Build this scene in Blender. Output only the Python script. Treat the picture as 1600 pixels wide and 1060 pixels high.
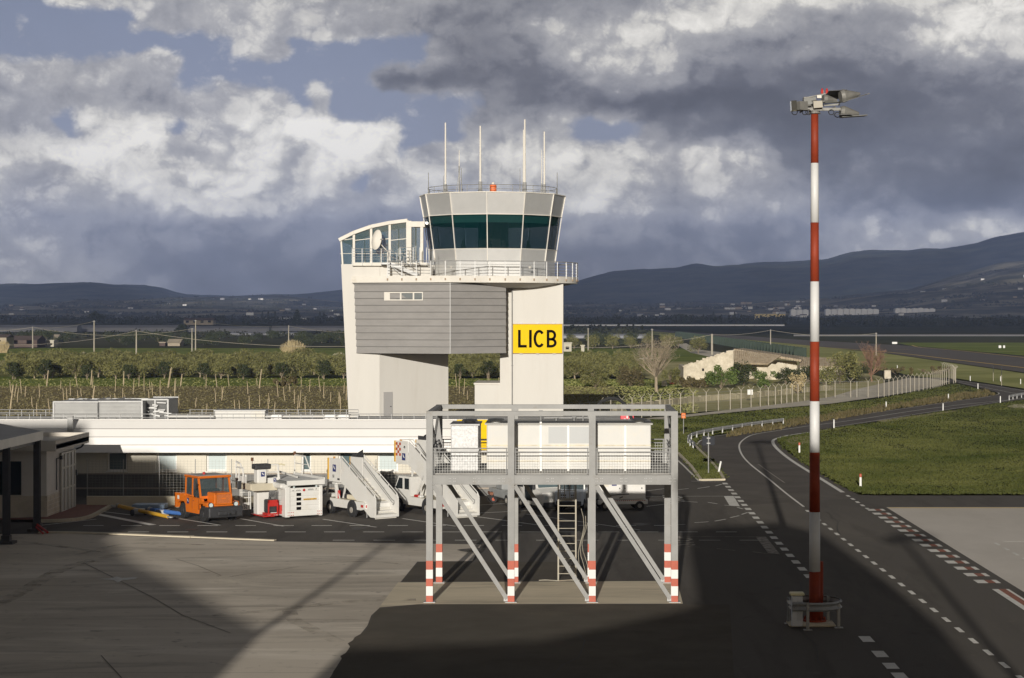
import bpy, bmesh, math, random
from mathutils import Vector, Matrix, noise as mnoise
R = math.radians
rnd = random.Random(7)
for o in list(bpy.data.objects): bpy.data.objects.remove(o)
scn = bpy.context.scene
COL = scn.collection
# ------------------------------------------------------------------ camera
F = 3000.0; CX = 893.0; HY = 490.0; H = 11.0      # focal length in photo pixels, vanishing point, horizon, eye height
cam_d = bpy.data.cameras.new('camera'); cam = bpy.data.objects.new('camera', cam_d); COL.objects.link(cam)
cam.location = (0, 0, H); cam.rotation_euler = (R(90), 0, 0)
cam_d.sensor_width = 36; cam_d.lens = 36*F/1600; cam_d.shift_x = -(CX-800)/1600; cam_d.shift_y = -(530-HY)/1600
cam_d.clip_start = 0.5; cam_d.clip_end = 60000
scn.camera = cam
# ------------------------------------------------------------------ sun
SUN_EL = math.atan(0.1908); SUN_K = 0.075          # elevation; sideways drift of the shadows per metre of depth
sd = bpy.data.lights.new('sun', 'SUN'); sd.energy = 4.7; sd.angle = R(0.4); sd.color = (1.0, 0.94, 0.845)
so = bpy.data.objects.new('sun', sd); COL.objects.link(so)
ldir = Vector((SUN_K, 1, 0)).normalized()*math.cos(SUN_EL) + Vector((0, 0, -math.sin(SUN_EL)))
so.rotation_euler = ldir.to_track_quat('-Z', 'Y').to_euler()
so.location = (-40, -200, 80)
scn.view_settings.view_transform = 'Standard'; scn.view_settings.look = 'None'
scn.view_settings.exposure = 0.0; scn.view_settings.gamma = 1.0
scn.cycles.use_denoising = True
scn.cycles.max_bounces = 6; scn.cycles.volume_bounces = 0; scn.cycles.transparent_max_bounces = 16
# ------------------------------------------------------------------ world: clear sky plus cloud masses laid out by azimuth and elevation
W = bpy.data.worlds.new('World'); scn.world = W; W.use_nodes = True
nt = W.node_tree; nt.nodes.clear(); N = nt.nodes; L = nt.links
def wn(t, **k):
    n = N.new(t)
    for a, b in k.items(): setattr(n, a, b)
    return n
def wm(op, a, b=None, c=None, clamp=False):
    n = wn('ShaderNodeMath', operation=op); n.use_clamp = clamp
    for i, v in enumerate((a, b, c)):
        if v is None: continue
        if isinstance(v, (int, float)): n.inputs[i].default_value = v
        else: L.new(v, n.inputs[i])
    return n.outputs[0]
def wmix(f, a, b, mode='MIX'):
    n = wn('ShaderNodeMix', data_type='RGBA', blend_type=mode)
    if isinstance(f, (int, float)): n.inputs[0].default_value = f
    else: L.new(f, n.inputs[0])
    for i, v in ((6, a), (7, b)):
        if isinstance(v, tuple): n.inputs[i].default_value = v
        else: L.new(v, n.inputs[i])
    return n.outputs[2]
def s2l(c):
    c /= 255.0
    return c/12.92 if c < .04045 else ((c+.055)/1.055)**2.4
tc = wn('ShaderNodeTexCoord'); sp = wn('ShaderNodeSeparateXYZ'); L.new(tc.outputs['Generated'], sp.inputs[0])
az = wm('ARCTAN2', sp.outputs[0], sp.outputs[1]); el = wm('ARCSINE', sp.outputs[2])
u0 = wm('MULTIPLY_ADD', az, 30.0, 8.93); v0 = wm('MULTIPLY_ADD', el, -30.0, 4.90)   # units of 1.91 degrees
cmb = wn('ShaderNodeCombineXYZ'); L.new(u0, cmb.inputs[0]); L.new(v0, cmb.inputs[1])
def wnoise(scale, detail, rough, off, vec=None, lac=2.0, dist=0.0):
    mp = wn('ShaderNodeMapping'); mp.inputs['Location'].default_value = off
    mp.inputs['Scale'].default_value = (1, 1.5, 1)
    L.new(vec or cmb.outputs[0], mp.inputs[0])
    n = wn('ShaderNodeTexNoise'); n.inputs['Scale'].default_value = scale; n.inputs['Detail'].default_value = detail
    n.inputs['Roughness'].default_value = rough; n.inputs['Lacunarity'].default_value = lac; n.inputs['Distortion'].default_value = dist
    L.new(mp.outputs[0], n.inputs[0]); return n
def warped(scale, detail, rough, amp, off):
    n = wnoise(scale, detail, rough, off)
    s = wn('ShaderNodeVectorMath', operation='SUBTRACT'); L.new(n.outputs['Color'], s.inputs[0]); s.inputs[1].default_value = (.5, .5, .5)
    m = wn('ShaderNodeVectorMath', operation='MULTIPLY'); L.new(s.outputs[0], m.inputs[0]); m.inputs[1].default_value = amp
    return m.outputs[0]
w1 = warped(0.8, 2, .5, (.9, .5, 0), (3, 1, 0)); w2 = warped(2.2, 4, .55, (.30, .26, 0), (9, 4, 2))
ad = wn('ShaderNodeVectorMath', operation='ADD'); L.new(cmb.outputs[0], ad.inputs[0]); L.new(w1, ad.inputs[1])
ad2 = wn('ShaderNodeVectorMath', operation='ADD'); L.new(ad.outputs[0], ad2.inputs[0]); L.new(w2, ad2.inputs[1])
sp2 = wn('ShaderNodeSeparateXYZ'); L.new(ad2.outputs[0], sp2.inputs[0])
uu = wm('MULTIPLY_ADD', sp2.outputs[0], 1/18.0, 1/18.0)      # -1..17 -> 0..1
vv = sp2.outputs[1]
SKY = [  # (row, [(column, brightness, 'b' clear blue / 'g' cloud)])
 (0.0, [(0,140,'b'),(.8,160,'b'),(1.2,188,'g'),(1.6,172,'g'),(2.2,160,'g'),(3,166,'g'),(4,176,'g'),(4.6,174,'g'),(5.4,166,'g'),(6.4,160,'g'),(7,142,'g'),(8,134,'g'),(9,140,'g'),(10,150,'g'),(10.6,186,'g'),(11.3,200,'g'),(12.8,196,'g'),(13.4,170,'g'),(14.2,178,'g'),(15,204,'g'),(16,206,'g')]),
 (.45, [(0,136,'b'),(1,138,'b'),(2,146,'b'),(2.6,162,'g'),(3.2,170,'g'),(4,184,'g'),(4.4,176,'g'),(5,164,'g'),(6,154,'g'),(7,138,'g'),(7.8,132,'g'),(8.3,150,'g'),(9,166,'g'),(9.7,182,'g'),(10.8,190,'g'),(11.5,176,'g'),(12.5,160,'g'),(13.5,142,'g'),(14.5,178,'g'),(15,196,'g'),(16,200,'g')]),
 (.85, [(0,140,'b'),(1,134,'b'),(3,134,'b'),(3.7,150,'b'),(4.05,178,'g'),(4.4,168,'g'),(4.7,144,'b'),(5.5,146,'b'),(6.5,140,'b'),(7.2,130,'g'),(7.8,124,'g'),(8.4,136,'g'),(8.9,178,'g'),(9.5,188,'g'),(10.3,184,'g'),(10.8,158,'g'),(11.8,142,'g'),(13,134,'g'),(13.8,142,'g'),(14.5,172,'g'),(15.2,188,'g'),(16,180,'g')]),
 (1.25,[(0,162,'g'),(.6,172,'g'),(1.3,168,'g'),(2,166,'g'),(2.6,156,'g'),(3,138,'b'),(4.5,138,'b'),(5.8,136,'b'),(6.2,116,'g'),(6.7,114,'g'),(7.1,126,'g'),(8,120,'g'),(8.8,132,'g'),(9.2,160,'g'),(9.9,160,'g'),(10.5,144,'g'),(11.1,118,'g'),(12,116,'g'),(13,110,'g'),(14,116,'g'),(15,126,'g'),(16,140,'g')]),
 (1.65,[(0,152,'g'),(.8,162,'g'),(1.6,166,'g'),(2.4,154,'g'),(2.8,150,'g'),(3.1,168,'g'),(3.8,178,'g'),(4.4,172,'g'),(4.7,148,'b'),(5.1,168,'g'),(5.4,142,'b'),(6.2,138,'b'),(7,132,'b'),(8,124,'g'),(9,112,'g'),(10,104,'g'),(11,99,'g'),(12,96,'g'),(13,106,'g'),(14,108,'g'),(15,118,'g'),(16,124,'g')]),
 (2.05,[(0,150,'g'),(.8,158,'g'),(1.3,142,'b'),(1.8,186,'g'),(2.3,196,'g'),(2.9,148,'b'),(3.4,170,'g'),(4,196,'g'),(4.6,218,'g'),(5.5,226,'g'),(6.05,214,'g'),(6.3,142,'b'),(7.2,138,'b'),(7.6,166,'g'),(8.4,170,'g'),(9.2,140,'b'),(9.8,136,'b'),(10.5,128,'g'),(11.5,118,'g'),(12.2,108,'g'),(13,102,'g'),(14,108,'g'),(15,122,'g'),(16,114,'g')]),
 (2.4, [(0,170,'g'),(.7,180,'g'),(1.2,206,'g'),(1.9,214,'g'),(2.5,202,'g'),(2.9,160,'g'),(3.5,184,'g'),(4.1,200,'g'),(4.5,164,'g'),(4.9,206,'g'),(5.6,218,'g'),(5.95,186,'g'),(6.25,142,'b'),(6.7,148,'g'),(7.2,178,'g'),(8.3,192,'g'),(9.1,196,'g'),(9.9,184,'g'),(10.3,166,'g'),(11,192,'g'),(11.8,184,'g'),(12.15,120,'g'),(13,106,'g'),(14,114,'g'),(15,120,'g'),(16,112,'g')]),
 (2.85,[(0,196,'g'),(.4,178,'g'),(1,160,'g'),(1.7,184,'g'),(2.3,204,'g'),(2.8,188,'g'),(3.3,204,'g'),(4.1,206,'g'),(4.5,176,'g'),(5,192,'g'),(5.4,170,'g'),(5.7,142,'b'),(6,160,'g'),(6.4,196,'g'),(7.2,176,'g'),(8,176,'g'),(8.8,192,'g'),(9.7,186,'g'),(10.4,166,'g'),(11,186,'g'),(11.6,174,'g'),(12.2,152,'g'),(12.9,114,'g'),(13.5,132,'g'),(14.2,118,'g'),(15,106,'g'),(16,100,'g')]),
 (3.2, [(0,180,'g'),(.6,170,'g'),(1.4,164,'g'),(2.2,180,'g'),(3,196,'g'),(3.8,200,'g'),(4.4,178,'g'),(5.1,168,'g'),(5.8,158,'g'),(6.4,170,'g'),(7.4,160,'g'),(8.6,190,'g'),(9.4,188,'g'),(10,172,'g'),(10.6,152,'g'),(11.3,172,'g'),(12.1,160,'g'),(12.9,132,'g'),(13.8,126,'g'),(14.5,110,'g'),(15.2,100,'g'),(16,112,'g')]),
 (3.6, [(0,146,'g'),(.5,166,'g'),(1.2,150,'g'),(2,140,'g'),(3,138,'g'),(3.8,136,'g'),(4.4,150,'g'),(5,132,'g'),(6,126,'g'),(8,140,'g'),(9,156,'g'),(9.8,142,'g'),(10.7,128,'g'),(11.7,124,'g'),(12.5,138,'g'),(13.3,168,'g'),(14,164,'g'),(14.8,170,'g'),(15.4,186,'g'),(16,180,'g')]),
 (4.05,[(0,166,'g'),(.7,164,'g'),(1.5,150,'g'),(2.2,128,'g'),(3,116,'g'),(4,114,'g'),(5,110,'g'),(7,112,'g'),(9,122,'g'),(9.6,112,'g'),(10.4,116,'g'),(11.2,126,'g'),(12,116,'g'),(12.6,144,'g'),(13.4,158,'g'),(14.4,150,'g'),(16,150,'g')]),
 (4.45,[(0,164,'g'),(1,158,'g'),(2,140,'g'),(3,110,'g'),(4,106,'g'),(5.2,106,'g'),(8.8,114,'g'),(9.4,120,'g'),(11,114,'g'),(13,130,'g'),(16,130,'g')]),
]
# each stop stores (cloud brightness, cloud cover); clear gaps keep a bright rim value so torn edges stay light
def stopcol(l, k): return ((max(l, 172) if k == 'b' else l)/255.0, 0.0 if k == 'b' else 1.0, 0, 1)
prev = None
for i, (rv, stops) in enumerate(SKY):
    rp = wn('ShaderNodeValToRGB'); rp.color_ramp.interpolation = 'LINEAR'; e = rp.color_ramp.elements
    e[0].position = (stops[0][0]+1)/18; e[0].color = stopcol(*stops[0][1:])
    e[1].position = (stops[-1][0]+1)/18; e[1].color = stopcol(*stops[-1][1:])
    for s_ in stops[1:-1]:
        q = e.new((s_[0]+1)/18); q.color = stopcol(s_[1], s_[2])
    L.new(uu, rp.inputs[0])
    if prev is None: prev = rp.outputs[0]
    else:
        mr = wn('ShaderNodeMapRange', interpolation_type='SMOOTHSTEP'); L.new(vv, mr.inputs[0])
        mr.inputs[1].default_value = SKY[i-1][0]; mr.inputs[2].default_value = rv
        prev = wmix(mr.outputs[0], prev, rp.outputs[0])
spc = wn('ShaderNodeSeparateColor'); L.new(prev, spc.inputs[0]); lum = spc.outputs[0]; cov = spc.outputs[1]
# billows (rounded cells with creases), lit from the upper left
ad3 = wn('ShaderNodeVectorMath', operation='ADD'); L.new(cmb.outputs[0], ad3.inputs[0]); L.new(warped(1.6, 3, .5, (.30, .22, 0), (2, 7, 3)), ad3.inputs[1])
def wbil(off, oct_=5):
    mp = wn('ShaderNodeMapping'); mp.inputs['Location'].default_value = off; mp.inputs['Scale'].default_value = (1, 1.15, 1); L.new(ad3.outputs[0], mp.inputs[0])
    tot = None; sc, am = 1.15, .5
    for _ in range(oct_):
        n = wn('ShaderNodeTexNoise'); n.inputs['Scale'].default_value = sc; n.inputs['Detail'].default_value = 0; L.new(mp.outputs[0], n.inputs[0])
        a = wm('MULTIPLY', wm('ABSOLUTE', wm('MULTIPLY_ADD', n.outputs[0], 4, -2)), am)
        tot = a if tot is None else wm('ADD', tot, a); sc *= 2.17; am *= .55
    return tot
va = wbil((5, 2, 1)); vb = wbil((5.08, 2.16, 1))
em = wm('SUBTRACT', va, vb)
fb = wnoise(1.5, 10, .60, (3, 8, 2)).outputs[0]; fb2 = wnoise(.55, 8, .55, (7, 1, 6)).outputs[0]
fbc = wm('SUBTRACT', fb, .5); bil = wm('SUBTRACT', va, .42)
covn = wm('ADD', cov, wm('MULTIPLY_ADD', fbc, .9, wm('MULTIPLY', bil, .55)))
cm_ = wn('ShaderNodeMapRange', interpolation_type='SMOOTHSTEP'); L.new(covn, cm_.inputs[0]); cm_.inputs[1].default_value = .12; cm_.inputs[2].default_value = .66
ln = wm('ADD', lum, wm('MULTIPLY_ADD', fbc, .30, wm('MULTIPLY', bil, .22)))
st_ = wn('ShaderNodeMapRange', interpolation_type='SMOOTHSTEP'); L.new(ln, st_.inputs[0]); st_.inputs[1].default_value = .66; st_.inputs[2].default_value = .76; st_.inputs[3].default_value = -.035; st_.inputs[4].default_value = .07
st2 = wn('ShaderNodeMapRange', interpolation_type='SMOOTHSTEP'); L.new(ln, st2.inputs[0]); st2.inputs[1].default_value = .47; st2.inputs[2].default_value = .58; st2.inputs[3].default_value = -.025; st2.inputs[4].default_value = .025
amp = wn('ShaderNodeMapRange'); L.new(lum, amp.inputs[0]); amp.inputs[1].default_value = .45; amp.inputs[2].default_value = .85; amp.inputs[3].default_value = .03; amp.inputs[4].default_value = .24
lf = wm('ADD', wm('ADD', lum, st_.outputs[0]), wm('ADD', st2.outputs[0], wm('MULTIPLY', em, amp.outputs[0])))
lf = wm('ADD', lf, wm('ADD', wm('MULTIPLY', fbc, .16), wm('MULTIPLY_ADD', fb2, .10, -.05)))
lf = wm('MINIMUM', wm('MAXIMUM', lf, .33), .93)
def skyc(l): t = min(1, max(0, (l*255-95)/110.0)); l *= 255; return tuple(s2l(min(252, x)) for x in (l*(.975+.035*t), l*(.985+.010*t), l*(1.065-.10*t)))+(1,)
cr = wn('ShaderNodeValToRGB'); e = cr.color_ramp.elements; e[0].position = .30; e[0].color = skyc(.30); e[1].position = .95; e[1].color = skyc(.95)
for p_ in (.38,.46,.54,.62,.70,.78,.86): q = e.new(p_); q.color = skyc(p_)
L.new(lf, cr.inputs[0])
bl_ = wn('ShaderNodeMapRange'); L.new(wm('ADD', v0, wm('MULTIPLY', fb2, 1.2)), bl_.inputs[0]); bl_.inputs[1].default_value = 0; bl_.inputs[2].default_value = 4.5
blue = wmix(bl_.outputs[0], (s2l(121), s2l(130), s2l(153), 1), (s2l(140), s2l(145), s2l(160), 1))
base_ = wmix(cm_.outputs[0], blue, cr.outputs[0])
gn_ = wn('ShaderNodeMapRange'); L.new(el, gn_.inputs[0]); gn_.inputs[1].default_value = 0.0; gn_.inputs[2].default_value = .16; gn_.inputs[3].default_value = 1.75; gn_.inputs[4].default_value = 1.22
cf = wn('ShaderNodeCombineXYZ')
for i in range(3): L.new(gn_.outputs[0], cf.inputs[i])
cloudc = wmix(1.0, base_, cf.outputs[0], 'MULTIPLY')
sky = wn('ShaderNodeTexSky', sky_type='NISHITA'); sky.sun_disc = False; sky.sun_elevation = SUN_EL; sky.sun_rotation = R(180)+math.atan(SUN_K)
sky.air_density = 1.0; sky.dust_density = 1.5; sky.altitude = 200
bg1 = wn('ShaderNodeBackground'); L.new(sky.outputs[0], bg1.inputs[0]); bg1.inputs[1].default_value = 0.052
bg2 = wn('ShaderNodeBackground'); L.new(cloudc, bg2.inputs[0]); bg2.inputs[1].default_value = 1.0
up = wn('ShaderNodeMapRange', interpolation_type='SMOOTHSTEP'); L.new(el, up.inputs[0]); up.inputs[1].default_value = .17; up.inputs[2].default_value = .42
side = wn('ShaderNodeMapRange', interpolation_type='SMOOTHSTEP'); L.new(sp.outputs[1], side.inputs[0]); side.inputs[1].default_value = .75; side.inputs[2].default_value = -.2
bg3 = wn('ShaderNodeBackground'); L.new(sky.outputs[0], bg3.inputs[0]); bg3.inputs[1].default_value = 0.012
mx0 = wn('ShaderNodeMixShader'); L.new(wm('MULTIPLY', side.outputs[0], .62), mx0.inputs[0]); L.new(bg2.outputs[0], mx0.inputs[1]); L.new(bg1.outputs[0], mx0.inputs[2])
mxs = wn('ShaderNodeMixShader'); L.new(wm('MULTIPLY', up.outputs[0], .9), mxs.inputs[0]); L.new(mx0.outputs[0], mxs.inputs[1]); L.new(bg3.outputs[0], mxs.inputs[2])
wo = wn('ShaderNodeOutputWorld'); L.new(mxs.outputs[0], wo.inputs[0])
# ------------------------------------------------------------------ helpers
def G(px, py, z=0.0):
    Y = (H-z)*F/(py-HY); return Vector(((px-CX)*Y/F, Y, z))
def P(px, py, Y): return Vector(((px-CX)*Y/F, Y, H-(py-HY)*Y/F))
def XP(px, Y): return (px-CX)*Y/F
def ZP(py, Y): return H-(py-HY)*Y/F
MATS = {}
def mat(name, col, rough=.7, metal=0, var=0.0, vscale=1.0, bump=0.0, bscale=20, col2=None, spec=.5, stretch=(1,1,1), detail=6, dirt=None, dscale=.6, dlo=.5, dhi=.7, coords='Object'):
    if name in MATS: return MATS[name]
    m = bpy.data.materials.new(name); m.use_nodes = True; t = m.node_tree; b = t.nodes['Principled BSDF']
    c4 = tuple(col)+(1,)
    b.inputs['Base Color'].default_value = c4; b.inputs['Roughness'].default_value = rough; b.inputs['Metallic'].default_value = metal
    b.inputs['Specular IOR Level'].default_value = spec
    tcn = t.nodes.new('ShaderNodeTexCoord'); gn = t.nodes.new('ShaderNodeNewGeometry')
    mp = t.nodes.new('ShaderNodeMapping'); mp.inputs['Scale'].default_value = stretch
    if coords == 'World': t.links.new(gn.outputs['Position'], mp.inputs[0])
    else: t.links.new(tcn.outputs['Object'], mp.inputs[0])
    out = None
    if var or col2:
        n = t.nodes.new('ShaderNodeTexNoise'); n.inputs['Scale'].default_value = vscale; n.inputs['Detail'].default_value = detail; n.inputs['Roughness'].default_value = .65
        t.links.new(mp.outputs[0], n.inputs[0])
        r = t.nodes.new('ShaderNodeValToRGB'); r.color_ramp.elements[0].position = .33; r.color_ramp.elements[1].position = .67
        if col2: a, bb = col, col2
        else: a = tuple(x*(1-var) for x in col); bb = tuple(min(1, x*(1+var)) for x in col)
        r.color_ramp.elements[0].color = tuple(a)+(1,); r.color_ramp.elements[1].color = tuple(bb)+(1,)
        t.links.new(n.outputs[0], r.inputs[0]); out = r.outputs[0]
    if dirt:
        n = t.nodes.new('ShaderNodeTexNoise'); n.inputs['Scale'].default_value = dscale; n.inputs['Detail'].default_value = 9; n.inputs['Roughness'].default_value = .7
        t.links.new(mp.outputs[0], n.inputs[0])
        mr = t.nodes.new('ShaderNodeMapRange'); t.links.new(n.outputs[0], mr.inputs[0]); mr.inputs[1].default_value = dlo; mr.inputs[2].default_value = dhi; mr.inputs[4].default_value = .75
        mx = t.nodes.new('ShaderNodeMix'); mx.data_type = 'RGBA'; t.links.new(mr.outputs[0], mx.inputs[0])
        if out: t.links.new(out, mx.inputs[6])
        else: mx.inputs[6].default_value = c4
        mx.inputs[7].default_value = tuple(dirt)+(1,); out = mx.outputs[2]
    if out: t.links.new(out, b.inputs['Base Color'])
    if bump:
        n = t.nodes.new('ShaderNodeTexNoise'); n.inputs['Scale'].default_value = bscale; n.inputs['Detail'].default_value = 5
        t.links.new(mp.outputs[0], n.inputs[0])
        bp = t.nodes.new('ShaderNodeBump'); bp.inputs['Strength'].default_value = bump; bp.inputs['Distance'].default_value = .05
        t.links.new(n.outputs[0], bp.inputs['Height']); t.links.new(bp.outputs[0], b.inputs['Normal'])
    MATS[name] = m; return m
class MB:
    def __init__(s, xf=None): s.v = []; s.f = []; s.m = []; s.mi = 0; s.xf = xf
    def add(s, vs, fs):
        o = len(s.v); s.v += [tuple(s.xf @ Vector(v)) if s.xf else tuple(v) for v in vs]
        for f in fs: s.f.append([o+i for i in f]); s.m.append(s.mi)
        return s
    def box(s, x0, x1, y0, y1, z0, z1):
        return s.add([(x0,y0,z0),(x1,y0,z0),(x1,y1,z0),(x0,y1,z0),(x0,y0,z1),(x1,y0,z1),(x1,y1,z1),(x0,y1,z1)],
              [(0,3,2,1),(4,5,6,7),(0,1,5,4),(1,2,6,5),(2,3,7,6),(3,0,4,7)])
    def bbox(s, x0, x1, y0, y1, z0, z1, b=.03):
        # box with bevelled long edges: a chamfered outline extruded in z, slightly inset top and bottom
        def ring(i, z): return [(x0+b+i,y0+i,z),(x1-b-i,y0+i,z),(x1-i,y0+b+i,z),(x1-i,y1-b-i,z),(x1-b-i,y1-i,z),(x0+b+i,y1-i,z),(x0+i,y1-b-i,z),(x0+i,y0+b+i,z)]
        vs = ring(b*.7, z0)+ring(0, z0+b)+ring(0, z1-b)+ring(b*.7, z1)
        fs = [tuple(reversed(range(8))), tuple(range(24, 32))]
        for k in range(3):
            for i in range(8): j = (i+1) % 8; fs.append((k*8+i, k*8+j, k*8+8+j, k*8+8+i))
        return s.add(vs, fs)
    def prism(s, pts, z0, z1):
        n = len(pts)
        z0f = z0 if callable(z0) else (lambda p: z0); z1f = z1 if callable(z1) else (lambda p: z1)
        return s.add([(p[0],p[1],z0f(p)) for p in pts]+[(p[0],p[1],z1f(p)) for p in pts],
              [tuple(reversed(range(n))), tuple(range(n, 2*n))]+[(i,(i+1)%n,n+(i+1)%n,n+i) for i in range(n)])
    def xz(s, pts, y0, y1):      # outline in x,z extruded in y
        n = len(pts)
        return s.add([(p[0],y0,p[1]) for p in pts]+[(p[0],y1,p[1]) for p in pts],
              [tuple(range(n)), tuple(reversed(range(n, 2*n)))]+[((i+1)%n,i,n+i,n+(i+1)%n) for i in range(n)])
    def sheet(s, pts): return s.add([tuple(p) for p in pts], [tuple(range(len(pts)))])
    def tube(s, p, q, r, r2=None, n=8, cap=True):
        p, q = Vector(p), Vector(q); r2 = r if r2 is None else r2; d = (q-p)
        if d.length < 1e-6: return s
        d.normalize(); a = Vector((0,0,1)) if abs(d.z) < .9 else Vector((1,0,0)); e1 = d.cross(a).normalized(); e2 = d.cross(e1)
        vs = []
        for c, rr in ((p, r), (q, r2)):
            for i in range(n): t = 2*math.pi*i/n; vs.append(c+e1*math.cos(t)*rr+e2*math.sin(t)*rr)
        fs = [(i,(i+1)%n,n+(i+1)%n,n+i) for i in range(n)]
        if cap: fs += [tuple(reversed(range(n))), tuple(range(n, 2*n))]
        return s.add(vs, fs)
    def path(s, pts, r, n=6):
        for a, b in zip(pts, pts[1:]): s.tube(a, b, r, n=n)
        return s
    def bar(s, p, q, w, h, up=(0,0,1)):
        p, q = Vector(p), Vector(q); d = (q-p).normalized(); u = Vector(up)
        e1 = d.cross(u)
        if e1.length < 1e-3: e1 = d.cross(Vector((0,1,0)))
        e1.normalize(); e2 = e1.cross(d); vs = []
        for c in (p, q):
            for a, b in ((-1,-1),(1,-1),(1,1),(-1,1)): vs.append(c+e1*a*w/2+e2*b*h/2)
        return s.add(vs, [(0,1,2,3),(7,6,5,4),(0,4,5,1),(1,5,6,2),(2,6,7,3),(3,7,4,0)])
    def lathe(s, prof, c=(0,0), n=24, rot=0.0):
        vs = [(c[0]+r*math.sin(rot+2*math.pi*i/n), c[1]-r*math.cos(rot+2*math.pi*i/n), z) for r, z in prof for i in range(n)]
        fs = [(k*n+i, k*n+(i+1)%n, (k+1)*n+(i+1)%n, (k+1)*n+i) for k in range(len(prof)-1) for i in range(n)]
        fs += [tuple(reversed(range(n))), tuple(range((len(prof)-1)*n, len(prof)*n))]
        return s.add(vs, fs)
    def wheel(s, c, r, w, axis='y', n=20):
        c = Vector(c); d = Vector((0, 1, 0)) if axis == 'y' else Vector((1, 0, 0))
        s.tube(c-d*w*.5, c-d*w*.38, r*.9, r, n=n); s.tube(c-d*w*.38, c+d*w*.38, r, n=n, cap=False); s.tube(c+d*w*.38, c+d*w*.5, r, r*.9, n=n); return s
    def obj(s, name, mats, parent=None, smooth=False):
        me = bpy.data.meshes.new(name); me.from_pydata(s.v, [], s.f)
        if not isinstance(mats, (list, tuple)): mats = [mats]
        for m in mats: me.materials.append(m)
        if len(mats) > 1:
            for p, i in zip(me.polygons, s.m): p.material_index = i
        me.update()
        bm = bmesh.new(); bm.from_mesh(me); bmesh.ops.recalc_face_normals(bm, faces=bm.faces); bm.to_mesh(me); bm.free()
        if smooth:
            for p in me.polygons: p.use_smooth = True
        o = bpy.data.objects.new(name, me); COL.objects.link(o)
        if parent: o.parent = parent
        return o
def tag(o, label=None, cat=None, group=None, kind=None):
    if label: o['label'] = label
    if cat: o['category'] = cat
    if group: o['group'] = group
    if kind: o['kind'] = kind
    return o
def root(name, label, cat, loc=(0,0,0), rz=0.0, group=None):
    o = bpy.data.objects.new(name, None); COL.objects.link(o); o.location = loc; o.rotation_euler = (0,0,rz); o.empty_display_size = .3
    return tag(o, label, cat, group)
CH = {}
def copy_tree(o, loc, rz=None, label=None, scale=None):
    def rec(a, par):
        c = a.copy(); COL.objects.link(c); c.parent = par
        for k in ('group', 'kind'):
            if k in a: c[k] = a[k]
        for b in list(a.children): rec(b, c)
        return c
    kids = list(o.children); c = o.copy(); COL.objects.link(c)
    for b in kids: rec(b, c)
    c.location = loc
    if rz is not None: c.rotation_euler = (c.rotation_euler[0], c.rotation_euler[1], rz)
    if label: c['label'] = label
    if scale: c.scale = (scale,)*3 if isinstance(scale, (int, float)) else scale
    return c
def text(name, body, size, m, parent, loc, rot, sx=1.0, off=0.0, ext=.006, align='CENTER'):
    cu = bpy.data.curves.new(name, 'FONT'); cu.body = body; cu.size = size; cu.align_x = align; cu.align_y = 'CENTER'; cu.extrude = ext; cu.offset = off
    t = bpy.data.objects.new('tmp', cu); COL.objects.link(t)
    me = bpy.data.meshes.new_from_object(t.evaluated_get(bpy.context.evaluated_depsgraph_get())); bpy.data.objects.remove(t)
    me.materials.clear(); me.materials.append(m); me.name = name
    o = bpy.data.objects.new(name, me); COL.objects.link(o); o.parent = parent; o.location = loc; o.rotation_euler = rot; o.scale = (sx, 1, 1)
    return o
def struct(name, mb, m): o = mb.obj(name, m); o['kind'] = 'structure'; return o
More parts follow.
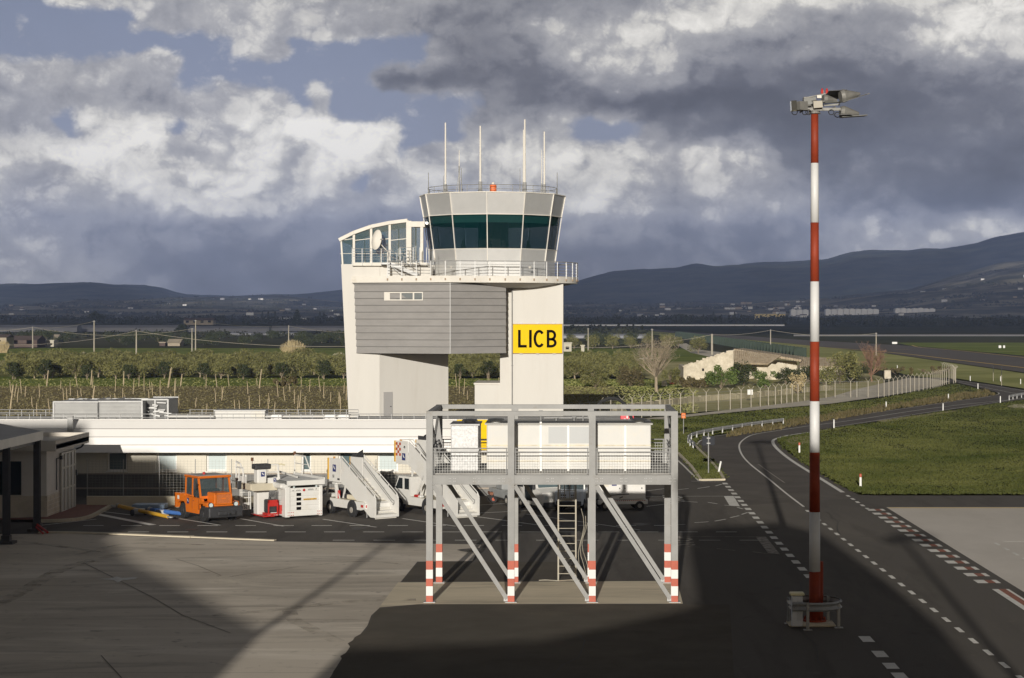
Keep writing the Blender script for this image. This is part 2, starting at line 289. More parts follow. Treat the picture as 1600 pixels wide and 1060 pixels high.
# ------------------------------------------------------------------ materials
M_asph2 = mat('asphalt_road', (.125,.112,.10), .95, var=.16, vscale=.3, spec=.12, bump=.3, bscale=30, dirt=(.17,.155,.13), dscale=.10, dlo=.52, dhi=.7, coords='World')
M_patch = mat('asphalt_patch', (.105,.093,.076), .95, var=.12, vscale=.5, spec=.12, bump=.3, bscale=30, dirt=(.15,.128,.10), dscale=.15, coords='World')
def layered(name, base, layers, rough=.93, bump=.25):
    # base colour with several noise layers: (colour, scale xyz, noise scale, lo, hi, strength, distortion)
    m = bpy.data.materials.new(name); m.use_nodes = True; t = m.node_tree; b = t.nodes['Principled BSDF']; b.inputs['Roughness'].default_value = rough; b.inputs['Specular IOR Level'].default_value = .12
    gn = t.nodes.new('ShaderNodeNewGeometry'); cur = None
    for k, (c, st, sc, lo, hi, stg, dist) in enumerate(layers):
        mp = t.nodes.new('ShaderNodeMapping'); mp.inputs['Scale'].default_value = st; mp.inputs['Location'].default_value = (k*7.3, k*3.1, 0); t.links.new(gn.outputs['Position'], mp.inputs[0])
        n = t.nodes.new('ShaderNodeTexNoise'); n.inputs['Scale'].default_value = sc; n.inputs['Detail'].default_value = 9; n.inputs['Roughness'].default_value = .62; n.inputs['Distortion'].default_value = dist; t.links.new(mp.outputs[0], n.inputs[0])
        r = t.nodes.new('ShaderNodeMapRange'); t.links.new(n.outputs[0], r.inputs[0]); r.inputs[1].default_value = lo; r.inputs[2].default_value = hi; r.inputs[4].default_value = stg
        x = t.nodes.new('ShaderNodeMix'); x.data_type = 'RGBA'; t.links.new(r.outputs[0], x.inputs[0])
        if cur: t.links.new(cur, x.inputs[6])
        else: x.inputs[6].default_value = tuple(base)+(1,)
        x.inputs[7].default_value = tuple(c)+(1,); cur = x.outputs[2]
    t.links.new(cur, b.inputs['Base Color'])
    n = t.nodes.new('ShaderNodeTexNoise'); n.inputs['Scale'].default_value = 18; n.inputs['Detail'].default_value = 4; t.links.new(gn.outputs['Position'], n.inputs[0])
    bp = t.nodes.new('ShaderNodeBump'); bp.inputs['Strength'].default_value = bump; bp.inputs['Distance'].default_value = .04; t.links.new(n.outputs[0], bp.inputs['Height']); t.links.new(bp.outputs[0], b.inputs['Normal'])
    MATS[name] = m; return m
M_conc = layered('apron_concrete', (.60,.535,.45), [((.39,.345,.285),(1,1,1),.05,.45,.62,.7,0),((.84,.77,.67),(.10,.55,1),.55,.52,.74,.8,1.2),((.27,.24,.20),(.14,.7,1),.7,.52,.72,.75,.8),((.78,.71,.58),(1,1,1),.16,.58,.75,.6,1.5),((.14,.12,.10),(1,1,1),1.6,.60,.72,.6,.5)])
M_asph = layered('asphalt', (.120,.109,.097), [((.17,.153,.132),(.5,.12,1),.25,.5,.7,.8,.6),((.070,.063,.056),(.9,.10,1),.5,.52,.7,.7,.3),((.19,.17,.145),(1,1,1),1.1,.62,.74,.45,.4),((.06,.055,.05),(1,1,1),.35,.64,.72,.55,0)], .95, .35)
M_scuff = layered('worn_scuff', (.55,.50,.42), [((.40,.36,.30),(1,1,1),2,.45,.6,.8,0)])
_b = M_scuff.node_tree; _g = _b.nodes.new('ShaderNodeNewGeometry'); _n = _b.nodes.new('ShaderNodeTexNoise'); _n.inputs['Scale'].default_value = 1.1; _n.inputs['Detail'].default_value = 8; _r = _b.nodes.new('ShaderNodeMapRange'); _r.inputs[1].default_value = .40; _r.inputs[2].default_value = .75; _r.inputs[4].default_value = .75
_b.links.new(_g.outputs['Position'], _n.inputs[0]); _b.links.new(_n.outputs[0], _r.inputs[0]); _b.links.new(_r.outputs[0], _b.nodes['Principled BSDF'].inputs['Alpha'])
M_conc2 = mat('pale_concrete', (.60,.555,.50), .93, var=.10, vscale=.2, bump=.2, bscale=14, spec=.12, dirt=(.46,.42,.36), dscale=.15, dlo=.5, dhi=.8, stretch=(.4,.2,1), coords='World')
M_pad = mat('pad_concrete', (.66,.58,.44), .93, var=.15, vscale=.6, spec=.12, bump=.3, dirt=(.28,.24,.18), dscale=.4, stretch=(.25,1.2,1), coords='World')
M_kerb = mat('kerb_stone', (.52,.46,.35), .9, var=.15, vscale=1)
M_white = mat('road_paint_white', (.74,.72,.67), .85, var=.12, vscale=3, spec=.2, dirt=(.35,.33,.30), dscale=1.5, dlo=.5, dhi=.75, coords='World')
M_worn = mat('road_paint_worn', (.42,.38,.33), .9, var=.3, vscale=5, spec=.2, dirt=(.10,.09,.08), dscale=3, dlo=.4, dhi=.6, coords='World')
M_yel = mat('road_paint_yellow', (.62,.42,.10), .85, var=.1, vscale=2)
M_redp = mat('road_paint_red', (.28,.10,.06), .9, var=.2, vscale=3)
M_grass = mat('grass_ground', (.050,.058,.018), 1, var=0, col2=(.092,.098,.034), vscale=.18, bump=.8, bscale=6, spec=0.05, detail=8, dirt=(.12,.105,.045), dscale=.05, dlo=.55, dhi=.72, coords='World')
M_blade = mat('grass_blades', (.040,.052,.014), 1, col2=(.105,.108,.036), vscale=.09, spec=.05, coords='World')
M_field = mat('far_field_ground', (.05,.055,.028), 1, col2=(.10,.095,.055), vscale=.006, spec=0.0, detail=8, coords='World', stretch=(1,.5,1))
M_green = mat('green_field', (.13,.17,.04), 1, col2=(.25,.28,.08), vscale=.05, spec=0, coords='World', bump=.5, bscale=2)
M_scrub = mat('dry_scrub_ground', (.30,.29,.12), 1, col2=(.56,.50,.29), vscale=.08, spec=0, coords='World', bump=.8, bscale=1.5)
M_soil = mat('vineyard_soil', (.16,.13,.07), 1, col2=(.32,.27,.16), vscale=.7, spec=0, coords='World', bump=.8, bscale=3, detail=9)
M_path = mat('gravel_path', (.60,.55,.46), 1, var=.15, vscale=.4, spec=0, coords='World')
M_wallw = mat('tower_render_white', (.58,.56,.52), .85, var=.025, vscale=.5, bump=.03, bscale=8, spec=.2, dirt=(.50,.47,.42), dscale=1.2, dlo=.52, dhi=.9, stretch=(1,1,.14))
M_slab = mat('slab_paint', (.66,.63,.57), .8, var=.05, vscale=1, dirt=(.45,.36,.24), dscale=1.2, dlo=.58, dhi=.8, spec=.2)
M_fascia = mat('white_fascia', (.80,.78,.75), .55, var=.015, vscale=.8, spec=.3)
M_cream = mat('cream_wall', (.64,.60,.51), .85, var=.03, vscale=.7, bump=.03, spec=.2)
M_wp = mat('white_vehicle_paint', (.66,.65,.62), .4, var=.03, vscale=2, dirt=(.60,.56,.48), dscale=1.3, dlo=.52, dhi=.8)
M_wp2 = mat('white_unit_paint', (.60,.59,.56), .6, var=.03, vscale=2, dirt=(.62,.55,.42), dscale=1.0, dlo=.52, dhi=.8)
M_zinc = mat('zinc_cladding', (.255,.245,.235), .6, metal=.0, spec=.2, var=.07, vscale=.8, bump=.25, bscale=1.3, stretch=(1,1,2.5))
M_cabmet = mat('cab_metal', (.72,.72,.71), .36, metal=.6, var=.05, vscale=.8)
M_galv = mat('galvanised_steel', (.34,.34,.335), .5, metal=.3, var=.12, vscale=2.5)
M_galvs = mat('spangled_zinc', (.33,.33,.33), .4, metal=.3, var=.22, vscale=16, detail=3)
M_steel = mat('painted_steel', (.23,.228,.22), .55, metal=.15, var=.12, vscale=1.2, dirt=(.17,.14,.105), dscale=1.6, dlo=.56, dhi=.78)
M_dark = mat('black_rubber', (.02,.02,.02), .8, var=.2, vscale=5)
M_darkm = mat('dark_metal', (.035,.035,.037), .55, var=.2, vscale=3)
M_dband = mat('dark_panel', (.095,.092,.085), .45, var=.2, vscale=1.2)
M_redb = mat('band_red', (.40,.075,.035), .55, var=.1, vscale=2)
M_whb = mat('band_white', (.66,.66,.64), .55, var=.05, vscale=2)
M_mred = mat('mast_red', (.25,.038,.014), .6, var=.18, vscale=1.2, spec=.3)
M_mwh = mat('mast_white', (.62,.62,.61), .5, var=.04, vscale=2)
M_orange = mat('orange_paint', (.62,.15,.012), .42, var=.06, vscale=2, dirt=(.45,.14,.03), dscale=1.4, dlo=.55, dhi=.8)
M_red = mat('red_paint', (.42,.02,.014), .45)
M_blue = mat('blue_paint', (.06,.16,.45), .5, var=.1, vscale=3)
M_navy = mat('navy_paint', (.02,.03,.14), .5)
M_yelsign = mat('sign_yellow', (.74,.49,.006), .6, var=.04, vscale=1.5, spec=.08)
M_black = mat('sign_black', (.005,.004,.004), .8, spec=.05)
M_ylwp = mat('yellow_paint', (.60,.34,.03), .5)
M_beac = mat('beacon_orange', (.75,.16,.04), .4)
M_stone = mat('rubble_stone', (.42,.37,.28), .95, col2=(.62,.56,.45), vscale=1.3, bump=.8, bscale=3)
M_tile = mat('roof_tiles', (.27,.21,.14), .95, col2=(.42,.35,.25), vscale=1.5, bump=.5, bscale=4)
M_pole = mat('concrete_pole', (.33,.30,.24), .9, var=.08, vscale=1)
M_wood = mat('stake_wood', (.38,.31,.20), .95, var=.25, vscale=4)
M_bark = mat('bark', (.20,.16,.11), .95, var=.3, vscale=5)
M_barkp = mat('pale_bark', (.30,.245,.17), .95, var=.2, vscale=5)
M_olive = mat('olive_leaves', (.066,.072,.024), .8, col2=(.25,.235,.09), vscale=.9, spec=.2)
M_lgreen = mat('bush_leaves', (.05,.08,.02), .8, col2=(.14,.18,.05), vscale=.9, spec=.2)
M_dgreen = mat('dark_leaves', (.028,.036,.014), .8, col2=(.060,.070,.028), vscale=.9, spec=.2)
M_brown = mat('dry_brown_leaves', (.075,.065,.030), .9, col2=(.15,.12,.06), vscale=.9, spec=.1)
M_reed = mat('dry_reeds', (.42,.34,.19), .95, var=.2, vscale=2, spec=.1)
M_wire = mat('cable', (.42,.38,.30), .7)
M_wood2 = mat('far_wood_leaves', (.030,.036,.020), .9, col2=(.060,.060,.034), vscale=.02, spec=0, coords='World')
M_plast = mat('greenhouse_film', (.20,.205,.23), .6, var=.12, vscale=.05, coords='World')
def glassmat(name, col, rough=.06, alpha=1.0, spec=.6):
    m = mat(name, col, rough, spec=spec); b = m.node_tree.nodes['Principled BSDF']
    b.inputs['Alpha'].default_value = alpha; return m
M_gteal = glassmat('teal_glass', (.004,.030,.034), .05)
M_gblind = glassmat('teal_glass_blind', (.06,.25,.22), .4)
M_gdark = glassmat('dark_glass', (.02,.025,.028), .05)
M_gpale = glassmat('pale_glass', (.10,.17,.20), .05, alpha=.30)
M_gwin = glassmat('window_glass', (.10,.14,.15), .08)
M_gwin2 = glassmat('window_glass_bright', (.55,.62,.62), .15)
M_wglass = glassmat('vehicle_glass', (.05,.07,.075), .06, alpha=.75)
# wire mesh: real holes through a procedural grid
def wiremat(name, col, pitch, thick):
    m = bpy.data.materials.new(name); m.use_nodes = True; t = m.node_tree; t.nodes.clear()
    tcn = t.nodes.new('ShaderNodeTexCoord'); s = t.nodes.new('ShaderNodeSeparateXYZ'); t.links.new(tcn.outputs['Object'], s.inputs[0])
    def mm(op, a, b):
        n = t.nodes.new('ShaderNodeMath'); n.operation = op
        for i, v in enumerate((a, b)):
            if isinstance(v, (int, float)): n.inputs[i].default_value = v
            else: t.links.new(v, n.inputs[i])
        return n.outputs[0]
    ad_ = mm('ADD', s.outputs[0], s.outputs[1])
    fx = mm('LESS_THAN', mm('FRACT', mm('DIVIDE', mm('ADD', ad_, 1000), pitch[0]), 0), thick[0]/pitch[0])
    fz = mm('LESS_THAN', mm('FRACT', mm('DIVIDE', mm('ADD', s.outputs[2], 100), pitch[1]), 0), thick[1]/pitch[1])
    k = mm('MAXIMUM', fx, fz)
    d = t.nodes.new('ShaderNodeBsdfDiffuse'); d.inputs[0].default_value = tuple(col)+(1,)
    tr = t.nodes.new('ShaderNodeBsdfTransparent'); mx = t.nodes.new('ShaderNodeMixShader')
    t.links.new(k, mx.inputs[0]); t.links.new(tr.outputs[0], mx.inputs[1]); t.links.new(d.outputs[0], mx.inputs[2])
    o = t.nodes.new('ShaderNodeOutputMaterial'); t.links.new(mx.outputs[0], o.inputs[0]); return m
M_mesh1 = wiremat('railing_wire_mesh', (.72,.72,.69), (.10,.10), (.007,.007))
M_mesh2 = wiremat('yard_fence_mesh', (.30,.29,.26), (.20,.15), (.008,.007))
M_mesh3 = wiremat('perimeter_wire_mesh', (.40,.38,.32), (.25,.22), (.008,.007))
# ------------------------------------------------------------------ the setting: ground
def gpoly(name, pts, m, z=0.0, world=False):
    mb = MB(); mb.sheet([(p[0], p[1], z) if world else tuple(G(p[0], p[1]).xy)+(z,) for p in pts])
    me = mb.obj(name, m); bm = bmesh.new(); bm.from_mesh(me.data); bmesh.ops.triangulate(bm, faces=bm.faces); 
    for f in bm.faces:
        if f.normal.z < 0: f.normal_flip()
    bm.to_mesh(me.data); bm.free(); me['kind'] = 'structure'; return me
g = MB(); g.sheet([(-30000,-3000,-.10),(30000,-3000,-.10),(30000,30000,-.10),(-30000,30000,-.10)]); struct('ground', g, M_field)
gpoly('asphalt_yard', [(-60,25),(60,25),(60,116),(18.6,116),(17.2,116.5),(16.4,122),(13.2,134),(11.2,152),(6,165),(-60,165)], M_asph, 0.0, True)
road = [(1133,756),(1124,738),(1109,722),(1095,708),(1087,699),(1087,692),(1098,686),(1118,681.5),(1160,675.5),(1200,669.5),(1240,664),(1300,655),(1360,645.6),(1426,636),(1481,628),(1526,622),(1556,617),
  (1561,614.5),(1555,612.3),(1529,606),(1493,598),(1440,590),(1400,581),(1360,572),(1360,569.5),(1400,578),(1440,586.5),(1494,594),(1550,601.5),(1600,609.5),(1680,622),(1680,634),(1600,624.5),(1556,630),(1496,639),(1435,648),(1360,660),(1300,669),(1262,675),(1228,682),
  (1214.5,686),(1216,693),(1234,709),(1263,729),(1300,752),(1350,778),(1160,790)]
gpoly('access_road', road, M_asph2, .006)
gpoly('apron_concrete', [(-300,838),(100,834),(430,846.5),(752,851),(738,877),(652,878),(624,912),(608,930),(592,951),(580,962),(574,978),(556,1000),(548,1015),(536,1026),(515,1060),(480,1110),(-400,1110)], M_conc, .004)
gpoly('equipment_pad', [(622,910.5),(1058,908.5),(1067,944),(654,944.8),(592,950)], M_pad, .012)
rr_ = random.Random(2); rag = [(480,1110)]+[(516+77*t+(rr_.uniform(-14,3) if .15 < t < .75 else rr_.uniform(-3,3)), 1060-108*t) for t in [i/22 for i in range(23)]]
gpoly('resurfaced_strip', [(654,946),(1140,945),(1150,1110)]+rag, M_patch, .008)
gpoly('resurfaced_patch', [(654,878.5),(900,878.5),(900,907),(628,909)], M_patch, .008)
gpoly('parking_apron', [(17.85,20),(60,20),(60,108.9),(17.85,108.9)], M_conc2, .010, True)
def mark(name, pts, m=None, z=.016, world=False): return gpoly(name, pts, m or M_white, z, world)
def strip(mb, pts, w, z):
    pts = [Vector((p[0], p[1], z)) for p in pts]; vs = []
    for i, p in enumerate(pts):
        a = pts[max(i-1, 0)]; b = pts[min(i+1, len(pts)-1)]; d = (b-a).normalized(); n = Vector((-d.y, d.x, 0))*w/2
        vs += [p+n, p-n]
    mb.add(vs, [(2*i, 2*i+1, 2*i+3, 2*i+2) for i in range(len(pts)-1)])
def gl(pts): return [G(*p).xy for p in pts]
def catmull(pts, n=5):
    out = []
    for i in range(len(pts)-1):
        p0 = pts[max(i-1,0)]; p1 = pts[i]; p2 = pts[i+1]; p3 = pts[min(i+2,len(pts)-1)]
        for k in range(n):
            t = k/n
            out.append(tuple(.5*((2*p1[j])+(-p0[j]+p2[j])*t+(2*p0[j]-5*p1[j]+4*p2[j]-p3[j])*t*t+(-p0[j]+3*p1[j]-3*p2[j]+p3[j])*t**3) for j in range(len(p1))))
    out.append(tuple(pts[-1])); return out
mk = MB(); Z = .018
strip(mk, catmull(gl([(1680,603+18),(1600,623),(1565,626.5),(1500,633),(1430,642),(1340,656),(1264,666),(1206,674.7),(1176,680),(1161,688),(1155,697),(1159,710.6),(1172,725.7),(1200,748),(1229,772),(1256,792.6)])), .14, Z)
strip(mk, catmull(gl([(1340,666),(1290,672),(1250,678),(1230.6,681),(1215.5,685),(1207.5,690),(1213.6,701),(1234,718),(1263.6,737),(1281.5,748),(1317,770)])), .28, Z)
strip(mk, catmull(gl([(1680,634.5),(1600,623.8),(1556,629.3),(1496,638),(1435,647),(1360,659),(1300,668)])), .12, Z)
strip(mk, catmull(gl([(1116,682),(1160,676.3),(1200,670.3),(1240,664.8),(1300,655.8),(1360,646.4),(1426,636.8),(1481,628.8),(1526,622.8),(1556,617.6),(1561,614.8),(1558,613.5)])), .12, Z)
strip(mk, catmull(gl([(1087,703),(1088,696),(1093,690),(1097,688)])), .14, Z)
strip(mk, gl([(1059,720),(1068,728),(1080,740),(1092,752)]), .14, Z)
strip(mk, gl([(1080,752.5),(1128,753.8)]), .10, Z)
strip(mk, gl([(1494,595),(1550,603),(1600,611)]), .10, Z)
strip(mk, gl([(1498,598),(1560,610),(1590,616)]), .10, Z)
Y = 124.5
while Y > 80: mk.box(9.75, 10.08, Y-1.1, Y, Z-.001, Z+.001); Y -= 2.3
for (a, b) in ((999.6, 1.15), (1023, 1.15), (1041.5, 1.0), (1057, 1.0)): yy = G(0, a).y; mk.box(9.75, 10.15, yy-b/2, yy+b/2, Z-.001, Z+.001)
for i in range(26):
    t = i/22.0; c = Vector((13.12+.42*t, 106.8-49.0*t)); mk.box(c.x-.09, c.x+.09, c.y-.55, c.y+.45, Z-.001, Z+.001)
for i in range(5): yy = 116-1.9*i; mk.box(16.55, 16.75, yy-.9, yy, Z-.001, Z+.001)
n = 15
for i in range(n): yy = 107.4-i*2.05; mk.box(16.55, 16.98, yy-.5, yy+.45, Z-.001, Z+.001); mk.box(17.3, 17.5, yy-.5, yy+.45, Z-.001, Z+.001)
mk.box(16.75, 17.0, 40, 76.5, Z-.001, Z+.001); mk.box(17.30, 17.42, 40, 76.5, Z-.001, Z+.001)
for i in range(12): yy = 91.5-i*1.9; mk.box(20.2, 20.36, yy-.5, yy+.45, Z-.001, Z+.001)
for i in range(6): mk.box(20.8+i*1.9, 21.8+i*1.9, 92.4, 92.52, Z-.001, Z+.001)
# parking bays along the yard wall and the dashed lanes in front of the vehicles
for i in range(24): x = XP(130, 99.4)+i*1.97; mk.box(x, x+1.05, 99.35, 99.5, Z-.001, Z+.001) if x < 5 else None
for i in range(20): x = XP(200, 96.5)+i*1.97; mk.box(x, x+1.05, 96.45, 96.58, Z-.001, Z+.001) if x < 9 else None
for i in range(14): x = XP(520, 93.0)+i*1.97; mk.box(x, x+1.05, 92.95, 93.05, Z-.001, Z+.001) if x < 9 else None
for a, b, w in (((152,804),(239,821),.42),((60,822),(150,812),.12),((210,806),(160,800),.12),((280,811),(344,821.5),.15),((375,811),(443,823),.15),((505,812),(588,824.5),.15),((629,811),(712,823),.15),((745,808),(840,821),.15),((822,804),(1000,829),.13),((700,793),(860,783),.12),((735,803),(900,795),.12),((1000,769),(1040,764),.12),((1010,792),(1060,786),.12)):
    strip(mk, gl([a, b]), w, Z)
strip(mk, gl([(1000,776.3),(1131,776)]), .10, Z)
mk.sheet([tuple(G(*p).xy)+(Z,) for p in ((1131,776),(1146,775.7),(1156,792),(1140,790.8))])
for a, b in (((1058,766),(1076,764)),((1090,764),(1109,761)),((1118,760),(1128,757)),((1069,784),(1090,785.5)),((1106,785.5),(1121,788)),((1132,790),(1149,791.5)),((1152,793.5),(1161,796)),((1085,817.5),(1107,816)),((1117,815),(1134,812)),((1141,809.6),(1155,806.5)),((1159,804.5),(1168,801.5)),((1060,820.5),(1071,820))):
    strip(mk, gl([a, b]), .11, Z)
mk.sheet([tuple(G(*p).xy)+(Z,) for p in ((150,905.5),(172,904.6),(183,901.5),(190,904),(215,902.5),(212,905.5),(190,908),(184,911.5),(178,907.5))])
struct('road_markings', mk, M_white)
mw = MB()
mw.sheet([tuple(G(*p).xy)+(Z,) for p in ((1180.6,839.4),(1196.6,839.4),(1219,867),(1200,865))])
for a, b in (((1050,839),(1180,839.6)),((1075,854.5),(1094,856)),((1120,858),(1149,861)),((1176,863),(1200,866))): strip(mw, gl([a, b]), .08, Z)
for a, b in (((1110,800-66),(1130,755-6)),): pass
strip(mw, gl([(1185,726),(1200,737),(1226,755)]), .09, Z)
struct('worn_markings', mw, M_worn)
ms_ = MB()
strip(ms_, catmull(gl([(-40,955),(0,942),(40,922),(90,893),(130,880),(190,866)])), .7, .0165)
strip(ms_, catmull(gl([(-20,842),(0,844),(60,850),(160,864)])), .45, .0167)
strip(ms_, catmull(gl([(330,962),(440,953),(540,941),(650,938)])), .6, .0162)
strip(ms_, catmull(gl([(452,955),(458,968),(480,980),(527,1003)])), .55, .0163)
strip(ms_, catmull(gl([(340,905),(440,890),(560,878),(640,884)])), .22, .0164)
strip(ms_, catmull(gl([(120,868),(200,850),(320,852)])), .3, .0166)
struct('tyre_scuffs', ms_, M_scuff)
mj = MB()
for pl_ in ([(130,880),(175,902),(240,935),(285,962),(360,990)],[(275,874),(310,885),(345,900)],[(158,1025),(190,1060)]):
    strip(mj, gl(pl_), .035, .0168)
for a_, b_ in (((0,905),(640,905.5)),((0,866),(700,867)),((0,968),(560,969)),((0,1052),(520,1052))): strip(mj, gl([a_, b_]), .025, .0169)
struct('expansion_joints', mj, mat('joint_tar', (.13,.115,.095), .9))
mcr = MB(); r9 = random.Random(77)
for (sx, sy, n9) in ((1290,800,9),(1330,900,12),(1180,930,10),(900,990,9),(1400,960,11),(1240,870,8)):
    p = G(sx, sy).xy; a9 = r9.uniform(0, 6.28); pp = [tuple(p)]
    for _ in range(n9): a9 += r9.uniform(-.6,.6); p = p+Vector((math.cos(a9)*.8, math.sin(a9)*1.6)); pp.append(tuple(p))
    strip(mcr, pp, .035, .0171)
struct('sealed_cracks', mcr, mat('crack_tar', (.035,.032,.03), .7))
mo = MB()
for (sx, sy, rr9) in ((330,818,.5),(430,822,.4),(560,826,.45),(700,826,.4),(900,800,.5),(740,860,.6),(1000,820,.4),(300,828,.3)):
    p = G(sx, sy); mo.sheet([(p.x+rr9*math.cos(t9)*(1+.3*math.sin(3*t9+sx)), p.y+rr9*1.4*math.sin(t9)*(1+.2*math.cos(2*t9+sy)), .0145) for t9 in [2*math.pi*q9/16 for q9 in range(16)]])
struct('oil_stains', mo, mat('oil_dark', (.05,.045,.04), .6, var=.3, vscale=3, coords='World'))
my = MB(); my.box(17.9, 60, 108.35, 108.6, Z-.001, Z+.001); struct('apron_edge_line', my, M_yel)
mr_ = MB()
for i in range(n): yy = 107.4-i*2.05; mr_.box(16.98, 17.3, yy-.45, yy+.4, Z-.001, Z+.001)
mr_.box(17.0, 17.3, 40, 76.5, Z-.001, Z+.001); struct('apron_edge_marking', mr_, M_redp)
for k, (px, py) in enumerate(((1054, 779.5), (1066, 845.5))):
    c = G(px, py); t = text('stop_lettering', 'STOP', 1.7, M_white if k == 0 else M_worn, None, (c.x, c.y, .02), (0, 0, R(90)), sx=1.0, ext=.001); t['kind'] = 'structure'
# grass areas (raised, kerbed) with blades
isl = [(1059,706),(1068,714),(1080,727),(1090,739),(1096,750),(1130,748),(1122,735),(1107,719),(1093,706),(1085,698),(1085,691),(1096,685),(1118,679.5),(1160,674),(1200,668),(1240,662.5),(1300,653.5),(1360,644),(1426,634.5),(1481,626.5),(1526,620.5),(1550,615.5),(1527,608),(1493,600),(1466,605.5),(1420,615.5),(1370,624),(1300,633),(1200,641),(1100,651),(1040,657),(940,657),(940,700)]
isl = [(p[0], p[1]) for p in isl]
fld = [(1350,773),(1600,773.5),(1900,774),(1900,660),(1700,638),(1600,626),(1556,631.5),(1496,640.5),(1435,649.8),(1360,662),(1300,671),(1262,677),(1232,683),(1216,687),(1221,695.5),(1240,710.6),(1263.6,727.5),(1283,739),(1304,750),(1325,763)]
gpoly('grass_verge', isl, M_grass, .05); gpoly('grass_field', fld, M_grass, .05)
def inpoly(x, y, poly):
    c = False; j = len(poly)-1
    for i in range(len(poly)):
        if (poly[i][1] > y) != (poly[j][1] > y) and x < (poly[j][0]-poly[i][0])*(y-poly[i][1])/(poly[j][1]-poly[i][1])+poly[i][0]: c = not c
        j = i
    return c
def blades(name, poly, count, h, label, m, seed, pxb, wb=.05, z=.05):
    r = random.Random(seed); mb = MB(); wp = [G(*p).xy for p in poly]; k = 0; tries = 0
    while k < count and tries < count*20:
        tries += 1; px = r.uniform(pxb[0], pxb[1]); py = r.uniform(pxb[2], pxb[3]); c = G(px, py)
        if not inpoly(c.x+r.gauss(0,.22), c.y+r.gauss(0,.45), wp): continue
        q = mnoise.noise(Vector((c.x*.35, c.y*.12, seed)))+.6*mnoise.noise(Vector((c.x*1.3, c.y*.5, seed)))
        hh = h*(.75+.5*max(0, .4+q))*r.uniform(.5, 1.3); 
        if r.random() > .72+.5*q+.25*mnoise.noise(Vector((c.x*.07, c.y*.03, seed+4))): continue
        a = r.uniform(0, 6.28); w = wb*r.uniform(.7, 2.2); tx, ty = r.uniform(-.5, .5)*hh, r.uniform(-.5, .5)*hh
        ca, sa = math.cos(a)*w, math.sin(a)*w
        mb.add([(c.x-ca, c.y-sa, z-.01), (c.x+ca, c.y+sa, z-.01), (c.x+tx, c.y+ty, z+hh)], [(0,1,2)]); k += 1
    o = mb.obj(name, m); tag(o, label, 'grass', kind='stuff'); return o
blades('field_grass', fld, 90000, .085, 'rough green grass covering the field right of the curving road', M_blade, 3, (1210,1640,626,774), .05)
blades('verge_grass', isl, 30000, .10, 'short green grass on the verge between fence and road', M_blade, 5, (940,1560,598,752), .06)
weeds = [(1137,684),(1240,667),(1400,640),(1556,618),(1540,611),(1480,620),(1380,636),(1260,656),(1150,670)]
blades('roadside_weeds', weeds, 5000, .35, 'dark dry weeds growing along the far road edge', M_brown, 8, (1130,1560,608,684), .05)
kb = MB()
def kerbline(mb, pts, w=.16, h=.14, z0=0):
    ps = [G(*p) for p in pts]
    for a, b in zip(ps, ps[1:]): mb.bar(a+Vector((0,0,z0+h/2)), b+Vector((0,0,z0+h/2)), w, h)
kerbline(kb, [(1059,709),(1080,730),(1095,751.5),(1131,751),(1124,738),(1109,721),(1095,707),(1086,698)], .2, .12)
struct('verge_kerb', kb, M_kerb)
kb = MB(); kerbline(kb, catmull([(62,817),(110,815),(140,810),(162,799),(172,793.5)]), .2, .16); kerbline(kb, [(62,832.8),(120,833.6),(200,836),(300,840)], .42, .07); kerbline(kb, [(300,840),(360,842.6),(430,845.2)], .28, .06)
struct('yard_kerb', kb, M_kerb)
gpoly('brick_pavement', [(-100,816),(62,816),(110,814),(140,809),(160,799),(171,792),(120,792),(60,812)], mat('red_paving', (.20,.085,.06), .9, var=.2, vscale=6), .13)
# fields beyond the yard
gpoly('vineyard_ground', [(-900,667),(740,662),(960,660),(960,604),(-900,604)], M_soil, .0)
gpoly('meadow_strip', [(-900,604),(960,604),(1000,612),(1060,606),(1060,593),(-900,585)], M_green, .02)
gpoly('scrub_ground', [(-900,589),(1000,589),(1075,606),(1080,645),(1300,632),(1380,615),(1380,590),(1250,560),(880,560),(-900,562)], M_scrub, .04)
gpoly('olive_grove_ground', [(-900,589),(960,589),(960,572),(-900,572)], mat('grove_grass', (.12,.14,.04), 1, col2=(.26,.24,.11), vscale=.1, spec=0, coords='World'), .06)
gpoly('green_meadow', [(-900,562),(1130,566),(1160,556),(1080,545),(-900,544)], M_green, .08)
gpoly('gravel_path', [(1000,656),(1060,651),(1170,638.5),(1250,629),(1300,621),(1340,609),(1380,600),(1420,591.5),(1450,592),(1484,597),(1466,604),(1420,614),(1370,622),(1300,632),(1200,640.5),(1100,650),(1040,657)], M_path, .10)
gpoly('farm_track', [(1056,539),(1072,537),(1090,547),(1150,554),(1160,560),(1120,561),(1080,552)], M_path, .10)
gpoly('beige_path', [(985,672),(1060,672),(1060,701),(985,701)], M_path, .02)
gpoly('runway_grass', [(1000,516),(1240,538),(1385,553),(1600,584),(1700,598),(1700,618),(1600,608),(1494,592),(1440,590),(1380,580),(1240,560),(1100,533),(960,516)], mat('runway_grass_mat', (.22,.24,.08), 1, col2=(.45,.44,.19), vscale=.03, spec=0, coords='World'), .06)
gpoly('taxiway', [(960,511),(1240,531),(1420,541),(1600,557.5),(1700,567),(1700,598),(1600,583),(1384,552.5),(1240,538),(1000,516)], mat('taxiway_asphalt', (.14,.125,.11), .95, var=.08, vscale=.03, coords='World', spec=.1), .10)
gpoly('far_green_strip', [(1420,540.5),(1600,556.5),(1700,565),(1900,560),(1900,536),(1400,536)], M_green, .08)
gpoly('runway', [(1240,523.4),(1900,523.4),(1900,526),(1240,526)], mat('runway_concrete', (.55,.52,.47), .9, var=.05), .12)
ty = MB()
